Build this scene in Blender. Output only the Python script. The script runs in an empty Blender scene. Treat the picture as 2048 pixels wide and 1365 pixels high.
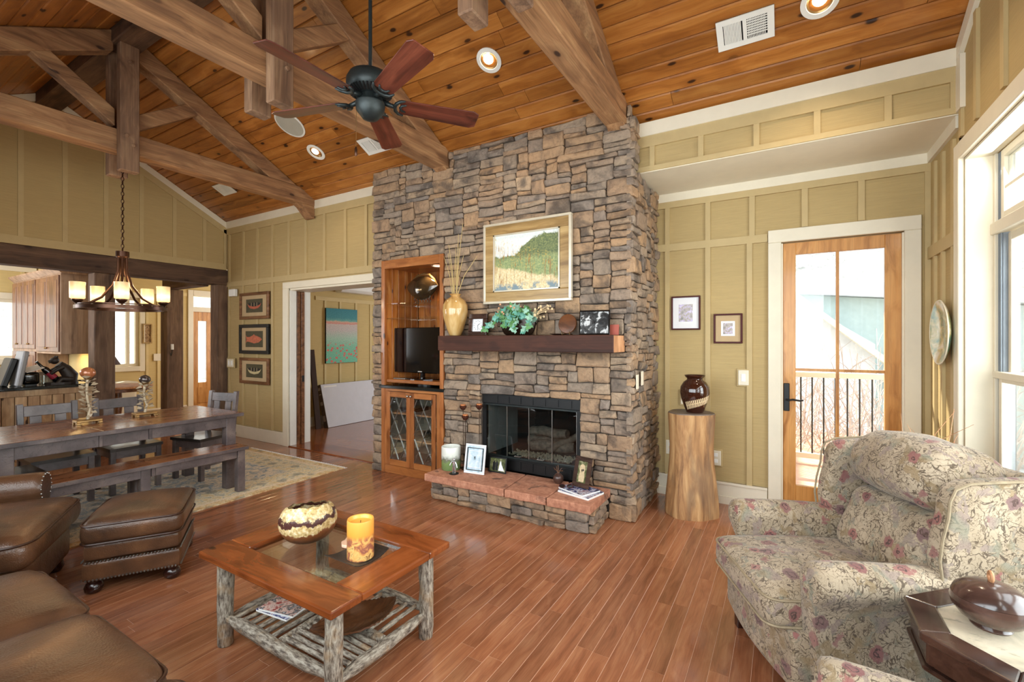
import bpy, bmesh, math, random
from mathutils import Vector, Matrix, noise

sc = bpy.context.scene
COL = sc.collection
R = math.radians
PI = math.pi

# ------------------------------------------------------------------ camera, light, exposure
YAW = 0.53775
FPX = 914.4
cam_d = bpy.data.cameras.new('camera')
cam = bpy.data.objects.new('camera', cam_d)
COL.objects.link(cam)
cam.location = (0, 0, 1.5)
cam.rotation_euler = (PI / 2, 0, YAW)
cam_d.sensor_width = 36.0
cam_d.lens = FPX / 2048 * 36.0
cam_d.shift_y = -2.2 / 2048
cam_d.clip_start = 0.05
sc.camera = cam
sc.view_settings.view_transform = 'Standard'
sc.view_settings.look = 'None'
sc.view_settings.gamma = 1.0
sc.view_settings.exposure = 0.27
sc.view_settings.use_curve_mapping = False
sc.cycles.use_denoising = True
sc.cycles.use_adaptive_sampling = True
sc.cycles.adaptive_threshold = 0.03
sc.cycles.max_bounces = 7
sc.cycles.diffuse_bounces = 4
sc.cycles.transparent_max_bounces = 16
sc.cycles.caustics_reflective = False
sc.cycles.caustics_refractive = False
sc.cycles.sample_clamp_indirect = 6.0

world = bpy.data.worlds.new('sky')
sc.world = world
world.use_nodes = True
wn = world.node_tree
wn.nodes['Background'].inputs[0].default_value = (0.83, 0.91, 1.0, 1)
wn.nodes['Background'].inputs[1].default_value = 2.4

def light(name, kind, loc, energy, color=(1, 1, 1), rot=None, size=None, size_y=None, direction=None, **kw):
    d = bpy.data.lights.new(name, kind)
    d.energy = energy
    d.color = color
    if kind == 'AREA':
        d.shape = 'RECTANGLE'
        d.size = size
        d.size_y = size_y
    for k, v in kw.items():
        setattr(d, k, v)
    o = bpy.data.objects.new(name, d)
    COL.objects.link(o)
    o.location = loc
    if direction is not None:
        o.rotation_euler = Vector(direction).to_track_quat('-Z', 'Y').to_euler()
    elif rot:
        o.rotation_euler = rot
    return o

# sun over the deck, coming through the glazed door on to the window wall
light('sun', 'SUN', (-10, 12, 12), 14.0, (1.0, 0.93, 0.80), direction=(1.5, -1.0, -1.4), angle=R(0.8))
DAY = (0.90, 0.95, 1.0)
# daylight entering by the windows of the window wall; rear fill lamp stands behind added, unseen windows
light('daylight_side_windows', 'AREA', (1.32, 1.75, 1.75), 225, DAY, direction=(-1, 0, -0.32), size=4.0, size_y=2.0)
light('rear_fill_light', 'AREA', (-1.7, -0.75, 1.80), 185, DAY, direction=(0, 1, -0.42), size=4.6, size_y=2.0)
light('daylight_den_window', 'AREA', (-3.6, 8.35, 1.6), 110, DAY, direction=(-0.6, -1, -0.15), size=2.6, size_y=1.8)
light('kitchen_fill_light', 'AREA', (-9.0, -0.3, 1.8), 90, DAY, direction=(0, 1, 0), size=2.4, size_y=1.4)  # fill lamp added at the closed side wall to brighten the kitchen
light('entry_area_light', 'AREA', (-9.2, 5.95, 1.7), 32, DAY, direction=(0, -1, 0), size=2.0, size_y=1.8)  # area lamp facing in from the closed end wall of the entry

# ------------------------------------------------------------------ colour + node helpers
def lin(c):
    c = c / 255.0
    return c / 12.92 if c <= 0.04045 else ((c + 0.055) / 1.055) ** 2.4

def S(r, g, b):
    return (lin(r), lin(g), lin(b), 1.0)

class NT:
    def __init__(self, name):
        self.m = bpy.data.materials.new(name)
        self.m.use_nodes = True
        self.t = self.m.node_tree
        self.t.nodes.clear()
        self.out = self.t.nodes.new('ShaderNodeOutputMaterial')
    def n(self, typ, props=None, **ins):
        nd = self.t.nodes.new('ShaderNode' + typ)
        for k, v in (props or {}).items():
            setattr(nd, k, v)
        for k, v in ins.items():
            self.set(nd, k, v)
        return nd
    def set(self, nd, key, v):
        sock = nd.inputs[key] if isinstance(key, int) else nd.inputs[key.replace('_', ' ')]
        if hasattr(v, 'is_output') or isinstance(v, bpy.types.NodeSocket):
            self.t.links.new(v, sock)
        elif isinstance(v, bpy.types.Node):
            self.t.links.new(v.outputs[0], sock)
        else:
            sock.default_value = v
    def math(self, op, a, b=0.0, c=None, clamp=False):
        nd = self.t.nodes.new('ShaderNodeMath')
        nd.operation = op
        nd.use_clamp = clamp
        self.set(nd, 0, a); self.set(nd, 1, b)
        if c is not None: self.set(nd, 2, c)
        return nd.outputs[0]
    def vmath(self, op, a, b=(0, 0, 0)):
        nd = self.t.nodes.new('ShaderNodeVectorMath')
        nd.operation = op
        self.set(nd, 0, a); self.set(nd, 1, b)
        return nd.outputs[0]
    def mix(self, f, a, b, blend='MIX'):
        nd = self.t.nodes.new('ShaderNodeMix')
        nd.data_type = 'RGBA'
        nd.blend_type = blend
        self.set(nd, 0, f); self.set(nd, 6, a); self.set(nd, 7, b)
        return nd.outputs[2]
    def ramp(self, f, stops, interp='LINEAR'):
        nd = self.t.nodes.new('ShaderNodeValToRGB')
        nd.color_ramp.interpolation = interp
        e = nd.color_ramp.elements
        while len(e) < len(stops): e.new(0.5)
        for i, (p, c) in enumerate(stops):
            e[i].position = p
            e[i].color = c if len(c) == 4 else (*c, 1)
        self.set(nd, 0, f)
        return nd.outputs[0]
    def step(self, f, lo, hi):
        nd = self.t.nodes.new('ShaderNodeMapRange')
        nd.interpolation_type = 'SMOOTHSTEP'
        self.set(nd, 0, f); self.set(nd, 1, lo); self.set(nd, 2, hi)
        return nd.outputs[0]
    def coord(self, kind='Object'):
        return self.n('TexCoord').outputs[kind]
    def rnd(self):
        a = self.n('ObjectInfo').outputs['Random']
        b = self.n('NewGeometry').outputs['Random Per Island']
        return self.math('FRACT', self.math('ADD', a, b))
    def noise(self, vec, scale=5, detail=3, rough=0.5, dist=0.0):
        return self.n('TexNoise', Vector=vec, Scale=scale, Detail=detail, Roughness=rough, Distortion=dist).outputs[0]
    def voro(self, vec, scale=5, feature='F1', rand=1.0):
        nd = self.n('TexVoronoi', {'feature': feature}, Vector=vec, Scale=scale, Randomness=rand)
        return nd
    def sep(self, vec):
        nd = self.n('SeparateXYZ', Vector=vec)
        return nd.outputs[0], nd.outputs[1], nd.outputs[2]
    def comb(self, x, y, z):
        nd = self.n('CombineXYZ')
        self.set(nd, 0, x); self.set(nd, 1, y); self.set(nd, 2, z)
        return nd.outputs[0]
    def bump(self, h, strength=0.3, dist=0.01):
        return self.n('Bump', Strength=strength, Distance=dist, Height=h).outputs[0]
    def bsdf(self, col, rough=0.5, metal=0.0, normal=None, spec=0.5, coat=0.0, coat_rough=0.1, trans=0.0, sss=0.0, sheen=0.0, emit=None, estr=0.0, ior=1.45):
        p = self.n('BsdfPrincipled')
        self.set(p, 'Base Color', col); self.set(p, 'Roughness', rough); self.set(p, 'Metallic', metal)
        self.set(p, 'Specular IOR Level', spec); self.set(p, 'Coat Weight', coat); self.set(p, 'Coat Roughness', coat_rough)
        self.set(p, 'Transmission Weight', trans); self.set(p, 'IOR', ior)
        if sss: self.set(p, 'Subsurface Weight', sss); self.set(p, 'Subsurface Radius', (0.02, 0.01, 0.005))
        if sheen: self.set(p, 'Sheen Weight', sheen)
        if normal is not None: self.set(p, 'Normal', normal)
        if emit is not None: self.set(p, 'Emission Color', emit); self.set(p, 'Emission Strength', estr)
        self.t.links.new(p.outputs[0], self.out.inputs[0])
        return p

def plain(name, col, rough=0.5, metal=0.0, var=0.12, vs=8.0, bump=0.0, bs=60.0, coat=0.0, spec=0.5, **kw):
    t = NT(name)
    v = t.coord()
    f = t.noise(v, vs, 4, 0.6)
    dark = tuple(c * (1 - var) for c in col[:3]) + (1,)
    lite = tuple(min(1, c * (1 + var)) for c in col[:3]) + (1,)
    c = t.ramp(f, [(0.3, dark), (0.7, lite)])
    nrm = t.bump(t.noise(v, bs, 3, 0.6), bump, 0.004) if bump else None
    t.bsdf(c, rough, metal, nrm, spec=spec, coat=coat, **kw)
    return t.m

def wood(name, dark, mid, light_, axis='X', along=1.4, cross=14.0, rough=0.45, coat=0.0, knots=0.0, kcol=None, bump=0.12, vary=0.35, fine=0.35, spec=0.5, kscale=2.2, streak=0.0):
    t = NT(name)
    r = t.rnd()
    off = t.comb(t.math('MULTIPLY', r, 37.0), t.math('MULTIPLY', r, 91.0), t.math('MULTIPLY', r, 53.0))
    v = t.vmath('ADD', t.coord(), off)
    sc_ = [cross] * 3
    sc_['XYZ'.index(axis)] = along
    vv = t.vmath('MULTIPLY', v, tuple(sc_))
    warp = t.noise(v, 2.5, 2, 0.5)
    vv = t.vmath('ADD', vv, t.comb(t.math('MULTIPLY', warp, 1.6), t.math('MULTIPLY', warp, 1.6), t.math('MULTIPLY', warp, 1.6)))
    g = t.noise(vv, 1.0, 4, 0.6, 0.4)
    c = t.ramp(g, [(0.28, dark), (0.5, mid), (0.72, light_)])
    sf = [cross * 9] * 3
    sf['XYZ'.index(axis)] = along * 2.5
    gf = t.noise(t.vmath('MULTIPLY', v, tuple(sf)), 1.0, 2, 0.5)
    c = t.mix(fine, c, t.ramp(gf, [(0.3, (0.45, 0.45, 0.45)), (0.6, (1.0, 1.0, 1.0))]), 'MULTIPLY')
    if vary:
        b = t.ramp(r, [(0.0, (1 - vary,) * 3), (1.0, (1 + vary * 0.35,) * 3)])
        c = t.mix(1.0, c, b, 'MULTIPLY')
    if knots:
        comp = t.sep(v)
        ia = 'XYZ'.index(axis)
        oth = [q for q in range(3) if q != ia]
        ka = t.math('MULTIPLY', comp[ia], kscale * 0.85)
        kb = t.math('MULTIPLY', t.math('ADD', comp[oth[0]], comp[oth[1]]), kscale * 1.9)
        vo = t.n('TexVoronoi', {'voronoi_dimensions': '2D'}, Vector=t.comb(ka, t.math('ADD', kb, t.math('MULTIPLY', warp, 0.3)), 0.0), Scale=1.0)
        d = vo.outputs['Distance']
        k = t.math('MULTIPLY', t.math('SUBTRACT', 1.0, t.step(d, 0.04, 0.085)), t.step(t.sep(vo.outputs['Color'])[0], 1 - knots, 1 - knots + 0.05))
        halo = t.math('MULTIPLY', t.math('SUBTRACT', 1.0, t.step(d, 0.06, 0.26)), 0.45)
        kc = kcol or tuple(x * 0.25 for x in dark[:3]) + (1,)
        c = t.mix(halo, c, dark)
        c = t.mix(k, c, kc)
    if streak:
        s2 = [cross * 0.35] * 3
        s2['XYZ'.index(axis)] = along * 0.35
        st = t.noise(t.vmath('MULTIPLY', v, tuple(s2)), 1.0, 3, 0.6)
        c = t.mix(t.math('MULTIPLY', t.step(st, 0.5, 0.7), streak), c, dark)
    nrm = t.bump(t.math('ADD', g, t.math('MULTIPLY', gf, 0.5)), bump, 0.004)
    rr = t.math('ADD', rough, t.math('MULTIPLY', t.math('SUBTRACT', g, 0.5), 0.2))
    t.bsdf(c, rr, 0, nrm, coat=coat, spec=spec)
    return t.m

# ------------------------------------------------------------------ geometry accumulator
class G:
    def __init__(self):
        self.v = []; self.f = []
    def add(self, vs, fs, m=None):
        o = len(self.v)
        if m is not None: vs = [m @ Vector(p) for p in vs]
        self.v += [tuple(p) for p in vs]
        self.f += [[i + o for i in f] for f in fs]
        return self
    def box(self, x0, x1, y0, y1, z0, z1, m=None):
        vs = [(x, y, z) for z in (z0, z1) for y in (y0, y1) for x in (x0, x1)]
        return self.add(vs, [(0, 2, 3, 1), (4, 5, 7, 6), (0, 1, 5, 4), (2, 6, 7, 3), (0, 4, 6, 2), (1, 3, 7, 5)], m)
    def bar(self, p0, p1, w, d, up=(0, 0, 1)):
        """rectangular bar from p0 to p1; w across, d along up"""
        p0 = Vector(p0); p1 = Vector(p1)
        z = (p1 - p0).normalized()
        x = Vector(up).cross(z)
        if x.length < 1e-5: x = Vector((1, 0, 0))
        x.normalize(); y = z.cross(x)
        vs = [tuple(p + x * sx * w / 2 + y * sy * d / 2) for p in (p0, p1) for sy in (-1, 1) for sx in (-1, 1)]
        return self.add(vs, [(0, 2, 3, 1), (4, 5, 7, 6), (0, 1, 5, 4), (2, 6, 7, 3), (0, 4, 6, 2), (1, 3, 7, 5)])
    def prism(self, poly, axis, a, b, m=None):
        n = len(poly)
        def P(p, t):
            return {'X': (t, p[0], p[1]), 'Y': (p[0], t, p[1]), 'Z': (p[0], p[1], t)}[axis]
        vs = [P(p, a) for p in poly] + [P(p, b) for p in poly]
        fs = [list(range(n))[::-1], list(range(n, 2 * n))] + [(i, (i + 1) % n, n + (i + 1) % n, n + i) for i in range(n)]
        return self.add(vs, fs, m)
    def lathe(self, prof, n=24, c=(0, 0, 0), m=None, wob=None, close=True):
        vs = []; fs = []
        k = len(prof)
        for i in range(n):
            a = 2 * PI * i / n
            for j, (r, z) in enumerate(prof):
                rr = r * (wob(a, z) if wob else 1)
                vs.append((c[0] + rr * math.cos(a), c[1] + rr * math.sin(a), c[2] + z))
        for i in range(n):
            for j in range(k - 1):
                fs.append((i * k + j, ((i + 1) % n) * k + j, ((i + 1) % n) * k + j + 1, i * k + j + 1))
        if close:
            if prof[0][0] > 1e-5: fs.append([i * k for i in range(n)][::-1])
            if prof[-1][0] > 1e-5: fs.append([i * k + k - 1 for i in range(n)])
        return self.add(vs, fs, m)
    def tube(self, pts, r, n=8, m=None, cap=True, flat=None):
        pts = [Vector(p) for p in pts]
        rs = r if isinstance(r, (list, tuple)) else [r] * len(pts)
        vs = []; fs = []
        prev = None
        for i, p in enumerate(pts):
            t = (pts[min(i + 1, len(pts) - 1)] - pts[max(i - 1, 0)]).normalized()
            if prev is None:
                a = Vector((0, 0, 1)) if abs(t.z) < 0.9 else Vector((1, 0, 0))
                x = a.cross(t).normalized()
            else:
                x = (prev - t * prev.dot(t)).normalized()
            prev = x
            y = t.cross(x)
            for k in range(n):
                a = 2 * PI * k / n
                vs.append(tuple(p + (x * math.cos(a) + y * math.sin(a) * (flat or 1)) * rs[i]))
        for i in range(len(pts) - 1):
            for k in range(n):
                fs.append((i * n + k, i * n + (k + 1) % n, (i + 1) * n + (k + 1) % n, (i + 1) * n + k))
        if cap:
            fs.append(list(range(n))[::-1])
            fs.append([(len(pts) - 1) * n + k for k in range(n)])
        return self.add(vs, fs, m)
    def grid(self, fn, nu, nv, closed_u=False):
        vs = [tuple(fn(i / nu, j / nv)) for i in range(nu + (0 if closed_u else 1)) for j in range(nv + 1)]
        fs = []
        mu = nu if closed_u else nu
        cnt = nu if closed_u else nu + 1
        for i in range(mu):
            for j in range(nv):
                a = i * (nv + 1) + j
                b = ((i + 1) % cnt) * (nv + 1) + j
                fs.append((a, b, b + 1, a + 1))
        return self.add(vs, fs)
    def sphere(self, c, r, n=16, k=10, m=None, s=(1, 1, 1)):
        prof = [(math.sin(PI * j / k) * r, -math.cos(PI * j / k) * r) for j in range(k + 1)]
        prof[0] = (0.0001, -r); prof[-1] = (0.0001, r)
        mm = Matrix.Translation(c) @ Matrix.Diagonal((*s, 1))
        if m is not None: mm = m @ mm
        return self.lathe(prof, n, m=mm)
    def rbox(self, sx, sy, sz, r, n=6, puff=0.0, m=None, puffb=0.0, wr=0.0, seed=0, sag=0.0):
        """rounded, pillowed block centred on the origin"""
        hx, hy, hz = sx / 2, sy / 2, sz / 2
        r = min(r, hx, hy, hz)
        bm = bmesh.new()
        bmesh.ops.create_cube(bm, size=2.0)
        bmesh.ops.subdivide_edges(bm, edges=bm.edges[:], cuts=n, use_grid_fill=True)
        for v in bm.verts:
            p = v.co.copy()
            # push grid lines toward the edges so the rounding has enough points
            for i in range(3):
                p[i] = math.copysign(abs(p[i]) ** 0.75, p[i])
            q = Vector((p.x * hx, p.y * hy, p.z * hz))
            inn = Vector((max(-hx + r, min(hx - r, q.x)), max(-hy + r, min(hy - r, q.y)), max(-hz + r, min(hz - r, q.z))))
            d = q - inn
            if d.length > 1e-6: q = inn + d.normalized() * min(r, d.length * 2)
            w = (1 - (q.x / hx) ** 2) * (1 - (q.y / hy) ** 2)
            w = max(0, w) ** 0.6
            if p.z > 0: q.z += puff * w * p.z
            else: q.z += puffb * w * p.z
            wf = max(0, (1 - (q.x / hx) ** 2)) ** 0.5
            q.y += puff * 0.35 * wf * p.y * (1 - abs(p.z) * .3)
            q.x += puff * 0.25 * max(0, (1 - (q.y / hy) ** 2)) ** 0.5 * p.x
            if wr:
                nn = noise.noise(Vector((q.x * 7 + seed, q.y * 3, q.z * 5))) + 0.5 * noise.noise(Vector((q.x * 17 + seed, q.y * 9, q.z * 11)))
                q += q.normalized() * wr * nn
            v.co = q
        vs = [tuple(v.co) for v in bm.verts]
        bm.verts.index_update()
        fs = [[v.index for v in f.verts] for f in bm.faces]
        bm.free()
        return self.add(vs, fs, m)
    def mesh(self, name, mat, smooth=False, bevel=0.0, seg=1, sub=0):
        me = bpy.data.meshes.new(name)
        me.from_pydata(self.v, [], self.f)
        if bevel or True:
            bm = bmesh.new()
            bm.from_mesh(me)
            bmesh.ops.recalc_face_normals(bm, faces=bm.faces[:])
            if bevel:
                ed = [e for e in bm.edges if len(e.link_faces) == 2 and e.calc_face_angle(0) > 0.6]
                try:
                    bmesh.ops.bevel(bm, geom=ed, offset=bevel, segments=seg, affect='EDGES', profile=0.5, clamp_overlap=True)
                except Exception:
                    pass
            bm.to_mesh(me)
            bm.free()
        if mat is not None: me.materials.append(mat)
        if smooth:
            for p in me.polygons: p.use_smooth = True
            if smooth != 'all':
                try:
                    me.set_sharp_from_angle(angle=R(smooth if smooth > 1 else 40))
                except Exception:
                    pass
        return me
    def build(self, name, mat, parent=None, smooth=False, bevel=0.0, seg=1, loc=None, rz=None):
        me = self.mesh(name, mat, smooth, bevel, seg)
        return place(name, me, parent, loc, rz)

def place(name, me, parent=None, loc=None, rz=None, rot=None):
    o = bpy.data.objects.new(name, me)
    COL.objects.link(o)
    if parent is not None: o.parent = parent
    if loc is not None: o.location = loc
    if rz is not None: o.rotation_euler = (0, 0, rz)
    if rot is not None: o.rotation_euler = rot
    return o

def tag(o, label=None, cat=None, group=None, kind=None):
    if label: o['label'] = label
    if cat: o['category'] = cat
    if group: o['group'] = group
    if kind: o['kind'] = kind
    return o

def thing(name, label, cat, loc=(0, 0, 0), rz=0.0, group=None):
    o = bpy.data.objects.new(name, None)
    o.empty_display_size = 0.1
    COL.objects.link(o)
    o.location = loc
    o.rotation_euler = (0, 0, rz)
    return tag(o, label, cat, group)

def structure(o, label=None):
    o['kind'] = 'structure'
    if label: o['label'] = label
    return o

def root(name, label=None):
    o = bpy.data.objects.new(name, None)
    COL.objects.link(o)
    return structure(o, label)

def copy_tree(o, parent=None):
    c = o.copy()
    COL.objects.link(c)
    c.parent = parent
    for ch in [x for x in COL.objects if x.parent == o]:
        copy_tree(ch, c)
    return c

def stuff(o):
    o['kind'] = 'stuff'
    return o

def seen(p, margin=30):
    """pixel of a world point and its depth, used only to rank pieces by size in view"""
    a = p[0] * math.cos(YAW) + p[1] * math.sin(YAW)
    b = -p[0] * math.sin(YAW) + p[1] * math.cos(YAW)
    if b < 0.15: return None
    u = 1024 + FPX * a / b
    w = 680.3 - FPX * (p[2] - 1.5) / b
    if -margin < u < 2048 + margin and -margin < w < 1365 + margin: return b
    return None
# ------------------------------------------------------------------ materials
M = {}
M['wall'] = None
def wall_paint(name, col):
    t = NT(name)
    v = t.coord()
    hz = t.noise(t.vmath('MULTIPLY', v, (6, 6, 160)), 1.0, 3, 0.6)
    c = t.mix(0.35, col, t.ramp(hz, [(0.25, tuple(x * .72 for x in col[:3])), (0.75, tuple(min(1, x * 1.12) for x in col[:3]))]))
    t.bsdf(c, 0.75, 0, t.bump(hz, 0.35, 0.004), spec=0.3)
    return t.m
M['wall'] = wall_paint('olive_rough_sawn_panel', S(182, 158, 110))
M['batten'] = plain('olive_paint', S(187, 164, 117), 0.6, var=0.05)
M['kwall'] = wall_paint('ochre_panel', S(210, 186, 130))
M['kbatten'] = plain('ochre_paint', S(214, 192, 138), 0.6, var=0.05)
M['cream'] = plain('cream_paint', S(226, 216, 194), 0.5, var=0.03)
M['white'] = plain('white_plastic', S(240, 240, 236), 0.4, var=0.02)
M['whitemetal'] = plain('white_enamel', S(232, 230, 222), 0.4, var=0.03)
M['greywhite'] = plain('speaker_grille', S(176, 172, 158), 0.7, var=0.05, bump=0.3, bs=400)
M['black'] = plain('black_metal', S(14, 14, 15), 0.45, var=0.2)
M['gloss_black'] = plain('gloss_black', S(8, 8, 9), 0.08, var=0.1, coat=0.5)
M['dark'] = plain('dark_recess', S(14, 13, 12), 0.8, var=0.2)
M['iron'] = plain('aged_iron', S(44, 50, 50), 0.42, 0.5, var=0.25, bump=0.1)
M['bronze'] = plain('oil_rubbed_bronze', S(74, 50, 38), 0.32, 0.8, var=0.25)
M['steel'] = plain('brushed_steel', S(190, 188, 182), 0.3, 1.0, var=0.1)
M['alu'] = plain('grey_window_track', S(132, 140, 148), 0.4, 0.2, var=0.1)
M['brass'] = plain('antique_brass', S(160, 128, 84), 0.35, 0.9, var=0.2)
M['pewter'] = plain('pewter', S(150, 146, 140), 0.3, 0.9, var=0.2)
M['silver'] = plain('silver', S(205, 205, 208), 0.2, 0.9, var=0.08)
M['granite'] = plain('black_granite', S(26, 30, 28), 0.12, var=0.6, vs=70, coat=0.6)
M['paper'] = plain('paper', S(236, 234, 230), 0.7, var=0.03)

M['ceil'] = wood('stained_pine', S(130, 74, 26), S(168, 104, 44), S(190, 128, 62), 'X', 0.7, 13, 0.36, 0.2, 0.6, S(52, 26, 10), 0.06, 0.26, 0.25, kscale=2.4, streak=0.12)
M['groove'] = plain('pine_groove', S(46, 22, 8), 0.7)
M['beam'] = wood('rough_sawn_beam', S(112, 78, 52), S(160, 116, 78), S(186, 144, 100), 'Y', 1.2, 12, 0.75, 0, 0.3, S(60, 38, 24), 0.5, 0.12, 0.5, streak=0.4)
M['beamz'] = wood('rough_sawn_post', S(96, 70, 52), S(138, 104, 78), S(164, 130, 98), 'Z', 1.2, 12, 0.75, 0, 0.3, S(56, 36, 24), 0.5, 0.12, 0.5, streak=0.4)
M['beamx'] = wood('rough_sawn_ridge', S(60, 42, 30), S(96, 68, 48), S(120, 90, 64), 'X', 1.2, 12, 0.75, 0, 0.3, S(50, 32, 22), 0.5, 0.1, 0.5, streak=0.4)
M['beam_dark'] = wood('dark_header_beam', S(62, 44, 34), S(98, 72, 56), S(122, 94, 72), 'Y', 1.2, 12, 0.75, 0, 0.3, S(50, 32, 22), 0.5, 0.1, 0.5, streak=0.4)
M['post_dark'] = wood('dark_timber_post', S(74, 54, 42), S(114, 88, 70), S(140, 112, 90), 'Z', 1.2, 12, 0.75, 0, 0.3, S(50, 32, 22), 0.5, 0.1, 0.5, streak=0.4)
M['leafmetal'] = plain('pale_metal_leaf', S(196, 178, 150), 0.5, 0.2, var=0.2)
M['floor'] = wood('oak_strip_floor', S(136, 82, 54), S(162, 103, 70), S(182, 124, 88), 'Y', 2.2, 20, 0.17, 0.5, 0, None, 0.025, 0.22, 0.28)
M['gap'] = plain('floor_joint_glint', S(206, 160, 132), 0.5)  # light tan paints the bevel highlights into the plank joints
M['mantel'] = wood('dark_mantel', S(44, 24, 18), S(70, 40, 29), S(88, 52, 38), 'X', 0.8, 10, 0.62, 0.0, 0, None, 0.15, 0.0, 0.4, spec=0.3)
M['endgrain'] = wood('end_grain', S(150, 96, 62), S(196, 142, 100), S(222, 172, 130), 'Z', 3, 9, 0.6, 0, 0, None, 0.2, 0.0, 0.4)
M['alder'] = wood('alder_cabinet', S(120, 66, 30), S(168, 102, 54), S(192, 126, 72), 'Z', 1.0, 9, 0.35, 0.25, 0.15, None, 0.06, 0.15, 0.3)
M['alderx'] = wood('alder_rail', S(120, 66, 30), S(170, 104, 54), S(194, 128, 72), 'X', 1.0, 9, 0.35, 0.25, 0.0, None, 0.06, 0.15, 0.3)
M['nichewood'] = wood('knotty_pine_lining', S(140, 72, 26), S(190, 116, 54), S(212, 148, 84), 'Z', 1.1, 10, 0.4, 0.2, 0.45, S(70, 32, 14), 0.08, 0.3, 0.3, kscale=3.2)
M['doorwood'] = wood('stained_fir_door', S(160, 102, 46), S(202, 142, 76), S(222, 166, 98), 'Z', 0.8, 12, 0.4, 0.2, 0, None, 0.05, 0.08, 0.25)
M['oak'] = wood('oak_panel', S(132, 102, 80), S(176, 142, 114), S(196, 164, 136), 'Z', 1.2, 14, 0.5, 0, 0, None, 0.1, 0.0, 0.4)
M['cabdoor'] = wood('glazed_cabinet', S(84, 50, 34), S(134, 92, 66), S(160, 116, 86), 'Z', 1.4, 12, 0.38, 0.2, 0, None, 0.06, 0.1, 0.35)
M['pineboard'] = wood('bar_pine_board', S(150, 114, 80), S(200, 164, 124), S(222, 194, 154), 'Z', 1.0, 9, 0.5, 0, 0.5, S(70, 44, 26), 0.15, 0.25, 0.35, kscale=2.4)
M['tabletop'] = wood('table_top_plank', S(92, 52, 32), S(140, 86, 54), S(172, 112, 72), 'Y', 1.6, 14, 0.28, 0.3, 0.0, None, 0.12, 0.12, 0.45, streak=0.3)
def sawn(name, axis):
    t = NT(name)
    v = t.coord()
    r = t.rnd()
    vv = t.vmath('ADD', v, t.comb(t.math('MULTIPLY', r, 11.), t.math('MULTIPLY', r, 17.), 0.))
    ax = {'Y': (22, 46, 30), 'Z': (40, 40, 60), 'X': (46, 22, 30)}[axis]
    saw = t.noise(t.vmath('MULTIPLY', vv, ax), 1.0, 2, 0.6, 1.5)
    big = t.noise(vv, 4, 3, 0.6)
    c = t.ramp(big, [(0.3, S(62, 54, 54)), (0.55, S(98, 86, 84)), (0.75, S(128, 112, 104))])
    c = t.mix(t.math('MULTIPLY', t.step(saw, 0.55, 0.72), 0.5), c, S(52, 44, 44))
    t.bsdf(c, 0.34, 0, t.bump(saw, 0.35, 0.004), coat=0.3, coat_rough=0.25)
    return t.m
M['sawn'] = sawn('grey_sawn_wood', 'Y')
M['sawnz'] = sawn('grey_sawn_leg', 'Z')
M['seatdark'] = plain('dark_stained_seat', S(52, 46, 42), 0.3, var=0.2, coat=0.3)
M['coffee'] = wood('coffee_table_pine', S(84, 38, 16), S(136, 70, 32), S(164, 92, 46), 'X', 1.0, 8, 0.22, 0.5, 0.3, S(50, 22, 10), 0.06, 0.12, 0.3)
M['coffeey'] = wood('coffee_table_pine_end', S(84, 38, 16), S(136, 70, 32), S(164, 92, 46), 'Y', 1.0, 8, 0.22, 0.5, 0.3, S(50, 22, 10), 0.06, 0.12, 0.3)
M['espresso'] = wood('espresso_wood', S(38, 24, 20), S(66, 44, 36), S(86, 60, 48), 'X', 1.5, 12, 0.25, 0.5, 0, None, 0.05, 0.1, 0.3)
M['leg'] = plain('dark_turned_foot', S(44, 20, 14), 0.25, var=0.2, coat=0.6)
M['fanblade'] = wood('fan_blade_walnut', S(58, 26, 20), S(104, 50, 36), S(132, 70, 50), 'X', 1.4, 16, 0.35, 0.2, 0, None, 0.03, 0.15, 0.4)
M['wicker'] = wood('walnut_disc', S(60, 30, 12), S(104, 58, 24), S(134, 80, 38), 'X', 1.4, 10, 0.15, 0.7, 0, None, 0.03, 0.0, 0.3)

def bark(axis):
    t = NT('hickory_bark_' + axis.lower())
    v = t.coord(); r = t.rnd()
    v = t.vmath('ADD', v, t.comb(t.math('MULTIPLY', r, 9.), t.math('MULTIPLY', r, 5.), t.math('MULTIPLY', r, 7.)))
    s_ = [95.0] * 3
    s_['XYZ'.index(axis)] = 24.0
    n1 = t.noise(t.vmath('MULTIPLY', v, tuple(s_)), 1.0, 4, 0.65, 0.2)
    n2 = t.noise(v, 9, 3, 0.6)
    c = t.ramp(n1, [(0.34, S(70, 58, 50)), (0.46, S(128, 116, 102)), (0.62, S(180, 170, 154))])
    c = t.mix(t.math('MULTIPLY', t.step(n2, 0.52, 0.68), 0.55), c, S(164, 130, 90))
    t.bsdf(c, 0.6, 0, t.bump(n1, 0.6, 0.005))
    return t.m
M['bark'] = bark('Z')
M['barkx'] = bark('X')
M['barky'] = bark('Y')

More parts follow.
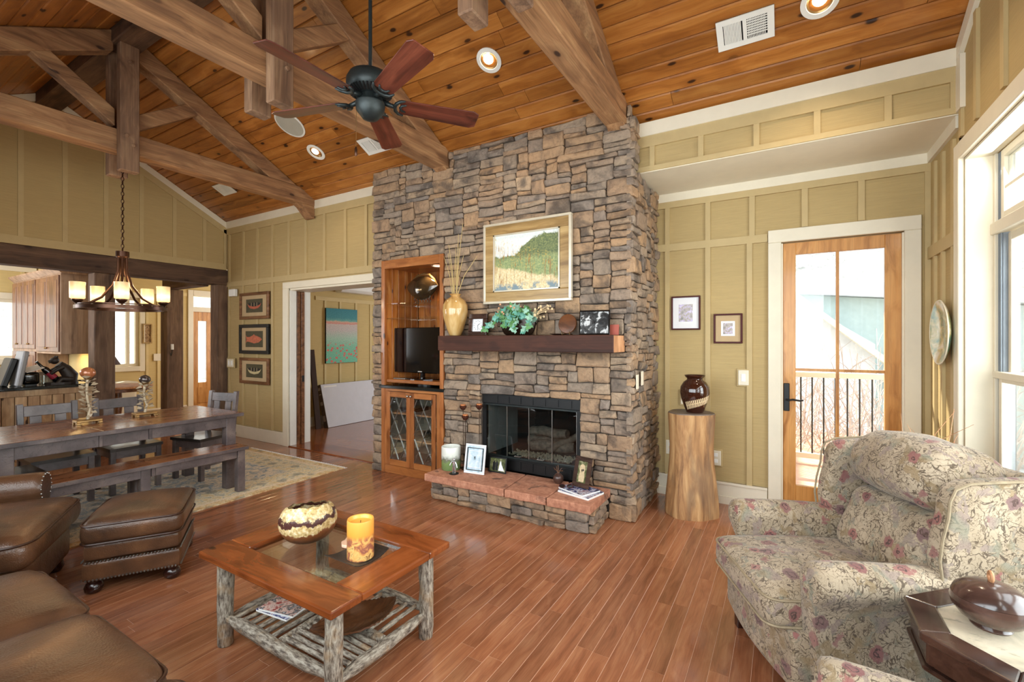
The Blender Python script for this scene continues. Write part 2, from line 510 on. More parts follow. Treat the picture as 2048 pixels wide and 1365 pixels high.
def stone_mat(name='ledge_stone', warm=0.0):
    t = NT(name)
    r = t.rnd()
    v = t.vmath('ADD', t.coord(), t.comb(t.math('MULTIPLY', r, 31.), t.math('MULTIPLY', r, 77.), t.math('MULTIPLY', r, 13.)))
    big = t.noise(v, 5.5, 4, 0.6, 0.6)
    fine = t.noise(v, 34, 5, 0.65)
    base = t.ramp(r, [(0.0, S(160, 132, 106)), (0.22, S(172, 140, 108)), (0.42, S(150, 128, 108)), (0.6, S(134, 122, 112)), (0.78, S(172, 148, 122)), (1.0, S(144, 128, 112))])
    dark = t.ramp(r, [(0.0, S(104, 88, 76)), (0.5, S(76, 68, 62)), (1.0, S(92, 82, 76))])
    c = t.mix(t.math('MULTIPLY', t.step(big, 0.42, 0.70), 0.85), base, dark)
    c = t.mix(0.55, c, t.ramp(fine, [(0.25, (0.42, 0.42, 0.44)), (0.5, (1, 1, 1)), (0.8, (1.25, 1.22, 1.15))]), 'MULTIPLY')
    h = t.math('ADD', t.math('MULTIPLY', t.noise(v, 9, 3, 0.6), 1.2), t.math('MULTIPLY', fine, 0.6))
    t.bsdf(c, 0.85, 0, t.bump(h, 0.75, 0.018), spec=0.25)
    return t.m
M['stone'] = stone_mat()
M['mortar'] = plain('recessed_mortar', S(74, 64, 56), 0.95, var=0.25, vs=25)
def flag():
    t = NT('hearth_flagstone')
    r = t.rnd()
    v = t.vmath('ADD', t.coord(), t.comb(t.math('MULTIPLY', r, 31.), 0., 0.))
    n1 = t.noise(v, 4.5, 4, 0.62, 0.8)
    n2 = t.noise(v, 22, 4, 0.7)
    c = t.ramp(n2, [(0.3, S(150, 96, 74)), (0.6, S(188, 132, 104)), (0.8, S(206, 164, 136))])
    c = t.mix(t.math('MULTIPLY', t.step(n1, 0.55, 0.66), 0.8), c, S(74, 54, 48))
    t.bsdf(c, 0.8, 0, t.bump(n2, 0.4, 0.008))
    return t.m
M['flag'] = flag()

def leather():
    t = NT('brown_leather')
    v = t.coord()
    big = t.noise(v, 2.8, 4, 0.6, 0.5)
    fine = t.voro(v, 160).outputs[0]
    wr = t.noise(t.vmath('MULTIPLY', v, (16, 4, 16)), 1.0, 3, 0.6, 0.8)
    c = t.ramp(big, [(0.3, S(58, 40, 29)), (0.55, S(94, 63, 42)), (0.75, S(128, 89, 58))])
    h = t.math('ADD', t.math('MULTIPLY', fine, 0.25), wr)
    t.bsdf(c, 0.30, 0, t.bump(h, 0.32, 0.01), spec=0.5, coat=0.15, coat_rough=0.25)
    return t.m
M['leather'] = leather()
M['piping'] = plain('leather_piping', S(58, 34, 22), 0.4)

def floral():
    t = NT('floral_tapestry')
    v = t.coord()
    w = t.n('TexNoise', Vector=v, Scale=9.0, Detail=2.0).outputs[1]
    vw = t.vmath('ADD', v, t.vmath('MULTIPLY', t.vmath('SUBTRACT', w, (0.5, 0.5, 0.5)), (0.07, 0.07, 0.07)))
    base = t.ramp(t.noise(v, 5, 3, 0.6), [(0.35, S(160, 142, 118)), (0.65, S(184, 166, 142))])
    # vine lines
    nv = t.noise(v, 19, 2, 0.5, 1.4)
    vine = t.math('SUBTRACT', 1.0, t.step(t.math('ABSOLUTE', t.math('SUBTRACT', nv, 0.5)), 0.010, 0.034))
    c = t.mix(t.math('MULTIPLY', vine, 0.85), base, S(76, 62, 50))
    nv2 = t.noise(v, 34, 2, 0.5, 1.5)
    vine2 = t.math('SUBTRACT', 1.0, t.step(t.math('ABSOLUTE', t.math('SUBTRACT', nv2, 0.53)), 0.010, 0.030))
    c = t.mix(t.math('MULTIPLY', vine2, 0.7), c, S(92, 76, 58))
    # soft leaf masses
    lf = t.step(t.noise(vw, 17, 3, 0.6), 0.53, 0.57)
    lc = t.ramp(t.noise(v, 6, 1, 0.5), [(0.42, S(142, 120, 88)), (0.5, S(130, 130, 114)), (0.58, S(144, 126, 118))])
    c = t.mix(t.math('MULTIPLY', lf, 0.7), c, lc)
    # blooms
    vo = t.voro(vw, 10.5)
    col = t.sep(vo.outputs['Color'])
    d = vo.outputs['Distance']
    petal = t.math('ADD', d, t.math('MULTIPLY', t.math('SUBTRACT', t.noise(v, 45, 2, 0.5), 0.5), 0.42))
    fl = t.math('MULTIPLY', t.math('SUBTRACT', 1.0, t.step(petal, 0.28, 0.36)), t.step(col[0], 0.30, 0.34))
    fc = t.ramp(col[1], [(0.0, S(126, 76, 76)), (0.35, S(156, 108, 102)), (0.6, S(112, 86, 88)), (0.85, S(150, 94, 90))])
    fc = t.mix(t.math('SUBTRACT', 1.0, t.step(t.math('ABSOLUTE', t.math('SUBTRACT', petal, 0.16)), 0.01, 0.04)), fc, S(70, 44, 46))
    c = t.mix(t.math('MULTIPLY', fl, 0.85), c, fc)
    weave = t.noise(v, 420, 2, 0.6)
    c = t.mix(0.5, c, t.ramp(weave, [(0.3, (0.62, 0.62, 0.62)), (0.6, (1.05, 1.05, 1.05))]), 'MULTIPLY')
    t.bsdf(c, 0.85, 0, t.bump(weave, 0.25, 0.003), spec=0.25, sheen=0.15)
    return t.m
M['floral'] = floral()
M['floralpipe'] = plain('floral_welt', S(150, 134, 108), 0.8, var=0.2, vs=30)

def rug():
    t = NT('oriental_rug')
    v = t.coord()
    x, y, z = t.sep(v)
    # distance from the rug edge, rug spans x -1..1, y -1.6..1.6 in metres about its centre
    dx = t.math('SUBTRACT', 0.98, t.math('ABSOLUTE', x))
    dy = t.math('SUBTRACT', 1.385, t.math('ABSOLUTE', y))
    d = t.math('MINIMUM', dx, dy)
    w = t.noise(v, 16, 4, 0.65, 0.8)
    wf = t.noise(v, 40, 3, 0.7)
    st = t.noise(t.vmath('MULTIPLY', v, (60, 8, 1)), 1.0, 3, 0.6)
    border = t.ramp(w, [(0.34, S(190, 146, 96)), (0.5, S(222, 194, 148)), (0.62, S(222, 206, 172)), (0.72, S(140, 138, 128))])
    field = t.ramp(w, [(0.30, S(112, 128, 142)), (0.42, S(164, 172, 176)), (0.52, S(220, 204, 182)), (0.68, S(230, 214, 190)), (0.8, S(190, 150, 110))])
    mid = t.ramp(w, [(0.32, S(146, 148, 144)), (0.5, S(224, 208, 176)), (0.66, S(214, 184, 134)), (0.78, S(130, 122, 112))])
    c = t.mix(t.step(d, 0.07, 0.10), border, S(228, 206, 176))
    c = t.mix(t.step(d, 0.12, 0.14), c, mid)
    c = t.mix(t.step(d, 0.40, 0.46), c, field)
    vo = t.voro(t.vmath('ADD', v, t.comb(t.math('MULTIPLY', w, .1), 0., 0.)), 5.5)
    med = t.math('MULTIPLY', t.math('SUBTRACT', 1.0, t.step(vo.outputs[0], 0.22, 0.34)), 0.55)
    c = t.mix(med, c, S(116, 118, 112))
    ln = t.math('SUBTRACT', 1.0, t.step(t.math('ABSOLUTE', t.math('SUBTRACT', wf, 0.5)), 0.008, 0.022))
    c = t.mix(t.math('MULTIPLY', ln, 0.5), c, S(70, 62, 54))
    c = t.mix(0.3, c, t.ramp(st, [(0.3, (0.75, 0.75, 0.77)), (0.65, (1.1, 1.08, 1.05))]), 'MULTIPLY')
    t.bsdf(c, 0.9, 0, t.bump(st, 0.3, 0.004), spec=0.15)
    return t.m
M['rug'] = rug()

def glass(name, tint=(1, 1, 1, 1), spec=0.12, rough=0.0):
    t = NT(name)
    tr = t.n('BsdfTransparent', Color=tint)
    gl = t.n('BsdfGlossy', Color=(1, 1, 1, 1), Roughness=rough)
    fr = t.n('Fresnel', IOR=1.45)
    f = t.math('ADD', t.math('MULTIPLY', fr.outputs[0], 0.5), spec * 0.1, clamp=True)
    mx = t.n('MixShader')
    t.set(mx, 0, f); t.set(mx, 1, tr.outputs[0]); t.set(mx, 2, gl.outputs[0])
    t.t.links.new(mx.outputs[0], t.out.inputs[0])
    return t.m
M['glass'] = glass('clear_glass', (0.96, 0.98, 0.97, 1))
M['glassdark'] = glass('fireplace_glass', (0.80, 0.84, 0.84, 1), 0.4)
M['glassgreen'] = glass('shelf_glass', (0.95, 0.98, 0.96, 1), 0.1)

def emit(name, col, strength, base=(0.8, 0.8, 0.8, 1)):
    t = NT(name)
    t.bsdf(base, 0.5, emit=col, estr=strength)
    return t.m
M['bulb'] = emit('lamp_bulb', (1.0, 0.86, 0.62, 1), 14.0)
M['bulbdim'] = emit('lamp_bulb_dim', (1.0, 0.80, 0.52, 1), 3.0)
def amber():
    t = NT('amber_glass_shade')
    x, y, z = t.sep(t.coord())
    f = t.step(z, -0.02, 0.165)
    c = t.ramp(f, [(0.0, (1.0, 0.62, 0.26)), (0.35, (1.0, 0.80, 0.46)), (0.62, (1.0, 0.72, 0.34)), (1.0, (0.72, 0.40, 0.14))])
    s = t.math('MULTIPLY', t.ramp(f, [(0.0, (0.55, 0.55, 0.55)), (0.3, (1, 1, 1)), (0.6, (0.5, 0.5, 0.5)), (1.0, (0.22, 0.22, 0.22))]), 1.7)
    t.bsdf((0.6, 0.45, 0.25, 1), 0.35, emit=c, estr=s)
    return t.m
M['amber'] = amber()

# flat prints ---------------------------------------------------------------
def painting_valley():
    t = NT('valley_painting')
    v = t.coord('Object')
    x, y, z = t.sep(v)        # x 0..0.68 , z 0..0.545
    u = t.math('DIVIDE', x, 0.68); w = t.math('DIVIDE', z, 0.545)
    n = t.noise(v, 14, 4, 0.65); nf = t.noise(v, 60, 4, 0.7)
    sky = t.ramp(nf, [(0.3, S(206, 214, 214)), (0.7, S(236, 236, 226))])
    # hill line rises to the right
    hill = t.math('ADD', t.math('ADD', 0.62, t.math('MULTIPLY', t.step(u, 0.22, 0.72), 0.30)), t.math('MULTIPLY', t.math('SUBTRACT', n, 0.5), 0.20))
    hc = t.ramp(nf, [(0.28, S(66, 78, 62)), (0.5, S(104, 116, 74)), (0.7, S(146, 150, 96))])
    c = t.mix(t.step(t.math('SUBTRACT', hill, w), 0.0, 0.03), sky, hc)
    val = t.ramp(nf, [(0.3, S(96, 122, 84)), (0.55, S(148, 160, 108)), (0.75, S(188, 184, 122))])
    c = t.mix(t.step(t.math('SUBTRACT', t.math('ADD', 0.58, t.math('MULTIPLY', n, 0.1)), w), 0.0, 0.12), c, val)
    path = t.math('ADD', 0.30, t.math('MULTIPLY', t.math('SUBTRACT', 0.62, u), 0.26))
    gc = t.ramp(nf, [(0.3, S(196, 168, 112)), (0.6, S(230, 214, 174)), (0.8, S(176, 182, 178))])
    c = t.mix(t.step(t.math('SUBTRACT', t.math('ADD', path, t.math('MULTIPLY', t.math('SUBTRACT', n, .5), .16)), w), 0.0, 0.06), c, gc)
    c = t.mix(t.math('MULTIPLY', t.step(t.math('SUBTRACT', 0.16, w), 0.0, 0.08), t.step(n, 0.42, 0.56)), c, S(120, 138, 146))
    # thin trunks and yellow foliage
    tv = t.noise(t.vmath('MULTIPLY', v, (44, 1, 2.2)), 1.0, 1, 0.5)
    tr = t.math('SUBTRACT', 1.0, t.step(t.math('ABSOLUTE', t.math('SUBTRACT', tv, 0.52)), 0.012, 0.035))
    zone = t.math('MULTIPLY', t.step(w, 0.06, 0.16), t.math('SUBTRACT', 1.0, t.step(t.math('ADD', w, t.math('MULTIPLY', u, 0.34)), 0.72, 0.86)))
    c = t.mix(t.math('MULTIPLY', t.math('MULTIPLY', tr, zone), 0.8), c, S(150, 98, 48))
    fo = t.math('MULTIPLY', t.math('MULTIPLY', t.step(nf, 0.52, 0.6), t.step(tv, 0.42, 0.55)), t.math('MULTIPLY', t.step(w, 0.3, 0.45), t.math('SUBTRACT', 1.0, t.step(t.math('ADD', w, t.math('MULTIPLY', u, 0.42)), 0.92, 0.99))))
    c = t.mix(t.math('MULTIPLY', fo, 0.6), c, S(196, 158, 62))
    t.bsdf(c, 0.5, 0, t.bump(nf, 0.2, 0.002))
    return t.m
M['valley'] = painting_valley()

def painting_poppy():
    t = NT('poppy_painting')
    v = t.coord('Object')      # y 0..0.70 , z 0..0.99
    x, y, z = t.sep(v)
    w = z
    n = t.noise(v, 60, 3, 0.7); n2 = t.noise(v, 9, 3, 0.6)
    ww = t.math('ADD', w, t.math('MULTIPLY', t.math('SUBTRACT', n2, 0.5), 0.06))
    c = t.ramp(ww, [(0.0, S(110, 186, 160)), (0.28, S(128, 190, 164)), (0.45, S(170, 196, 180)), (0.6, S(200, 184, 186)), (0.70, S(206, 184, 182)), (0.72, S(214, 132, 124)), (0.755, S(208, 170, 150)), (0.77, S(104, 160, 156)), (0.82, S(56, 132, 144)), (1.0, S(40, 122, 140))])
    c = t.mix(0.55, c, t.ramp(n, [(0.3, S(70, 140, 130)), (0.5, S(180, 196, 186)), (0.7, S(236, 220, 216))]), 'OVERLAY')
    vo = t.voro(t.vmath('MULTIPLY', v, (1, 1, 1.25)), 12)
    pp = t.math('MULTIPLY', t.math('SUBTRACT', 1.0, t.step(t.math('ADD', vo.outputs[0], t.math('MULTIPLY', t.math('SUBTRACT', n, .5), .25)), 0.28, 0.38)), t.step(t.sep(vo.outputs[1])[0], 0.12, 0.16))
    pp = t.math('MULTIPLY', pp, t.math('SUBTRACT', 1.0, t.step(w, 0.30, 0.40)))
    c = t.mix(pp, c, t.ramp(n, [(0.35, S(196, 72, 66)), (0.65, S(232, 138, 124))]))
    t.bsdf(c, 0.6, 0, t.bump(n, 0.2, 0.002))
    return t.m
M['poppy'] = painting_poppy()

def photo(name, stops, scale=18, rough=0.25):
    t = NT(name)
    n = t.noise(t.coord(), scale, 4, 0.6, 0.5)
    t.bsdf(t.ramp(n, stops), rough, coat=0.3)
    return t.m
M['photo_bw'] = photo('dark_photo_print', [(0.40, S(16, 16, 16)), (0.52, S(60, 60, 60)), (0.58, S(200, 200, 200)), (0.7, S(120, 120, 120))], 15)
M['photo_snow'] = photo('pale_mountain_photo', [(0.3, S(150, 186, 200)), (0.5, S(206, 222, 232)), (0.65, S(234, 240, 246))], 12)
M['photo_green'] = photo('garden_photo', [(0.3, S(40, 52, 30)), (0.5, S(96, 100, 62)), (0.7, S(170, 164, 130))], 20)
M['art_violet'] = photo('violet_sketch', [(0.3, S(84, 66, 58)), (0.5, S(150, 132, 116)), (0.58, S(170, 150, 196)), (0.75, S(232, 226, 226))], 40)
M['art_tan'] = photo('tan_sketch', [(0.3, S(70, 52, 44)), (0.5, S(160, 126, 92)), (0.7, S(210, 190, 160))], 40)
M['mag'] = photo('magazine_cover', [(0.35, S(28, 30, 60)), (0.48, S(70, 74, 120)), (0.55, S(200, 200, 212)), (0.66, S(120, 66, 70))], 22)
M['mag2'] = photo('magazine_red', [(0.35, S(150, 40, 44)), (0.5, S(220, 190, 180)), (0.6, S(60, 60, 66)), (0.7, S(180, 184, 190))], 30)
M['plateart'] = photo('lake_plate_glaze', [(0.3, S(46, 86, 112)), (0.42, S(92, 124, 84)), (0.55, S(190, 176, 120)), (0.68, S(226, 222, 206))], 9, 0.12)
M['mat_tan'] = plain('tan_mat_board', S(186, 160, 122), 0.8, var=0.05)
M['mat_white'] = plain('white_mat_board', S(232, 232, 234), 0.8, var=0.02)
M['mat_olive'] = plain('dark_olive_print', S(74, 68, 44), 0.6, var=0.2, vs=30)
M['frame_gold'] = wood('gilt_frame', S(128, 98, 56), S(164, 132, 82), S(188, 158, 106), 'X', 1.5, 20, 0.35, 0.1, 0, None, 0.05, 0, 0.2)
M['frame_lite'] = plain('champagne_fillet', S(214, 204, 182), 0.3, 0.4, var=0.08)
M['frame_brown'] = wood('brown_frame', S(70, 40, 24), S(118, 76, 48), S(150, 104, 70), 'X', 2, 20, 0.35, 0.2, 0, None, 0.05, 0.1, 0.3)
M['frame_maroon'] = plain('maroon_frame', S(72, 24, 22), 0.5, var=0.15, spec=0.3)
M['canoe_red'] = plain('canoe_red', S(178, 92, 66), 0.6)
M['canoe_cream'] = plain('canoe_cream', S(196, 180, 136), 0.6)
M['canoe_dark'] = plain('canoe_dark', S(40, 34, 26), 0.6)
M['trout'] = plain('trout_orange', S(190, 104, 74), 0.6, var=0.3, vs=30)
M['sky_ext'] = None
# ------------------------------------------------------------------ the shell of the house
XR, XL = 0.95, -7.60          # window wall, kitchen gable wall
YB, YA, YF = 3.92, 4.61, -0.45  # chimney wall, door alcove wall, wall behind the camera
YRIDGE, SLOPE = 1.86, 0.544
def zc(y):
    return 3.35 + SLOPE * (YB - max(y, YRIDGE)) - SLOPE * max(0.0, YRIDGE - y)
ZR = zc(YRIDGE)
rng = random.Random(7)

# floor: sub-floor coloured as joint glints + oak strips running toward the chimney wall
floor = structure(G().box(-10.75, XR + 0.2, -0.6, 9.0, -0.12, -0.0012).build('floor', M['gap']), 'glossy red-brown oak strip floor')
def plank_mesh(name, w, l, h, ch, mat, axis='Y', gap=0.0011):
    """strip with eased long edges, origin at one end on the top face"""
    g = G()
    w2 = w / 2 - gap
    y0, y1 = gap, l - gap
    prof = [(-w2, -h), (-w2, -ch), (-w2 + ch, 0), (w2 - ch, 0), (w2, -ch), (w2, -h)]
    vs = [(x, y, z) for y in (y0, y1) for x, z in prof]
    fs = [(i, i + 1, i + 7, i + 6) for i in range(5)] + [(0, 1, 2, 3, 4, 5), (6, 7, 8, 9, 10, 11)]
    if axis == 'X': vs = [(y, -x, z) for x, y, z in vs]
    g.add(vs, fs)
    return g.mesh(name, mat)
PW = 0.083
cands = []
ncol = int((XR - (-10.6)) / PW) + 1
for i in range(ncol):
    x = XR - PW * (i + 0.5)
    y = -0.5 - rng.random() * 0.9
    yend = 4.6 if x > -1.1 else 3.92
    if x < XL: yend = 6.0
    while y < yend:
        l = rng.choice([0.4, 0.6, 0.8, 1.0, 1.2, 1.4])
        if y + l > yend: l = yend - y
        if l > 0.02:
            ym = y + l / 2
            d = seen((x, ym, 0)) or seen((x, y + l * 0.9, 0)) or seen((x, y + l * .1, 0))
            score = l / d ** 2 / d if d else 0
            if x < XL: score *= 0.05
            if -4.4 > x > -6.4 and 0.3 < ym < 3.5: score = 0
            if -4.1 < x < -1.1 and ym > 3.8: score = 0
            cands.append((score, x, y, l))
        y += l
cands.sort(key=lambda c: -c[0])
pm = {}
for s_, x, y, l in cands[:300]:
    k = round(l, 3)
    if k not in pm: pm[k] = plank_mesh('floor_plank', PW, l, 0.02, 0.0010, M['floor'])
    place('floor_plank', pm[k], floor, (x, y, 0))
g = G()
def plank_into(g, x, y, l, w=PW):
    g.box(x - w / 2 + 0.0006, x + w / 2 - 0.0006, y + 0.0006, y + l - 0.0006, -0.02, 0)
for s_, x, y, l in cands[300:]: plank_into(g, x, y, l)
# den strips run the other way round the doorway, beyond the threshold
for j in range(int(4.6 / PW)):
    y = 4.24 + PW * (j + 0.5)
    x = -7.0 + rng.random() * -0.8
    while x < -1.2:
        l = rng.choice([0.6, 0.9, 1.2, 1.5])
        x0 = max(x, -7.04); x1 = min(x + l, -1.2)
        if x1 - x0 > 0.03: g.box(x0 + .0006, x1 - .0006, y - PW / 2 + .0006, y + PW / 2 - .0006, -0.02, 0)
        x += l
stuff(g.build('floor_planks', M['floor'], floor))
structure(G().box(-6.10, -4.12, 3.90, 4.26, -0.004, 0.014).build('trim_1', M['coffee'], bevel=0.006), 'wooden threshold strip in the den doorway')

# ceiling: decking + tongue-and-groove pine boards running along the ridge
g = G()
for ya, yb in ((YRIDGE, YB + 0.06), (YRIDGE, YF - 0.1)):
    za, zb = zc(ya) + 0.02, zc(yb) + 0.02
    g.prism([(ya, za), (yb, zb), (yb, zb + 0.1), (ya, za + 0.1)], 'X', XL - 0.2, XR + 0.2)
ceiling = structure(g.build('ceiling', M['groove']), 'vaulted ceiling of stained knotty pine boards')
CW = 0.1255
cm = {}
ang = math.atan(SLOPE)
def ceil_boards(y_from, sgn, n):
    L = math.sqrt(1 + SLOPE ** 2)
    for i in range(n):
        s = CW * (i + 0.5)
        y = y_from + sgn * s / L
        z = zc(y)
        x = XL - rng.random() * 2.2
        while x < XR:
            l = rng.choice([1.6, 2.2, 2.8, 3.4, 4.0])
            x0, x1 = max(x, XL), min(x + l, XR)
            if x1 - x0 > 0.05:
                k = round(x1 - x0, 3)
                if k not in cm: cm[k] = plank_mesh('ceiling_board', CW, x1 - x0, 0.022, 0.009, M['ceil'], 'X', 0.0015)
                # boards face down: flip about the X axis then tilt with the slope
                o = place('ceiling_board', cm[k], ceiling, (x0, y, z))
                o.rotation_euler = (PI - sgn * ang, 0, 0)
            x += l
ceil_boards(YRIDGE, 1, 19)
ceil_boards(YRIDGE, -1, 21)

# ridge beam
structure(G().box(XL, XR, 1.75, 1.97, 4.28, 4.44).build('ridge_beam', M['beamx'], bevel=0.01), 'dark timber ridge beam')

# roof trusses -------------------------------------------------------------
def truss(y_end, corbel=False):
    t = thing('roof_truss', '', 'truss')
    G().box(-0.085, 0.085, -0.44, y_end, 3.285, 3.49).build('bottom_chord', M['beam'], t, bevel=0.008)
    for s in (-1, 1):
        a, b = sorted((s * 0.085, s * 0.175))
        kp = G().box(a, b, 1.785, 1.935, 3.09, 4.30).build('king_post', M['beamz'], t, bevel=0.008)
        if s == 1:
            for yy, zz in ((1.83, 3.42), (1.88, 3.34), (1.86, 4.12)):
                G().lathe([(0.017, 0), (0.017, 0.012), (0.012, 0.016)], 10, m=Matrix.Translation((0.175, yy, zz)) @ Matrix.Rotation(PI / 2, 4, 'Y')).build('peg', M['beamz'], kp)
        y0, y1 = (1.95, 3.90) if s == 1 else (1.77, -0.40)
        G().prism([(y0, zc(y0) - 0.005), (y1, zc(y1) - 0.005), (y1, zc(y1) - 0.205), (y0, zc(y0) - 0.205)], 'X', -0.075, 0.075).build('rafter', M['beam'], t, bevel=0.008)
        yb = 1.86 + s * 0.075
        ye = 1.86 + s * 0.70
        G().prism([(yb, 3.52), (yb, 3.68), (ye, 3.68 + 0.70 * 0.625), (ye + s * 0.1, 3.60 + 0.70 * 0.625)][::1], 'X', -0.06, 0.06).build('brace', M['beam'], t, bevel=0.008)
    if corbel:
        G().prism([(3.70, 3.285), (3.90, 3.285), (3.90, 3.12), (3.86, 3.12)], 'X', -0.08, 0.08).build('corbel', M['beam'], t, bevel=0.006)
    return t
t1 = truss(3.90, True); t1.location.x = -5.475
tag(t1, 'dark timber roof truss with the chandelier hanging from it, nearest the kitchen', group='timber roof trusses')
t2 = truss(3.76); t2.location.x = -3.075
tag(t2, 'brown timber roof truss behind the ceiling fan', group='timber roof trusses')
t3 = truss(3.76); t3.location.x = -1.205
tag(t3, 'brown timber roof truss ending at the top outer corner of the stone chimney', group='timber roof trusses')

# helper for board-and-batten walls
def battens(parent, mat, items, name='batten'):
    for b in items: G().box(*b).build(name, mat, parent)

BT = 0.018
# chimney wall (left part), with the den doorway
wb = structure(G().box(XL, -5.98, YB, 4.23, 0, 3.40).box(-5.98, -4.0, YB, 4.23, 2.22, 3.40).box(-4.2, -4.0, YB + 0.02, 4.23, 0, 2.22).build('wall_back', M['wall']), 'olive board-and-batten wall beside the chimney')
for x in (-7.53, -7.13, -6.75, -6.37):
    G().box(x - .022, x + .022, YB - BT, YB, 0.19, 2.33).build('batten', M['batten'], wb)
for x in (-7.53, -7.13, -6.75, -6.37, -5.98, -5.60, -5.21, -4.80, -4.42):
    G().box(x - .022, x + .022, YB - BT, YB, 2.41, 3.16).build('batten', M['batten'], wb)
G().box(XL, -4.10, YB - BT - .002, YB, 2.33, 2.41).build('rail', M['batten'], wb)
G().box(XL, -4.10, YB - BT - .002, YB, 3.16, 3.26).build('rail', M['batten'], wb)
structure(G().box(XL, -5.55, YB - 0.028, YB, 3.255, 3.37).build('trim_2', M['cream']), 'cream crown board over the olive wall').location = (0, 0, 0)
structure(G().box(-5.40, -4.10, YB - 0.028, YB, 3.255, 3.37).build('trim_3', M['cream']), 'cream crown board beside the chimney top')
bb = structure(G().box(XL, -6.09, YB - 0.02, YB, 0.0, 0.19).build('baseboard_back', M['cream'], bevel=0.004), 'tall cream baseboard below the canoe pictures')
G().box(XL, -6.09, YB - 0.034, YB - 0.0, 0.17, 0.19).build('cap', M['cream'], bb)
# den doorway: casing, jamb and pocket-door leaves
dc = root('door_1', 'wide cream-cased doorway with pocket doors into the den')
G().box(-6.10, -5.98, YB - 0.03, YB, 0, 2.22).build('casing', M['cream'], dc, bevel=0.004)
G().box(-6.10, -4.10, YB - 0.03, YB, 2.22, 2.31).build('casing_head', M['cream'], dc, bevel=0.004)
G().box(-6.00, -5.965, YB, 4.02, 0, 2.22).build('jamb', M['whitemetal'], dc, bevel=0.003)
G().box(-6.00, -5.965, 4.14, 4.24, 0, 2.22).build('jamb', M['whitemetal'], dc, bevel=0.003)
G().box(-5.98, -4.10, YB, 4.23, 2.195, 2.222).build('head_jamb', M['cream'], dc)
lf = G().box(-6.6, -5.955, 4.025, 4.074, 0.01, 2.19).build('door_leaf', M['frame_brown'], dc, bevel=0.002)
lf = G().box(-6.6, -5.945, 4.082, 4.131, 0.01, 2.19).build('door_leaf', M['frame_brown'], dc, bevel=0.002)
G().box(-5.947, -5.943, 4.088, 4.125, 0.90, 0.99).build('latch', M['black'], lf)

# alcove wall with the glazed door
wa = structure(G().box(-1.1, -0.03, YA, 4.78, 0, 2.95).box(0.80, XR + .2, YA, 4.78, 0, 2.95).box(-0.03, 0.80, YA, 4.78, 2.345, 2.95).build('wall_alcove', M['wall']), 'olive board-and-batten wall around the glazed door')
for x in (-0.98, -0.615, -0.27):
    G().box(x - .022, x + .022, YA - BT, YA, 0.20, 2.36).build('batten', M['batten'], wa)
for x in (-0.98, -0.615, -0.25, 0.146, 0.53):
    G().box(x - .022, x + .022, YA - BT, YA, 2.43 if x < -.12 else 2.46, 2.78).build('batten', M['batten'], wa)
G().box(0.915, XR, YA - BT, YA, 0.2, 2.78).build('batten', M['batten'], wa)
G().box(-1.1, -0.13, YA - BT - .002, YA, 2.36, 2.43).build('rail', M['batten'], wa)
G().box(-1.1, XR, YA - BT - .002, YA, 2.78, 2.86).build('rail', M['batten'], wa)
ba = structure(G().box(-1.1, -0.13, YA - 0.02, YA, 0.0, 0.2).build('baseboard_alcove', M['cream'], bevel=0.004), 'tall cream baseboard behind the tree stump')
G().box(-1.1, -0.13, YA - 0.034, YA, 0.18, 0.2).build('cap', M['cream'], ba)
G().box(-1.1, -0.13, YA - 0.03, YA - .0, 0.0, 0.07).build('shoe', M['cream'], ba)
# soffit over the alcove
sf = structure(G().box(-1.1, XR + .1, YB, YA + .1, 2.93, 3.42).build('wall_soffit', M['wall']), 'olive panelled soffit face above the alcove')
for x in (-0.957, -0.575, -0.183, 0.198, 0.592, 0.92):
    G().box(x - .02, x + .02, YB - BT, YB, 2.96, 3.15).build('batten', M['batten'], sf)
G().box(-1.1, XR, YB - BT - .002, YB, 3.13, 3.23).build('rail', M['batten'], sf)
G().box(-1.1, XR, YB - BT - .004, YB, 2.925, 2.965).build('rail', M['batten'], sf)
structure(G().box(-1.1, XR, YB - 0.03, YB, 3.222, 3.335).build('trim_4', M['cream']), 'cream crown board over the soffit')
structure(G().box(-1.1, XR, YB - .01, YA, 2.918, 2.931).build('ceiling_alcove', M['cream']), 'cream underside of the alcove soffit')
structure(G().box(-1.1, XR, YA - 0.022, YA, 2.84, 2.92).build('trim_5', M['cream']), 'cream crown board along the alcove wall')
structure(G().box(XR - 0.022, XR, YB, YA - .022, 2.84, 2.92).build('trim_6', M['cream']), 'cream crown board at the alcove end')

# glazed entrance door
DX0, DX1, DZ = -0.025, 0.795, 2.335
d2 = root('door_2', 'stained wooden door with four glass panes to the deck')
G().box(DX0 - .10, DX0, YA - 0.03, YA, 0, DZ + .01).build('casing', M['cream'], d2, bevel=0.004)
G().box(DX1, DX1 + .10, YA - 0.03, YA, 0, DZ + .01).build('casing', M['cream'], d2, bevel=0.004)
G().box(DX0 - .10, DX1 + .10, YA - 0.032, YA, DZ + .01, DZ + .12).build('casing_head', M['cream'], d2, bevel=0.004)
for x in (DX0 - .004, DX1 - .012):
    G().box(x, x + .016, YA - .01, 4.78, 0, DZ).build('jamb', M['cream'], d2)
GX0, GX1, GZ0, GZ1 = 0.082, 0.682, 0.25, 2.235
y0, y1 = 4.625, 4.67
G().box(DX0 + .012, GX0, y0, y1, 0.012, DZ).build('stile', M['doorwood'], d2, bevel=0.003)
G().box(GX1, DX1 - .012, y0, y1, 0.012, DZ).build('stile', M['doorwood'], d2, bevel=0.003)
G().box(GX0, GX1, y0, y1, 0.012, GZ0).build('rail', M['doorwood'], d2, bevel=0.003)
G().box(GX0, GX1, y0, y1, GZ1, DZ).build('rail', M['doorwood'], d2, bevel=0.003)
GXm, GZm = 0.376, 1.245
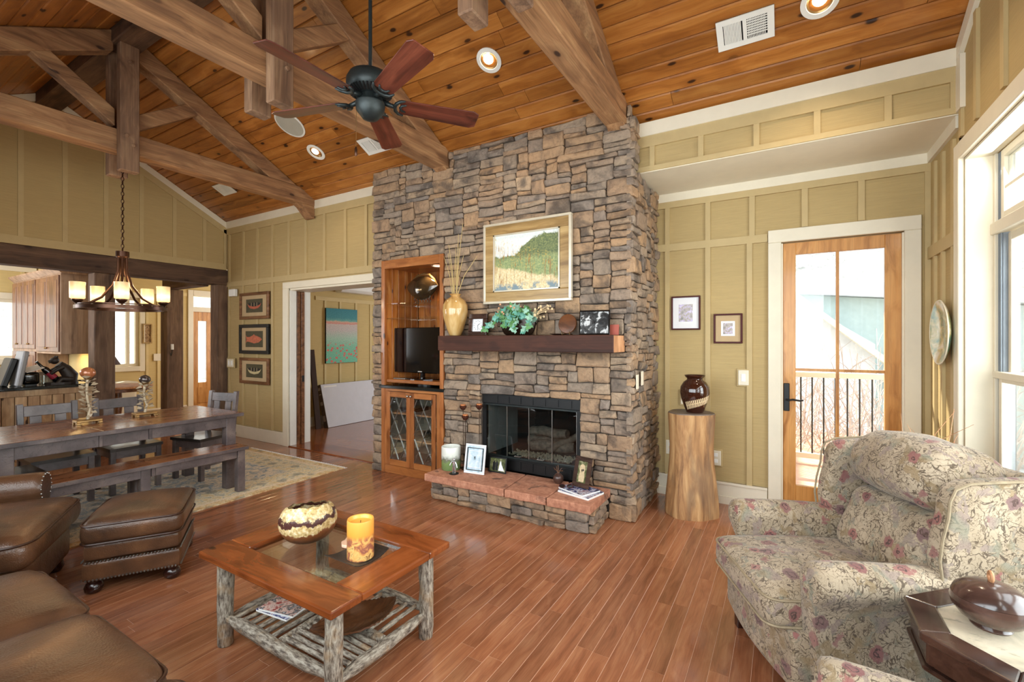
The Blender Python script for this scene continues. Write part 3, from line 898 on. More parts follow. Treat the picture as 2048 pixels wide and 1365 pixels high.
G().box(GXm - .011, GXm + .011, y0 + .006, y1 - .006, GZ0, GZ1).build('muntin', M['doorwood'], d2)
for a, b in ((GX0, GXm - .011), (GXm + .011, GX1)):
    G().box(a, b, y0 + .006, y1 - .006, GZm - .011, GZm + .011).build('muntin', M['doorwood'], d2)
for a, b in ((GX0, GXm - .011), (GXm + .011, GX1)):
    for c, d in ((GZ0, GZm - .011), (GZm + .011, GZ1)):
        G().box(a, b, 4.645, 4.650, c, d).build('pane', M['glass'], d2)
hd = G().box(-0.008, 0.036, 4.612, 4.625, 0.885, 1.125).build('handle_plate', M['black'], d2, bevel=0.004)
G().tube([(0.014, 4.612, 0.985), (0.014, 4.57, 0.985), (0.03, 4.560, 0.985), (0.06, 4.558, 0.992), (0.11, 4.560, 0.985), (0.135, 4.562, 0.99)], [0.009, 0.008, 0.008, 0.009, 0.008, 0.006], 8).build('lever', M['black'], hd, smooth=True)
for z in (2.05, 1.30, 0.42):
    G().lathe([(0.009, 0), (0.009, 0.11)], 8, (0.792, 4.618, z)).build('hinge', M['brass'], d2)
structure(G().box(DX0, DX1, 4.60, 4.80, -0.005, 0.014).build('trim_7', M['alu']), 'metal sill of the glazed door')

# window wall
WZ0, WZ1 = 0.45, 2.62
wins = [(2.72, 3.84), (1.45, 2.55), (0.2, 1.28)]
g = G()
g.box(XR, XR + .22, 3.84, YA + .2, 0, 3.0)
g.box(XR, XR + .22, YF - .2, 3.84, 0, WZ0)
for a, b in ((2.55, 2.72), (1.28, 1.45), (YF - .2, 0.2)): g.box(XR, XR + .22, a, b, WZ0, WZ1)
g.prism([(YF - .2, WZ1), (3.84, WZ1), (3.94, WZ1), (3.94, zc(3.94) + .05), (YRIDGE, ZR + .05), (YF - .2, zc(YF - .2) + .05)], 'X', XR, XR + .22)
wr = structure(g.build('wall_right', M['wall']), 'olive board-and-batten wall with tall windows')
for y in (4.44, 4.245, 4.02):
    G().box(XR - BT, XR, y - .022, y + .022, 0.2, 2.11).build('batten', M['batten'], wr)
    G().box(XR - BT, XR, y - .022, y + .022, 2.20, 2.80).build('batten', M['batten'], wr)
for y in (3.60, 3.22, 2.84, 2.46, 2.08):
    G().box(XR - BT, XR, y - .022, y + .022, 2.76, zc(y) - .14).build('batten', M['batten'], wr)
G().box(XR - BT, XR, 3.84, 3.88, 2.76, 3.2).build('batten', M['batten'], wr)
G().box(XR - BT - .002, XR, 3.95, YA, 2.11, 2.20).build('rail', M['batten'], wr)
structure(G().box(XR - .022, XR, 3.95, YA, 0, 0.2).build('baseboard_right', M['cream'], bevel=.004), 'cream baseboard under the hanging plate')
structure(G().prism([(YRIDGE, ZR - .03), (YB, zc(YB) - .01), (YB, zc(YB) - .115), (YRIDGE, ZR - .135)], 'X', XR - .026, XR).build('trim_8', M['cream']), 'cream rake board on the window wall')
structure(G().box(XR - .026, XR, YB - .10, YB - .0, 2.93, 3.26).build('trim_9', M['cream']), 'cream corner board at the soffit end')
structure(G().prism([(YRIDGE, ZR - .03), (YF, zc(YF) - .01), (YF, zc(YF) - .115), (YRIDGE, ZR - .135)], 'X', XR - .026, XR).build('trim_10', M['cream']), 'cream rake board behind the camera side')
lab = ['white double-hung window with transom beside the hanging plate', 'white double-hung window behind the wing chair', 'white double-hung window nearest the camera']
for i, (a, b) in enumerate(wins):
    w = root('window_%d' % (i + 1), lab[i])
    G().box(XR - .03, XR, b, b + .09, WZ0 - .1, WZ1 + .10).build('casing', M['cream'], w, bevel=.004)
    G().box(XR - .03, XR, a - .085, a, WZ0 - .1, WZ1 + .10).build('casing', M['cream'], w, bevel=.004)
    G().box(XR - .032, XR, a, b, WZ1, WZ1 + .10).build('casing_head', M['cream'], w, bevel=.004)
    G().box(XR - .05, XR + .13, a, b, WZ0 - .03, WZ0).build('window_sill', M['cream'], w, bevel=.004)
    for y_, q in ((b - .015, b), (a, a + .015)):
        G().box(XR, XR + .13, y_, q, WZ0, WZ1).build('jamb', M['cream'], w)
    G().box(XR, XR + .13, a + .015, b - .015, WZ1 - .015, WZ1).build('head_jamb', M['cream'], w)
    X0, X1 = XR + .12, XR + .19
    fa, fb = a + .015, b - .015
    for y_, q in ((fb - .03, fb), (fa, fa + .03)):
        G().box(X0, X1, y_, q, WZ0, WZ1 - .015).build('window_frame', M['cream'], w, bevel=.003)
    G().box(X0 - .012, X1, fa, fb, 2.125, 2.195).build('transom_bar', M['cream'], w, bevel=.004)
    # grey balance tracks beside each sash
    for z0, z1 in ((WZ0 + .02, 2.125), (2.195, WZ1 - .02)):
        for y_, q in ((fb - .085, fb - .03), (fa + .03, fa + .085)):
            G().box(X0 + .02, X1, y_, q, z0, z1).build('track', M['alu'], w)
            for k in range(3):
                G().box(X0 + .012, X0 + .02, y_ + .008 + k * .016, y_ + .014 + k * .016, z0, z1).build('track_rib', M['alu'], w)
    def sash(z0, z1, x0, x1, bars=False):
        p0, p1 = fa + .085, fb - .085
        G().box(x0, x1, p1 - .04, p1, z0, z1).build('sash_stile', M['cream'], w, bevel=.003)
        G().box(x0, x1, p0, p0 + .04, z0, z1).build('sash_stile', M['cream'], w, bevel=.003)
        G().box(x0, x1, p0 + .04, p1 - .04, z0, z0 + .045).build('sash_rail', M['cream'], w, bevel=.003)
        G().box(x0, x1, p0 + .04, p1 - .04, z1 - .045, z1).build('sash_rail', M['cream'], w, bevel=.003)
        xm = (x0 + x1) / 2
        G().box(xm - .002, xm + .002, p0 + .04, p1 - .04, z0 + .045, z1 - .045).build('pane', M['glass'], w)
        if bars:
            zm = z0 + (z1 - z0) * .45
            G().box(x0 + .005, x1 - .005, p0 + .04, p1 - .04, zm - .009, zm + .009).build('muntin', M['cream'], w)
            ym = (p0 + p1) / 2
            G().box(x0 + .005, x1 - .005, ym - .009, ym + .009, z0 + .045, z1 - .045).build('muntin', M['cream'], w)
    sash(2.195, WZ1 - .02, X0 + .01, X1 - .02, True)
    sash(1.26, 2.12, X1 - .03, X1, False)
    sash(WZ0 + .01, 1.30, X0, X1 - .035, False)
    G().box(X0 - .01, X1 - .03, fa + .03, fb - .03, 1.275, 1.315).build('meeting_rail', M['cream'], w, bevel=.003)

# wall behind the camera, with unseen wide windows added to even the light
g = G()
g.box(XL - .2, -4.6, YF - .2, YF, 0, 3.25).box(0.75, XR, YF - .2, YF, 0, 3.25)
g.box(-4.6, 0.75, YF - .2, YF, 0, 0.85).box(-4.6, 0.75, YF - .2, YF, 2.75, 3.25)
structure(g.build('wall_front', M['wall']), 'olive wall with added wide windows behind the sofa')
for i, (a, b) in enumerate(((-4.6, -2.85), (-2.85, -1.05), (-1.05, 0.75))):
    w = root('window_%d' % (4 + i), ['unseen wide window added behind the sofa, kitchen end', 'unseen wide window added behind the middle of the sofa', 'unseen wide window added behind the sofa, near the window wall'][i])
    G().box(a, a + .05, YF - .12, YF + .02, .85, 2.75).build('window_frame', M['cream'], w)
    G().box(b - .05, b, YF - .12, YF + .02, .85, 2.75).build('window_frame', M['cream'], w)
    G().box(a + .05, b - .05, YF - .12, YF + .02, .85, .90).build('window_frame', M['cream'], w)
    G().box(a + .05, b - .05, YF - .12, YF + .02, 2.70, 2.75).build('window_frame', M['cream'], w)
    G().box(a + .05, b - .05, YF - .06, YF - .055, .90, 2.70).build('pane', M['glass'], w)

# gable wall toward the kitchen: panels above a timber header
g = G()
g.prism([(YF, 2.62), (YB + .02, 2.62), (YB + .02, zc(YB) + .03), (YRIDGE, ZR + .03), (YF, zc(YF) + .03)], 'X', XL - .2, XL)
wl = structure(g.build('wall_left', M['wall']), 'olive panelled gable over the kitchen opening')
for y in (-0.35, 0.05, 0.45, 0.85, 1.25, 1.632, 2.012, 2.407, 2.79, 3.186, 3.584):
    G().box(XL, XL + BT * .6, y - .024, y + .024, 2.70, zc(y) - .13).build('batten', M['batten'], wl)
G().box(XL, XL + BT, YF, YB - .03, 2.64, 2.70).build('rail', M['batten'], wl)
G().box(XL, XL + BT + .02, YF, YB - .03, 2.60, 2.64).build('rail', M['batten'], wl)
G().box(XL, XL + BT, YB - .06, YB - .02, 2.70, 3.24).build('batten', M['batten'], wl)
for k, (ya, yb) in enumerate(((YB - .02, YRIDGE + .1), (YF, YRIDGE - .1))):
    structure(G().prism([(ya, zc(ya) - .005), (yb, zc(yb) - .005), (yb, zc(yb) - .095), (ya, zc(ya) - .095)], 'X', XL, XL + .024).build('trim_%d' % (11 + k), M['cream']), ['cream rake board over the kitchen gable', 'cream rake board on the far side of the gable'][k])
    if k == 0:
        G().prism([(ya, zc(ya) - .095), (yb, zc(yb) - .095), (yb, zc(yb) - .19), (ya, zc(ya) - .19)], 'X', XL, XL + BT).build('rail', M['batten'], wl)
structure(G().box(XL - .19, XL + .03, YF, YB - .001, 2.365, 2.60).build('header_beam', M['beam_dark'], bevel=.008), 'dark timber header across the kitchen opening')
structure(G().box(XL - .19, XL + .02, 2.285, 2.50, 0, 2.365).build('timber_post', M['post_dark'], bevel=.008), 'dark timber post at the end of the bar')
structure(G().box(XL - .19, XL + .02, 3.76, 3.915, 0, 2.365).build('timber_post', M['post_dark'], bevel=.008), 'dark timber post against the picture wall')
structure(G().box(-8.95, -8.72, 3.55, 3.79, 0, 2.34).build('timber_post', M['post_dark'], bevel=.008), 'dark timber post standing in the entry hall')
structure(G().box(-8.92, XL - .19, 3.56, 3.74, 2.342, 2.50).build('tie_beam', M['beamx'], bevel=.008), 'short timber beam from the entry post')
# ------------------------------------------------------------------ kitchen and entry beyond the gable
XK = -10.6
g = G()
wk_open = [(1.2, 2.25, 1.2, 2.15), (3.42, 3.86, 1.0, 2.30), (4.78, 5.72, 0.0, 2.42)]   # windows + entry door
def holed_wall_x(g, x0, x1, ya, yb, za, zb, holes):
    ys = sorted(holes)
    cur = ya
    for a, b, c, d in ys:
        g.box(x0, x1, cur, a, za, zb)
        if c > za: g.box(x0, x1, a, b, za, c)
        g.box(x0, x1, a, b, d, zb)
        cur = b
    g.box(x0, x1, cur, yb, za, zb)
holed_wall_x(g, XK - .15, XK, YF - .2, 6.3, 0, 2.85, wk_open)
wk = structure(g.build('wall_kitchen', M['kwall']), 'ochre board-and-batten wall at the far side of the kitchen')
y = 2.50
while y < 6.2:
    if not (3.36 < y < 3.92 or 4.66 < y < 5.85):
        G().box(XK, XK + .018, y - .02, y + .02, 0.16, 2.40).build('batten', M['kbatten'], wk)
    y += 0.185
G().box(XK, XK + .02, 2.5, 4.66, 2.40, 2.47).build('rail', M['kbatten'], wk)
for y in (0.3, 0.7, 1.1, 2.3): G().box(XK, XK + .018, y - .02, y + .02, 2.26, 2.80).build('batten', M['kbatten'], wk)
structure(G().box(XK, XK + .02, 2.46, 4.66, 0, .16).build('baseboard_kitchen', M['cream']), 'cream baseboard in the breakfast corner')
structure(G().box(XK - .1, XL - .19, YF - .2, 6.3, 2.85, 2.95).build('ceiling_kitchen', M['cream']), 'cream kitchen ceiling')
structure(G().box(XK, XL - .2, 6.1, 6.3, 0, 2.85).build('wall_entry', M['kwall']), 'ochre wall at the end of the entry hall')
structure(G().box(XK, XL - .2, YF - .2, YF - .05, 0, 2.85).build('wall_kitchen_side', M['kwall']), 'ochre wall at the near side of the kitchen')
structure(G().box(XK, -8.12, 2.47, 2.60, 0, 2.85).build('wall_partition', M['kwall']), 'ochre partition behind the kitchen cabinets')
structure(G().box(XK, XK + .05, 0.9, 2.45, 2.60, 2.68).build('trim_13', M['cream']), 'cream crown board over the kitchen window')
# kitchen + breakfast windows
for i, (a, b, c, d) in enumerate(wk_open[:2]):
    w = root('window_%d' % (7 + i), ['bright kitchen window beside the tall cabinet', 'narrow white casement window in the breakfast corner'][i])
    for y_, q in ((a - .08, a), (b, b + .08)): G().box(XK, XK + .03, y_, q, c - .1, d + .1).build('casing', M['cream'], w, bevel=.003)
    G().box(XK, XK + .03, a, b, d, d + .1).build('casing_head', M['cream'], w, bevel=.003)
    G().box(XK, XK + .05, a, b, c - .09, c).build('window_sill', M['cream'], w, bevel=.003)
    for y_, q in ((a, a + .05), (b - .05, b)): G().box(XK - .1, XK - .03, y_, q, c, d).build('sash_stile', M['cream'], w)
    for z_, q in ((c, c + .05), (d - .05, d)): G().box(XK - .1, XK - .03, a + .05, b - .05, z_, q).build('sash_rail', M['cream'], w)
    if i == 1: G().box(XK - .1, XK - .03, (a + b) / 2 + .03, (a + b) / 2 + .08, c + .05, d - .05).build('mullion', M['cream'], w)
    G().box(XK - .07, XK - .065, a + .05, b - .05, c + .05, d - .05).build('pane', M['glass'], w)
# entry door with tall light and transom
a, b, c, d = wk_open[2]
d3 = root('door_3', 'stained wooden entry door with a tall narrow light and transom')
G().box(XK, XK + .03, a - .10, a, 0, 2.54).build('casing', M['cream'], d3, bevel=.004)
G().box(XK, XK + .03, b, b + .10, 0, 2.54).build('casing', M['cream'], d3, bevel=.004)
G().box(XK, XK + .032, a, b, 2.42, 2.54).build('casing_head', M['cream'], d3, bevel=.004)
G().box(XK - .1, XK + .01, a, b, 2.09, 2.19).build('transom_bar', M['cream'], d3, bevel=.004)
G().box(XK - .07, XK - .064, a, b, 2.19, 2.42).build('transom_pane', M['glass'], d3)
G().box(XK - .09, XK - .04, a + .01, a + .12, 0.01, 2.09).build('stile', M['doorwood'], d3, bevel=.003)
G().box(XK - .09, XK - .04, a + .29, b - .01, 0.01, 2.09).build('stile', M['doorwood'], d3, bevel=.003)
G().box(XK - .09, XK - .04, a + .12, a + .29, 1.90, 2.09).build('rail', M['doorwood'], d3, bevel=.003)
G().box(XK - .09, XK - .04, a + .12, a + .29, 0.01, .60).build('rail', M['doorwood'], d3, bevel=.003)
G().box(XK - .066, XK - .06, a + .12, a + .29, .60, 1.90).build('pane', M['glass'], d3)
G().box(XK - .042, XK - .03, a + .10, a + .31, .16, .50).build('panel', M['doorwood'], d3, bevel=.008)
G().box(XK - .04, XK - .02, a + .40, a + .44, .82, 1.14).build('handle_plate', M['black'], d3, bevel=.004)

# bar between kitchen and dining space: boards, frame and granite top
t = thing('kitchen_bar', 'pine-boarded kitchen bar with a black granite top', 'counter', (XL, 0, 0))
G().box(-0.16, -0.02, YF + .02, 2.28, 0, 0.915).build('core', M['groove'], t)
y = YF + .04
i = 0
while y < 2.26:
    y2 = min(y + 0.105, 2.275)
    G().box(-0.02, 0.0, y + .003, y2 - .003, 0.09, 0.84).build('board', M['pineboard'], t, bevel=.004)
    y = y2
G().box(-0.02, 0.014, YF + .02, 2.28, 0.84, 0.915).build('top_rail', M['pineboard'], t, bevel=.003)
G().box(-0.02, 0.018, YF + .02, 2.28, 0.0, 0.09).build('skirting', M['pineboard'], t, bevel=.003)
G().box(-0.72, 0.04, YF + .02, 2.275, 0.915, 0.952).build('granite_top', M['granite'], t, bevel=.006)
BARZ = 0.952
# upper cabinets against the partition: each unit is a thing
def raised_door(x0, x1, y, z0, z1, t, arch=False):
    d = G().box(x0, x1, y - .02, y, z0, z1).build('door', M['cabdoor'], t, bevel=.004)
    G().box(x0 + .05, x1 - .05, y - .026, y - .019, z0 + .06, z1 - .06).build('panel', M['cabdoor'], d, bevel=.006)
    return d
t = thing('upper_cabinet', 'oak upper cabinet with a plain side panel next to the timber post', 'cabinet', (-8.2, 2.13, 1.31))
G().box(-.95, 0, 0.0, .335, 0, 1.07).build('body', M['oak'], t, bevel=.003)
for k in range(2):
    x1 = -.02 - k * .46
    d = raised_door(x1 - .45, x1, 0, .03, 1.05, t)
    G().sphere((x1 - (.43 if k == 0 else .02), -.03, .08), .013, 8, 6).build('knob', M['brass'], d, smooth=True)
G().prism([(0.0, 1.07), (-.06, 1.13), (-.06, 1.15), (.335, 1.15), (.335, 1.07)], 'X', -.95, .04).build('crown', M['oak'], t)
t = thing('tall_cabinet', 'tall wooden cabinet with stacked raised-panel doors beside the kitchen window', 'cabinet', (-9.16, 2.13, BARZ))
G().box(-1.10, 0, 0.0, .335, 0, 1.43).build('body', M['oak'], t, bevel=.003)
for k in range(2):
    x1 = -.02 - k * .54
    for z0, z1 in ((.42, 1.41), (.02, .38)):
        for q in range(2):
            d = raised_door(x1 - .26 - q * .262, x1 - q * .262, 0, z0, z1, t)
            G().sphere((x1 - (.24 if q == 0 else .285), -.03, z0 + .07 if z0 > .3 else z1 - .06), .013, 8, 6).build('knob', M['brass'], d, smooth=True)
G().prism([(0.0, 1.43), (-.06, 1.49), (-.06, 1.51), (.335, 1.51), (.335, 1.43)], 'X', -1.10, .0).build('crown', M['oak'], t)
t = thing('base_cabinet', 'wooden base cabinets with black granite under the tall cabinet', 'cabinet', (-8.33, 2.13, 0))
G().box(-1.95, 0, -.30, .335, 0, .915).build('body', M['oak'], t, bevel=.003)
G().box(-1.97, 0, -.33, .335, .915, BARZ - .0005).build('granite_top', M['granite'], t, bevel=.004)
light('under_cabinet_glow', 'AREA', (-8.45, 2.33, 1.29), 2.2, (1.0, .68, .30), direction=(0, .25, -1), size=.5, size_y=.1)

# things on the bar
bx = -7.86
t = thing('toaster', 'small black toaster on the bar with a white paper on top', 'toaster', (bx, 1.76, BARZ))
G().rbox(.20, .15, .15, .03, 4, m=Matrix.Translation((0, 0, .085))).build('body', M['gloss_black'], t, smooth=60)
G().box(-.08, .08, -.05, .05, 0, .012).build('base', M['black'], t)
tag(G().box(-.11, .11, -.08, .08, -.002, .002, m=Matrix.Rotation(R(18), 4, 'X') @ Matrix.Rotation(R(10), 4, 'Y')).build('paper_sheet', M['paper'], loc=(bx + .02, 1.785, BARZ + .20)), 'loose white paper lying on the black toaster', 'paper')
t = thing('wine_holder', 'dark bear figure holding a wine bottle on the bar', 'figurine', (bx + .04, 2.02, BARZ))
bear = plain('dark_resin', S(46, 36, 30), .5, var=.3, bump=.4, bs=40)
g = G()
g.tube([(0, .09, .02), (0, .10, .10), (0, .05, .18), (0, -.01, .245)], [.075, .08, .065, .045], 14)
g.sphere((0, -.045, .29), .045, 14, 10)
g.tube([(0, -.06, .285), (0, -.10, .275)], [.028, .018], 10)
g.build('body', bear, t, smooth=60)
for s in (-1, 1):
    G().sphere((s * .03, -.03, .335), .015, 8, 6).build('ear', bear, t, smooth=True)
    G().tube([(s * .05, .02, .21), (s * .06, -.05, .17), (s * .035, -.085, .13)], [.028, .022, .02], 10).build('arm', bear, t, smooth=True)
    G().tube([(s * .05, .10, .05), (s * .065, .0, .06), (s * .065, -.03, .012)], [.04, .03, .024], 10).build('leg', bear, t, smooth=True)
G().prism([(math.cos(a) * .10, math.sin(a) * .16 + .02) for a in [2 * PI * k / 16 for k in range(16)]], 'Z', 0, .02).build('base', bear, t)
t = thing('wine_bottle', 'dark wine bottle with a red label held by the bear', 'bottle', (bx + .045, 2.01, BARZ + .03))
mm = Matrix.Rotation(R(38), 4, 'X')
G().lathe([(.034, 0), (.037, .01), (.037, .19), (.03, .215), (.014, .24), (.0135, .31), (.015, .312), (.015, .322)], 18, m=mm).build('bottle', M['gloss_black'], t, smooth=40)
G().lathe([(.0378, .06), (.0378, .15)], 18, m=mm, close=False).build('label', plain('wine_label', S(150, 36, 54), .5), t, smooth=True)
t = thing('drinking_glass', 'clear tumbler on the bar beside the toaster', 'glass', (bx + .06, 1.875, BARZ))
G().lathe([(.026, 0), (.034, .11), (.032, .11), (.024, .006)], 14).build('tumbler', M['glass'], t, smooth=40)
tag(G().box(-.055, .055, -.07, .07, 0, .15).build('paper_carton', plain('kraft_carton', S(190, 160, 130), .7), bevel=.004, loc=(bx - .12, 1.93, BARZ)), 'small tan carton on the bar behind the tumbler', 'carton')
t = thing('cutting_board', 'dark narrow board leaning beside the toaster', 'cutting board', (bx - .1, 1.54, BARZ))
G().box(-.16, .16, -.03, .03, 0, .34, m=Matrix.Rotation(R(-16), 4, 'X')).build('board', M['black'], t, bevel=.012)
t = thing('cutting_board', 'pale grey board leaning on the dark board at the bar', 'cutting board', (bx + .02, 1.64, BARZ))
G().box(-.15, .15, -.025, .025, 0, .42, m=Matrix.Rotation(R(-9), 4, 'X')).build('board', plain('grey_board', S(150, 150, 152), .5), t, bevel=.012)
tag(G().box(-.045, .045, -.003, .003, 0, .12).build('outlet_plate', M['cream'], loc=(-8.35, 2.467, 1.06)), 'cream outlet plate under the kitchen cabinet', 'outlet')

# breakfast corner
t = thing('round_table', 'round pale-topped breakfast table past the timber post', 'table', (-9.3, 3.1, 0))
G().lathe([(.42, .72), (.45, .73), (.45, .75), (.44, .757)], 36).build('tabletop', M['endgrain'], t, smooth=30)
G().lathe([(.40, .67), (.40, .72)], 36).build('apron', M['frame_brown'], t, smooth=30)
G().lathe([(.05, .04), (.035, .2), (.06, .45), (.045, .67)], 14).build('pedestal', M['frame_brown'], t, smooth=40)
for k in range(3):
    a = k * 2 * PI / 3 + .4
    G().tube([(0, 0, .12), (.2 * math.cos(a), .2 * math.sin(a), .08), (.32 * math.cos(a), .32 * math.sin(a), .02)], [.03, .025, .02], 8).build('leg', M['frame_brown'], t, smooth=True)
t = thing('table_lamp', 'lamp with a dark cone shade on the breakfast table', 'lamp', (-9.42, 2.98, .757))
G().lathe([(.07, 0), (.07, .015), (.02, .03), (.03, .12), (.015, .22), (.012, .36)], 14).build('base', M['bronze'], t, smooth=40)
G().lathe([(.19, .34), (.045, .60)], 20, close=False).build('lamp_shade', plain('dark_shade', S(66, 40, 28), .6), t, smooth=40)
t = thing('shadow_box', 'small gilt shadow-box frame on the ochre wall', 'picture', (XK + .02, 3.97, 1.62))
for y_, q, z_, w_ in ((-.075, -.055, -.19, .19), (.055, .075, -.19, .19), (-.055, .055, -.19, -.17), (-.055, .055, .17, .19)):
    G().box(0, .035, y_, q, z_, w_).build('frame', M['frame_gold'], t)
G().box(0, .008, -.055, .055, -.17, .17).build('print', M['art_tan'], t)
tag(G().box(0, .008, -.06, .06, -.07, .07).build('switch_plate', M['cream'], bevel=.003, loc=(XK + .018, 4.14, 1.16)), 'cream switch plate below the gilt shadow box', 'switch')
t = thing('wall_sconce', 'small iron candle sconce on the entry post', 'sconce', (-8.72, 3.60, 1.34))
G().tube([(0, 0, -.06), (.02, 0, -.1), (.05, 0, -.06), (.06, 0, 0)], .006, 6).build('bracket', M['iron'], t, smooth=True)
G().lathe([(.02, 0), (.02, .09)], 10, (.06, 0, 0)).build('candle', M['paper'], t)
t = thing('bar_stool', 'pale painted low cabinet under the breakfast window', 'cabinet', (-10.2, 3.25, 0))
G().box(-.2, .2, -.35, .35, .03, .72).build('body', M['cream'], t, bevel=.005)
G().box(-.22, .22, -.37, .37, .72, .75).build('top', M['cream'], t, bevel=.005)
for s in (-1, 1): G().box(.2, .215, s * .17 - .15, s * .17 + .15, .08, .68).build('door', M['cream'], t, bevel=.004)
t.name = 'low_cabinet'

# ------------------------------------------------------------------ den seen through the doorway
XD = -7.05
wd = structure(G().box(XD - .15, XD, 4.23, 9.0, 0, 2.85).build('wall_den', M['kwall']), 'ochre board-and-batten wall in the den')
for y in (4.9, 5.30, 5.62, 5.98, 6.34, 6.70, 7.06, 7.42):
    G().box(XD, XD + .016, y - .02, y + .02, 0.16, 2.20 if 5.1 < y < 7.2 else 2.5).build('batten', M['kbatten'], wd)
G().box(XD, XD + .018, 5.1, 7.6, 2.20, 2.27).build('rail', M['kbatten'], wd)
G().box(XD, XD + .018, 4.23, 5.12, 2.33, 2.41).build('rail', M['kbatten'], wd)
structure(G().box(XD, XD + .02, 4.23, 9.0, 0, .16).build('baseboard_den', M['cream']), 'cream baseboard in the den')
structure(G().box(XD - .1, -3.0, 4.23, 9.0, 2.85, 2.95).build('ceiling_den', M['cream']), 'cream den ceiling')
structure(G().box(XD, -3.0, 8.8, 9.0, 0, 2.85).build('wall_den_back', M['kwall']), 'ochre end wall of the den')
structure(G().box(-3.15, -3.0, 4.62, 9.0, 0, 2.85).build('wall_den_side', M['kwall']), 'ochre side wall of the den')
t = thing('canvas_painting', 'tall canvas of red poppies in a green field in the den', 'painting', (XD + .02, 5.285, 1.08))
G().box(0, .03, 0, .69, 0, .99).build('stretcher', M['dark'], t)
G().box(.03, .033, .001, .689, .001, .989).build('canvas', M['poppy'], t)
t = thing('wall_air_conditioner', 'white wall-mounted air conditioner high on the den wall', 'air conditioner', (XD + .018, 5.50, 2.37))
G().prism([(0, 0), (.16, 0), (.21, .05), (.215, .12), (.19, .27), (0, .29)], 'Y', 0, .85).build('casing', M['white'], t, bevel=.012, seg=2)
G().box(.165, .2, .04, .81, .012, .03, m=Matrix.Rotation(R(-35), 4, 'Y') @ Matrix.Translation((-.0, 0, .0))).build('flap', M['whitemetal'], t)
t = thing('flat_carton', 'large flat white-faced carton leaning on the den wall', 'carton', (-6.66, 5.07, 0.0))
mm = Matrix.Rotation(R(-16), 4, 'Y')
G().box(-.10, 0, 0, 1.45, 0, .76, m=mm).build('carton', plain('brown_carton', S(84, 66, 52), .7), t, bevel=.003)
G().box(.0, .004, .005, 1.44, .005, .755, m=mm).build('front_sheet', plain('pale_carton_face', S(206, 206, 214), .6, var=.03), t)
G().box(.004, .0046, .06, .32, .70, .725, m=mm).build('label', M['paper'], t)
for z0, z1, y0 in ((.66, .71, 0), (.58, .60, 0), (.40, .46, 0), (.12, .22, 0)):
    G().box(-.085, -.02, -.0012, 0, z0, z1, m=mm).build('mark', plain('carton_mark', S(150, 132, 118), .7), t)
t = thing('folded_board', 'dark narrow board leaning in the den corner', 'board', (-6.72, 4.90, 0))
G().box(-.05, -.02, 0, .10, 0, 1.35, m=Matrix.Rotation(R(-8), 4, 'Y')).build('board', plain('dull_dark_board', S(60, 42, 34), .8), t, bevel=.003)

# ------------------------------------------------------------------ outdoors
snow = plain('pale_deck', S(226, 222, 214), .8, var=.06)
dk = structure(G().box(-3.5, 6, 4.80, 7.0, -.12, -.06).build('deck', snow), 'pale sunlit deck outside the door')
i = 0
y = 4.82
while y < 6.95:
    G().box(-3.5, 6, y, y + .13, -.06, -.03).build('deck_board', snow, dk)
    y += .137
t = thing('deck_railing', 'deck railing with thin black balusters and white rails', 'railing', (0, 6.6, -.03))
G().box(-3.5, 6, -.04, .04, 1.08, 1.14).build('top_rail', M['cream'], t)
G().box(-3.5, 6, -.03, .03, .10, .16).build('bottom_rail', M['cream'], t)
for x in (-1.2, 1.55, 3.6): G().box(x - .05, x + .05, -.05, .05, 0, 1.14).build('post', M['cream'], t)
bal = G().lathe([(.008, .16), (.008, 1.08)], 6).mesh('baluster', M['black'])
for k in range(40):
    place('baluster', bal, t, (-1.9 + k * .115, 0, 0))
# porch eave that shades the upper part of the door
structure(G().prism([(4.78, 3.50), (5.75, 3.24), (5.75, 3.36), (4.78, 3.70)], 'X', -3.5, 6).build('porch_eave', M['cream']), 'cream porch eave over the deck')
# hillside and thicket
def brush():
    t = NT('winter_hillside')
    v = t.coord()
    n = t.noise(t.vmath('MULTIPLY', v, (3.0, 3.0, 1.1)), 1.3, 6, 0.75, 1.0)
    c = t.ramp(n, [(0.35, S(120, 122, 120)), (0.5, S(176, 172, 166)), (0.65, S(222, 220, 218))])
    t.bsdf(c, 1.0, spec=0.0)
    return t.m
HB = brush()
g = G()
g.grid(lambda a, b: (-40 + 90 * a, 8 + 40 * b, -3.2 + 22 * b ** 1.2 + 0.5 * noise.noise(Vector((a * 30, b * 14, 0)))), 40, 24)
structure(g.build('hillside', HB), 'pale winter hillside beyond the deck')
g = G()
g.grid(lambda a, b: (2.0 + 40 * a, -40 + 80 * b, -3.0 + 10 * a ** 1.3), 12, 12)
structure(g.build('slope', HB), 'pale ground falling away outside the windows')
g = G()
g.grid(lambda a, b: (-13 - 30 * a, -30 + 70 * b, -1.0 + 12 * a ** 1.3), 10, 12)
structure(g.build('bank', HB), 'pale bank beyond the kitchen windows')
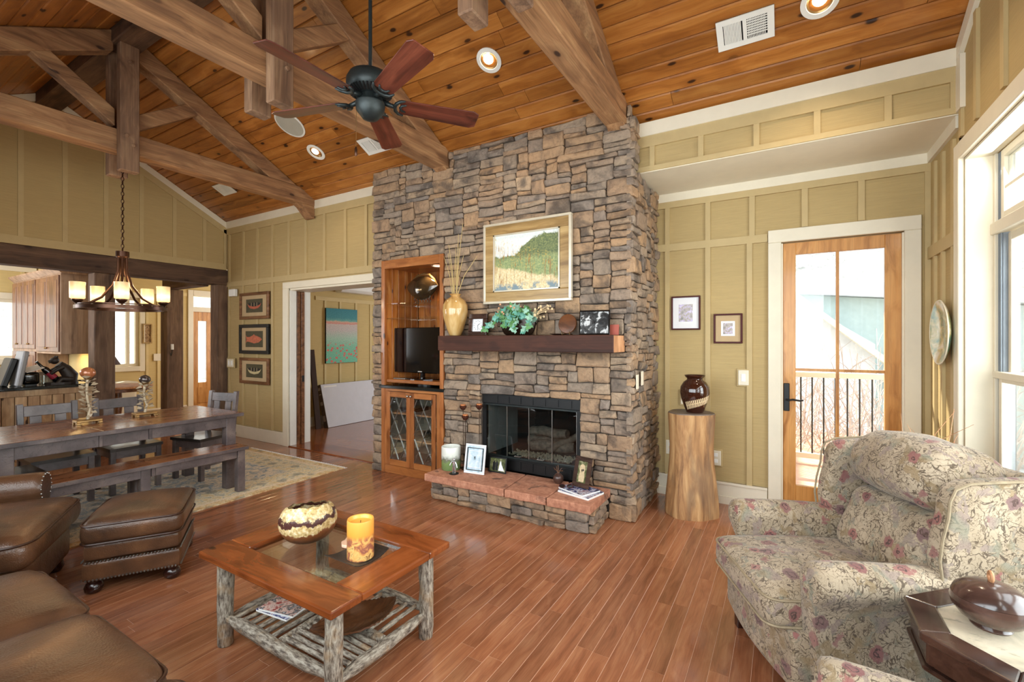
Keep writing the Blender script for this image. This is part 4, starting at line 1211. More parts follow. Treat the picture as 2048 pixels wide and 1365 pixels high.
# neighbouring house
hs = plain('pale_siding', S(176, 190, 186), .8, var=.06)
rf = plain('pale_roof', S(214, 214, 216), .8, var=.06)
t = thing('neighbour_house', 'pale neighbouring house with a gable roof seen through the glazed door', 'house', (1.2, 14, -2.2))
G().prism([(-4, 0), (4, 0), (4, 4.36), (-4, 5.22)], 'Y', .1, 5).build('wall', hs, t)
G().prism([(-4.6, 5.25), (4.6, 4.35), (4.6, 4.65), (-4.6, 5.55)], 'Y', -.2, 5.4).build('roof', rf, t)
G().prism([(-3.2, 0), (.6, 0), (.6, 3.6), (-1.0, 4.75), (-3.2, 3.2)], 'Y', -.6, .5).build('gable', rf, t)
G().bar((-1.05, -.75, 4.85), (.95, -.75, 3.05), .5, .12).build('gable_rake', M['cream'], t)
for x in (1.2, 2.1): G().box(x - .3, x + .3, .04, .1, 2.2, 3.4).build('window', M['alu'], t)
# twiggy shrubs in front of it
twig = plain('pale_twig', S(186, 172, 164), .9, var=.2)
def shrub(x, y, z, h, n, seed):
    r = random.Random(seed)
    t = thing('leafless_shrub', '', 'shrub', (x, y, z), group='leafless shrubs beyond the deck')
    g = G()
    for k in range(n):
        a = r.random() * 2 * PI; sp = .2 + r.random() * .9; hh = h * (.5 + r.random() * .5)
        p0 = Vector((math.cos(a) * .08, math.sin(a) * .08, 0))
        p1 = Vector((math.cos(a) * sp * .4, math.sin(a) * sp * .4, hh * .5))
        p2 = Vector((math.cos(a + .3) * sp * 1.1, math.sin(a + .3) * sp, hh))
        g.tube([p0, p1, p2], [.014, .010, .004], 4, cap=False)
        for q in range(4):
            b = p1.lerp(p2, .1 + q * .22)
            e = b + Vector((r.uniform(-.4, .4), r.uniform(-.3, .3), r.uniform(.05, .4)))
            g.tube([b, b.lerp(e, .5) + Vector((0, 0, .03)), e], [.006, .005, .002], 3, cap=False)
    stuff(g.build('branches', twig, t))
    return t
for k, (x, y, h) in enumerate(((-.1, 7.6, 2.3), (.75, 7.7, 2.6), (1.6, 7.9, 2.2), (.3, 8.8, 3.0), (2.3, 8.6, 2.6), (1.2, 9.6, 3.0))):
    tag(shrub(x, y, -1.2, h, 34, k), ['leafless shrub behind the railing by the door handle side', 'leafless shrub behind the middle of the railing', 'leafless shrub behind the railing by the hinge side', 'tall leafless shrub below the neighbouring eave', 'leafless shrub at the hinge side further back', 'leafless shrub in front of the neighbouring gable'][k])
# ------------------------------------------------------------------ stone chimney
CX0, CX1, CY = -4.10, -1.10, 3.752
NX0, NX1, NZ = -3.955, -3.05, 2.40      # niche
FX0, FX1, FZ = -2.585, -1.54, 0.975     # firebox opening
HZ = 0.245                               # hearth top
chim = root('stone_chimney', 'floor-to-ceiling ledge-stone chimney breast')
chim['kind'] = 'thing'; chim['category'] = 'chimney'
g = G()
zt = 3.43
g.box(CX0, NX0, CY, YB, 0, zt).box(-3.995, NX0, YB, 4.55, 0, zt)
g.box(NX0, NX1, CY, 4.55, NZ, zt)
g.box(NX1, FX0, CY, 4.55, 0, zt)
g.box(FX0, FX1, CY, 4.55, FZ, zt)
g.box(FX0, FX1, CY, 4.55, 0, HZ - .08)
g.box(FX1, CX1, CY, YA, 0, 2.93)
g.box(FX1, CX1, CY, YB, 2.93, zt)
g.box(CX0 + .01, CX1 - .01, CY + .0, CY + .10, zt, zc(CY) - .03)
g.box(NX0, CX1, 4.55, YA, 0, 2.9)
g.build('mortar_core', M['mortar'], chim)

def pack(W, H, ux, uz, blocked, r, hs=(2, 2, 2, 3, 3, 3, 3, 4, 4, 5, 6), ws=(4, 5, 6, 7, 8, 9, 10, 11, 12, 13, 14)):
    nx, nz = int(round(W / ux)), int(round(H / uz))
    occ = [[blocked((i + .5) * ux, (j + .5) * uz) for i in range(nx)] for j in range(nz)]
    out = []
    for j in range(nz):
        flip = r.random() < .5
        X = (lambda q: nx - 1 - q) if flip else (lambda q: q)
        i = 0
        while i < nx:
            if occ[j][X(i)]: i += 1; continue
            run = 0
            while i + run < nx and not occ[j][X(i + run)]: run += 1
            w = min(run, r.choice(ws))
            if run - w < 3: w = run if run <= 14 else w - 3
            w = max(1, w)
            h = r.choice(hs)
            if w < 5 and h > 4: h = 3 + r.randint(0, 1)
            h = min(h, nz - j)
            while h > 1 and any(occ[j + q][X(i + p)] for q in range(h) for p in range(w)): h -= 1
            if nz - (j + h) == 1: h += 1
            for q in range(h):
                for p in range(w):
                    if j + q < nz: occ[j + q][X(i + p)] = True
            a0 = (nx - i - w) if flip else i
            out.append((a0 * ux, (a0 + w) * ux, j * uz, min(H, (j + h) * uz)))
            i += w
    return out

def warp2(s, z, ph):
    a = noise.noise(Vector((s * 5.5, z * 8.0, ph)))
    b = noise.noise(Vector((s * 4.5 + 31, z * 10.0, ph)))
    return (s + .016 * a, z + .013 * b)

def stone_geo(s0, s1, z0, z1, r, ph=0.0, dmin=.020, dmax=.046, gap=.0016):
    """irregular ledge stone in (s, z, depth)"""
    s0 += gap; s1 -= gap; z0 += gap; z1 -= gap
    w, h = s1 - s0, z1 - z0
    c = min(.014, w * .18, h * .26)
    j = min(.006, h * .09)
    J = lambda: r.uniform(-j, j)
    sk = r.uniform(-.012, .012) if w > .12 else 0
    pts = [(s0 + c * r.uniform(.4, 1), z0 + max(0, J())), (s0 + w * .5 + J() * 3, z0 + r.uniform(0, j)), (s1 - c * r.uniform(.4, 1), z0 + max(0, J() + sk * .2)),
           (s1 - max(0, J()), z0 + c * r.uniform(.4, 1)), (s1 - max(0, J()), z1 - c * r.uniform(.4, 1.2)),
           (s1 - c * r.uniform(.4, 1.2), z1 - max(0, J())), (s0 + w * .5 + J() * 3, z1 - r.uniform(0, j)), (s0 + c * r.uniform(.4, 1.2), z1 - max(0, J())),
           (s0 + max(0, J()), z1 - c * r.uniform(.4, 1)), (s0 + max(0, J()), z0 + c * r.uniform(.4, 1))]
    pts = [warp2(s, z, ph) for s, z in pts]
    n = len(pts)
    d = r.uniform(dmin, dmax)
    ts, tz = r.uniform(-.010, .010), r.uniform(-.008, .008)
    cs, cz = (s0 + s1) / 2, (z0 + z1) / 2
    ins = min(.007, h * .12)
    def D(s, z): return d + ts * (s - cs) / max(w, .05) * 2 + tz * (z - cz) / max(h, .03) * 2
    V = [(s, z, -.02) for s, z in pts]
    V += [(s, z, D(s, z) - .004 - r.uniform(0, .006)) for s, z in pts]
    for s, z in pts:
        k = ins / max(.02, math.hypot(s - cs, z - cz))
        k = min(.35, k * 1.2)
        V.append((s + (cs - s) * k, z + (cz - z) * min(.4, k * 1.6), D(s, z) + r.uniform(-.003, .004)))
    V.append((cs + r.uniform(-.2, .2) * w, cz, D(cs, cz) + r.uniform(0, .008)))
    F = [(i, (i + 1) % n, n + (i + 1) % n, n + i) for i in range(n)]
    F += [(n + i, n + (i + 1) % n, 2 * n + (i + 1) % n, 2 * n + i) for i in range(n)]
    F += [(2 * n + i, 2 * n + (i + 1) % n, 3 * n) for i in range(n)]
    return V, F

def lay(stones, o, us, nrm, r, keep, parent, dmin=.022, dmax=.05, name='stone'):
    """stones on a face: o origin, us horizontal direction, nrm outward"""
    o = Vector(o); us = Vector(us); nrm = Vector(nrm)
    rest = G()
    rows = []
    for st in stones:
        s0, s1, z0, z1 = st
        c = o + us * ((s0 + s1) / 2) + Vector((0, 0, (z0 + z1) / 2))
        d = seen(c, 60)
        rows.append(((s1 - s0) * (z1 - z0) / d ** 2 if d else 0, st, c))
    return rows, o, us, nrm

r = random.Random(21)
faces = []
def chords(x): return any(abs(x - q) < .10 for q in (-3.075, -1.205))
H = zc(CY) - 0.0
def blocked_front(s, z):
    x = CX0 + s
    if NX0 - .0 < x < NX1 + .0 and z < NZ: return True
    if FX0 - .0 < x < FX1 + .0 and z < FZ: return True
    if chords(x) and z > 3.28: return True
    if -2.9 < x < -1.26 and z < .16: return True
    if -2.88 < x < -1.14 and 1.40 < z < 1.53: return True
    return False
faces.append((pack(CX1 - CX0 + .02, H - .005, .0302, .0226, blocked_front, r), (CX0, CY, 0), (1, 0, 0), (0, -1, 0)))
faces.append((pack(YA - CY + .02, 2.915, .0302, .0226, lambda s, z: False, r, ws=(4, 5, 6, 7, 8, 9, 10)), (CX1, CY - .03, 0), (0, 1, 0), (1, 0, 0)))
faces.append((pack(YB - CY + .0, zc(YB) - 2.94, .0302, .0226, lambda s, z: False, r, ws=(4, 5, 6)), (CX1, CY - .03, 2.935), (0, 1, 0), (1, 0, 0)))
allst = []
for stones, o, us, nr in faces:
    o = Vector(o); us = Vector(us); nr = Vector(nr)
    for st in stones:
        s0, s1, z0, z1 = st
        c = o + us * ((s0 + s1) / 2) + Vector((0, 0, (z0 + z1) / 2))
        d = seen(c, 60)
        allst.append(((s1 - s0) * (z1 - z0) / d ** 2 * (1 if abs(nr.y) else .45) if d else 0, st, o, us, nr))
allst.sort(key=lambda q: -q[0])
rest = G()
for k, (sc_, st, o, us, nr) in enumerate(allst):
    V, F = stone_geo(*st, r)
    cs, cz = (st[0] + st[1]) / 2, (st[2] + st[3]) / 2
    cpos = o + us * cs + Vector((0, 0, cz))
    W_ = [us * (s - cs) + Vector((0, 0, z - cz)) + nr * d for s, z, d in V]
    if k < 300:
        G().add(W_, F).build('stone', M['stone'], chim, loc=cpos)
    else:
        rest.add([p + cpos for p in W_], F)
stuff(rest.build('small_stones', M['stone'], chim))
# switch plates on the side of the chimney
for k, (y, z) in enumerate(((3.80, 1.15), (3.95, 1.17))):
    tag(G().box(0, .006, -.035, .035, -.06, .06).build('switch_plate', M['cream'], bevel=.002, loc=(CX1 + .045, y, z)), ['white switch plate on the chimney side near its front corner', 'white switch plate on the chimney side set back from the corner'][k], 'switch')

# hearth bench
hearth = thing('raised_hearth', 'low raised hearth of ledge stone under terracotta slabs', 'hearth', (0, 0, 0))
HX0, HX1, HY = -2.86, -1.30, 3.34
G().box(HX0, HX1, HY, CY, 0, .178).build('mortar_core', M['mortar'], hearth)
r2 = random.Random(5)
for stones, o, us, nr in ((pack(HX1 - HX0, .176, .0312, .022, lambda s, z: False, r2, hs=(2, 3, 3, 4), ws=(5, 6, 7, 8, 9, 10)), (HX0, HY, 0), (1, 0, 0), (0, -1, 0)),
                          (pack(CY - HY - .04, .176, .033, .022, lambda s, z: False, r2, hs=(2, 3, 3, 4), ws=(4, 5, 6)), (HX1, HY, 0), (0, 1, 0), (1, 0, 0)),
                          (pack(CY - HY - .04, .176, .033, .022, lambda s, z: False, r2, hs=(2, 3, 3, 4), ws=(4, 5, 6)), (HX0, HY, 0), (0, 1, 0), (-1, 0, 0))):
    o = Vector(o); us = Vector(us); nr = Vector(nr)
    for st in stones:
        V, F = stone_geo(*st, r2)
        G().add([us * s + Vector((0, 0, z)) + nr * d for s, z, d in V], F).build('stone', M['stone'], hearth, loc=o)
def slab(x0, x1, j0, j1):
    n = 9
    top = []
    for k in range(n + 1): top.append((x0 + j0 * 0 + (x1 - x0) * k / n, 3.262 + r2.uniform(-.006, .006)))
    top[0] = (x0 + j0, top[0][1]); top[-1] = (x1 + j1, top[-1][1])
    top += [(x1, 3.73), (x0, 3.73)]
    o = G().prism(top, 'Z', .178, HZ).build('slab', M['flag'], hearth, bevel=.007, seg=2)
slab(-2.905, -2.078, 0, .05)
slab(-2.066, -1.636, .05, .0)
slab(-1.624, -1.258, .0, 0)
G().box(-2.89, -1.27, 3.30, 3.73, .178, .232).build('grout', plain('grout', S(170, 160, 150), .9), hearth)

# mantel shelf
t = thing('mantel_shelf', 'thick dark timber mantel shelf', 'mantel', (0, 0, 0))
MZ = 1.54
G().box(-2.895, -1.14, 3.445, 3.735, 1.397, MZ).build('timber', M['mantel'], t, bevel=.005)
G().box(-1.1395, -1.1365, 3.452, 3.73, 1.402, MZ - .005).build('end_grain', M['endgrain'], t)

# fireplace insert
t = thing('fireplace_insert', 'black fireplace insert with folding glass doors and gas logs', 'fireplace', (0, 0, 0))
g = G()
g.box(FX0 + .002, FX0 + .03, 3.80, 4.45, HZ, FZ - .002).box(FX1 - .03, FX1 - .002, 3.80, 4.45, HZ, FZ - .002)
g.box(FX0 + .03, FX1 - .03, 4.40, 4.45, HZ, FZ - .002)
g.box(FX0 + .03, FX1 - .03, 3.80, 4.40, FZ - .03, FZ - .002)
g.box(FX0 + .03, FX1 - .03, 3.80, 4.40, HZ, HZ + .12)
g.build('firebox', M['dark'], t)
G().box(FX0 + .031, FX0 + .04, 3.82, 4.39, HZ + .12, FZ - .04).build('reflection_panel', plain('firebox_reflection', S(150, 150, 146), .8), t)  # pale grey paints a reflection on to the firebox side
G().box(FX0 + .002, FX1 - .002, 3.765, 3.80, FZ - .10, FZ - .003).build('top_louver', M['black'], t, bevel=.004)
for k in range(7):
    x = FX0 + .07 + k * .13
    G().box(x, x + .11, 3.758, 3.766, FZ - .085, FZ - .02).build('louver_panel', M['black'], t)
G().box(FX0 + .002, FX1 - .002, 3.765, 3.80, HZ, HZ + .115).build('lower_louver', M['black'], t, bevel=.004)
for k in range(7):
    x = FX0 + .07 + k * .13
    G().box(x, x + .11, 3.758, 3.766, HZ + .02, HZ + .095).build('louver_panel', M['black'], t)
G().box(FX0 + .002, FX0 + .04, 3.765, 3.80, HZ + .115, FZ - .10).build('frame', M['black'], t)
G().box(FX1 - .04, FX1 - .002, 3.765, 3.80, HZ + .115, FZ - .10).build('frame', M['black'], t)
G().box(FX0 + .04, FX1 - .04, 3.76, 3.79, FZ - .115, FZ - .10).build('track', M['iron'], t)
G().box(FX0 + .04, FX1 - .04, 3.76, 3.79, HZ + .115, HZ + .13).build('track', M['iron'], t)
pw = (FX1 - FX0 - .08) / 4
for k in range(4):
    x0 = FX0 + .04 + k * pw
    d = G().box(x0 + .002, x0 + pw - .002, 3.776, 3.781, HZ + .13, FZ - .115).build('glass_door', M['glassdark'], t)
    G().box(x0 + pw - .006, x0 + pw - .001, 3.772, 3.785, HZ + .13, FZ - .115).build('edge_strip', M['steel'], d)
    if k in (1, 2): G().tube([(x0 + pw / 2 - .03, 3.775, HZ + .145), (x0 + pw / 2 - .03, 3.755, HZ + .145), (x0 + pw / 2 + .03, 3.755, HZ + .145), (x0 + pw / 2 + .03, 3.775, HZ + .145)], .004, 6).build('pull', M['steel'], d)
logm = plain('ceramic_log', S(112, 98, 86), .9, var=.55, vs=22, bump=.8, bs=30)
for k, (p0, p1, rr) in enumerate((((-2.25, 4.12, .47), (-1.80, 4.16, .49), .065), ((-2.15, 3.98, .46), (-1.72, 4.05, .47), .055), ((-2.2, 4.08, .58), (-1.78, 4.02, .60), .05), ((-1.95, 3.93, .44), (-1.70, 4.12, .58), .038))):
    p0 = Vector(p0); p1 = Vector(p1)
    G().tube([p0, p0.lerp(p1, .33) + Vector((0, .01, .01)), p0.lerp(p1, .66) + Vector((0, 0, -.008)), p1], [rr * .9, rr, rr * .95, rr * .85], 12).build('gas_log', logm, t, smooth=60)
g = G()
rr = random.Random(3)
for k in range(420):
    x, y = rr.uniform(-2.35, -1.68), rr.uniform(3.86, 4.05)
    g.sphere((x, y, HZ + .125 + rr.uniform(0, .012)), rr.uniform(.006, .012), 5, 3)
stuff(g.build('gravel', plain('fire_gravel', S(150, 138, 116), .9, var=.3, vs=60), t))

# built-in niche: lining, granite ledge, cabinet below
t = thing('built_in_niche', 'pine-lined display niche built into the chimney', 'niche', (0, 0, 0))
NB = 4.30
k = 0
x = NX0 + .03
while x < NX1 - .035:
    x2 = min(x + .098, NX1 - .03)
    G().box(x + .0015, x2 - .0015, NB, NB + .015, .99, NZ - .07).build('lining_board', M['nichewood'], t, bevel=.004)
    x = x2
for xx in (NX0 + .018, NX1 - .030):
    y = CY + .0
    while y < NB - .01:
        y2 = min(y + .105, NB)
        G().box(xx, xx + .012, y + .0015, y2 - .0015, .99, NZ - .07).build('lining_board', M['nichewood'], t, bevel=.003)
        y = y2
G().box(NX0 + .02, NX1 - .02, CY, NB, NZ - .075, NZ - .05).build('niche_ceiling', M['alderx'], t)
G().box(NX0, NX0 + .05, CY - .035, CY, .0, NZ).build('casing', M['alder'], t, bevel=.003)
G().box(NX1 - .05, NX1, CY - .035, CY, .0, NZ).build('casing', M['alder'], t, bevel=.003)
G().box(NX0 + .05, NX1 - .05, CY - .036, CY, NZ - .095, NZ).build('casing_head', M['alderx'], t, bevel=.003)
G().box(NX0 - .02, NX1 + .01, CY - .055, NB, .955, .99).build('granite_ledge', M['granite'], t, bevel=.006)
for z in (1.908, 1.742):
    G().box(NX0 + .031, NX1 - .031, CY + .02, NB - .003, z, z + .008).build('glass_shelf', M['glassgreen'], t)
t2_ = thing('recessed_light', 'small recessed light in the niche ceiling', 'light', (-3.30, 3.93, NZ - .075), group='recessed lights')
G().lathe([(.075, -.006), (.06, -.010), (.055, -.002)], 20, close=False).build('ring', M['whitemetal'], t2_, smooth=True)
G().lathe([(.0001, -.003), (.055, -.003)], 20, close=False).build('bulb', M['bulbdim'], t2_)
light('niche_lamp', 'SPOT', (-3.40, 3.93, NZ - .09), 22, (1, .74, .42), direction=(0, .1, -1), spot_size=R(120), spot_blend=.6, shadow_soft_size=.04)

t = thing('media_cabinet', 'wooden cabinet with two leaded-glass doors below the television', 'cabinet', (0, 0, 0))
cx0, cx1 = NX0 + .05, NX1 - .05
g = G()
g.box(cx0, cx0 + .018, CY, NB, .08, .95).box(cx1 - .018, cx1, CY, NB, .08, .95).box(cx0 + .018, cx1 - .018, NB - .015, NB, .08, .95).box(cx0 + .018, cx1 - .018, CY, NB - .015, .08, .098)
g.build('carcass', plain('pale_interior', S(128, 120, 106), .7), t)
G().box(cx0, cx1, CY - .03, CY + .02, 0, .095).build('plinth', M['alderx'], t, bevel=.003)
G().box(cx0, cx1, CY - .028, CY, .925, .954).build('top_rail', M['alderx'], t)
G().box(cx0, -3.862, CY - .028, CY, .095, .925).build('stile', M['alder'], t)
G().box(-3.145, cx1, CY - .028, CY, .095, .925).build('stile', M['alder'], t)
for z in (.37, .66):
    G().box(cx0 + .018, cx1 - .018, CY + .03, NB - .02, z, z + .016).build('shelf', M['endgrain'], t)
for a, b in ((-3.86, -3.505), (-3.50, -3.148)):
    d = G().box(a, a + .052, CY - .05, CY - .03, .10, .922).build('door', M['alder'], t, bevel=.004)
    G().box(b - .052, b, CY - .05, CY - .03, .10, .922).build('door_stile', M['alder'], d, bevel=.004)
    G().box(a + .052, b - .052, CY - .05, CY - .03, .10, .165).build('door_rail', M['alderx'], d, bevel=.004)
    G().box(a + .052, b - .052, CY - .05, CY - .03, .862, .922).build('door_rail', M['alderx'], d, bevel=.004)
    G().box(a + .052, b - .052, CY - .041, CY - .038, .165, .862).build('pane', M['glass'], d)
    g = G()
    w = (b - a) - .104; h = .697
    X0, Z0 = a + .052, .165
    for s in (1, -1):
        for q in range(-2, 5):
            # diagonal cames, slope about 2.2, clipped to the pane
            c0 = q * .19
            pts = []
            for zz in (0, h):
                pass
            xa, za = 0, c0 * 1.0
            sl = 2.05
            # line z = c0*? + s*sl*x
            zb0 = q * .30 - (0 if s == 1 else -0.05)
            f = (lambda xx: zb0 + sl * xx) if s == 1 else (lambda xx: zb0 + sl * (w - xx))
            P = []
            N = 30
            for kk in range(N + 1):
                xx = w * kk / N
                zz = f(xx)
                if 0 <= zz <= h: P.append((X0 + xx, CY - .043, Z0 + zz))
            if len(P) >= 2: g.bar(P[0], P[-1], .004, .005, (0, 1, 0))
    stuff(g.build('leading', M['steel'], d))
    kx = b - .02 if a < -3.6 else a + .02
    G().sphere((kx, CY - .065, .885), .014, 10, 8).build('knob', M['steel'], d, smooth=True)
tag(G().box(-3.80, -3.58, 3.85, 4.1, 0, .05).build('cable_box', M['gloss_black'], bevel=.004, loc=(0, 0, .677)), 'small black media box on the upper cabinet shelf', 'media player')
tag(G().box(-3.44, -3.20, 3.85, 4.1, 0, .10).build('stereo_receiver', M['gloss_black'], bevel=.004, loc=(0, 0, .387)), 'black stereo receiver on the lower cabinet shelf', 'media player')

t = thing('swivel_shelf', 'wooden pull-out shelf under the television', 'shelf', (-3.49, 3.98, .99))
G().box(-.41, .40, -.24, .24, .028, .065).build('board', M['alderx'], t, bevel=.006)
G().lathe([(.12, 0), (.12, .028)], 20).build('swivel', M['black'], t)
t = thing('television', 'black flat-screen television in the pine niche', 'television', (-3.53, 3.93, 1.055))
G().box(-.415, .415, -.035, .035, .07, .585).build('bezel', M['gloss_black'], t, bevel=.008, seg=2)
G().box(-.395, .395, -.037, -.034, .105, .57).build('screen', plain('tv_screen', S(5, 5, 7), .06, coat=.6), t)
G().box(-.03, .03, -.0385, -.036, .082, .092).build('badge', M['steel'], t)
G().tube([(0, .01, .01), (0, .01, .09)], .03, 10).build('neck', M['gloss_black'], t)
G().prism([(.24 * math.cos(a), .13 * math.sin(a)) for a in [2 * PI * k / 24 for k in range(24)]], 'Z', 0, .012).build('foot', M['gloss_black'], t)
t = thing('remote_control', 'slim remote control on the swivel shelf', 'remote', (-3.74, 3.80, 1.056))
G().box(-.09, .09, -.022, .022, 0, .014).build('body', M['pewter'], t, bevel=.004)

# fish-shaped ornament on the top glass shelf
t = thing('fish_ornament', 'dark glazed fish-shaped bowl on a twisted stand in the niche', 'ornament', (-3.575, 3.98, 1.916))
g = G()
def fish(a, b):
    u = a * 2 - 1
    ang = b * 2 * PI
    wz = .135 * (1 - abs(u) ** 2.0) ** .8 + .003
    return (.235 * u, math.sin(ang) * wz * .38, .20 + math.cos(ang) * wz - .02 * (1 - u * u))
g.grid(fish, 24, 20)
g.build('bowl', plain('dark_bronze_glaze', S(58, 44, 28), .12, .3, var=.5, vs=14, coat=.8), t, smooth=True)
G().tube([(-.14, 0, .285), (-.07, 0, .325), (.03, 0, .342), (.11, 0, .325), (.18, 0, .27), (.235, 0, .195)], [.006, .012, .014, .014, .012, .005], 8).build('rim', M['brass'], t, smooth=True)
g = G()
for k in range(6):
    x = -.11 + k * .044
    g.tube([(x, 0, .0), (x + .02, 0, .03), (x - .01, 0, .05), (x + .015, 0, .085)], .006, 6)
g.tube([(-.13, 0, .006), (.13, 0, .006)], .008, 6)
g.build('stand', M['pewter'], t, smooth=True)
# ------------------------------------------------------------------ furniture
# dining rug
t = tag(G().box(-.98, .98, -1.385, 1.385, 0.0005, .009).build('area_rug', M['rug'], loc=(-5.385, 2.185, 0)), 'pale blue and gold oriental rug under the dining table', 'rug')
g = G()
for k in range(160):
    x = -.975 + k * 1.95 / 159
    g.box(x - .004, x + .004, 1.385, 1.42 + .01 * math.sin(k * 2.3), .001, .005)
stuff(g.build('fringe', M['paper'], t))

# dining table
RUGZ = .009
t = thing('dining_table', 'long dining table with brown plank top and grey sawn apron', 'table', (-5.235, 1.755, RUGZ))
def Y_(y): return y - 1.755
for a, b in ((.885, 1.488), (1.49, 1.828), (1.83, 2.61)):
    G().box(-.485, .485, Y_(a), Y_(b), .722, .751).build('tabletop', M['tabletop'], t, bevel=.004)
for s in (-1, 1):
    for a, b in ((.99, 1.470), (1.490, 1.808), (1.83, 2.46)):
        x0, x1 = sorted((s * .455, s * .425))
        G().box(x0, x1, Y_(a), Y_(b), .620, .722).build('apron', M['sawn'], t, bevel=.003)
    for y in (1.47, 1.808):
        x0, x1 = sorted((s * .462, s * .425))
        G().box(x0, x1, Y_(y), Y_(y + .022), .620, .722).build('apron_block', M['sawn'], t, bevel=.002)
    x0, x1 = sorted((s * .49, s * .484))
    G().box(x0, x1, Y_(.885), Y_(2.61), .716, .750).build('edge_band', M['sawn'], t, bevel=.002)
    for y in (.95, 2.50):
        a0, a1 = sorted((s * .462, s * .372))
        G().box(a0, a1, Y_(y) - .045, Y_(y) + .045, 0, .722).build('leg', M['sawnz'], t, bevel=.004)
for y in (.99, 2.455):
    G().box(-.42, .42, Y_(y) - .015, Y_(y) + .015, .620, .722).build('apron', M['sawn'], t, bevel=.003)

t = thing('dining_bench', 'long low bench with brown seat in front of the dining table', 'bench', (-4.72, 1.755, RUGZ))
for a, b in ((.90, 1.768), (1.77, 2.56)):
    G().box(-.15, .15, Y_(a), Y_(b), .412, .442).build('seat', M['tabletop'], t, bevel=.004)
for s in (-1, 1):
    for a, b in ((.98, 1.755), (1.785, 2.46)):
        x0, x1 = sorted((s * .128, s * .105))
        G().box(x0, x1, Y_(a), Y_(b), .335, .412).build('apron', M['sawn'], t, bevel=.003)
    x0, x1 = sorted((s * .154, s * .149))
    G().box(x0, x1, Y_(.90), Y_(2.56), .408, .440).build('edge_band', M['sawn'], t, bevel=.002)
    x0, x1 = sorted((s * .132, s * .10))
    G().box(x0, x1, Y_(1.757), Y_(1.783), .335, .412).build('apron_block', M['sawn'], t, bevel=.002)
    for y in (.96, 1.715, 2.50):
        a0, a1 = sorted((s * .135, s * .068))
        G().box(a0, a1, Y_(y) - .035, Y_(y) + .035, 0, .412).build('leg', M['sawnz'], t, bevel=.004)

def dining_chair():
    t = thing('dining_chair', '', 'chair', group='dining chairs')
    g = G()
    def seat(a, b):
        x = -.215 + .43 * a; y = -.225 + .43 * b
        return (x, y, .448 - .012 * max(0, 1 - ((a - .5) * 2) ** 2) * max(0, 1 - ((b - .55) * 1.9) ** 2))
    g.grid(seat, 10, 10)
    n = len(g.v)
    g.grid(lambda a, b: (seat(a, b)[0], seat(a, b)[1], .418), 10, 10)
    for i in range(10):
        for (p, q) in (((i, 0), (i + 1, 0)), ((i, 10), (i + 1, 10)), ((0, i), (0, i + 1)), ((10, i), (10, i + 1))):
            A, B = p[0] * 11 + p[1], q[0] * 11 + q[1]
            g.f.append([A, B, n + B, n + A])
    g.build('seat', M['seatdark'], t)
    for s in (-1, 1):
        x0, x1 = sorted((s * .208, s * .163))
        G().box(x0, x1, -.21, -.165, 0, .418).build('leg', M['sawnz'], t, bevel=.003)
        G().prism([(.155, 0), (.20, 0), (.205, .45), (.255, .905), (.215, .905), (.160, .45)], 'X', x0, x1).build('leg', M['sawnz'], t, bevel=.003)
        G().box(x0 + .01, x1 - .01, -.165, .158, .355, .418).build('apron', M['sawnz'], t)
        G().box(x0 + .012, x1 - .012, -.165, .155, .14, .17).build('stretcher', M['sawnz'], t)
    G().box(-.163, .163, -.205, -.178, .345, .418).build('apron', M['sawn'], t, bevel=.002)
    G().box(-.163, .163, .165, .19, .345, .418).build('apron', M['sawn'], t, bevel=.002)
    sl = math.atan2(.05, .455)
    def back(x0, x1, z0, z1, th=.022):
        y = lambda z: .183 + (z - .45) * .05 / .455
        return G().prism([(y(z0) - th / 2, z0), (y(z0) + th / 2, z0), (y(z1) + th / 2, z1), (y(z1) - th / 2, z1)], 'X', x0, x1)
    back(-.163, .163, .79, .885).build('top_rail', M['sawn'], t, bevel=.003)
    back(-.163, .163, .53, .60).build('lower_rail', M['sawn'], t, bevel=.003)
    for x in (-.085, .085): back(x - .04, x + .04, .60, .79, .016).build('slat', M['sawnz'], t, bevel=.002)
    return t
ch = dining_chair()
spots = [((-5.715, 1.455), PI / 2, 'grey wooden dining chair in front of the bar boards, behind the pumpkin-topped candlestick'),
         ((-5.715, 1.985), PI / 2, 'grey wooden dining chair beside the timber post, behind the dark-topped candlestick'),
         ((-5.50, 2.60), R(13), 'grey wooden dining chair at the table end by the picture wall'),
         ((-5.22, 1.0), PI, 'grey wooden dining chair at the table end behind the leather armchair')]
for i, ((x, y), rz, lb) in enumerate(spots):
    c = ch if i == 0 else copy_tree(ch)
    c.location = (x, y, RUGZ); c.rotation_euler = (0, 0, rz)
    c['label'] = lb

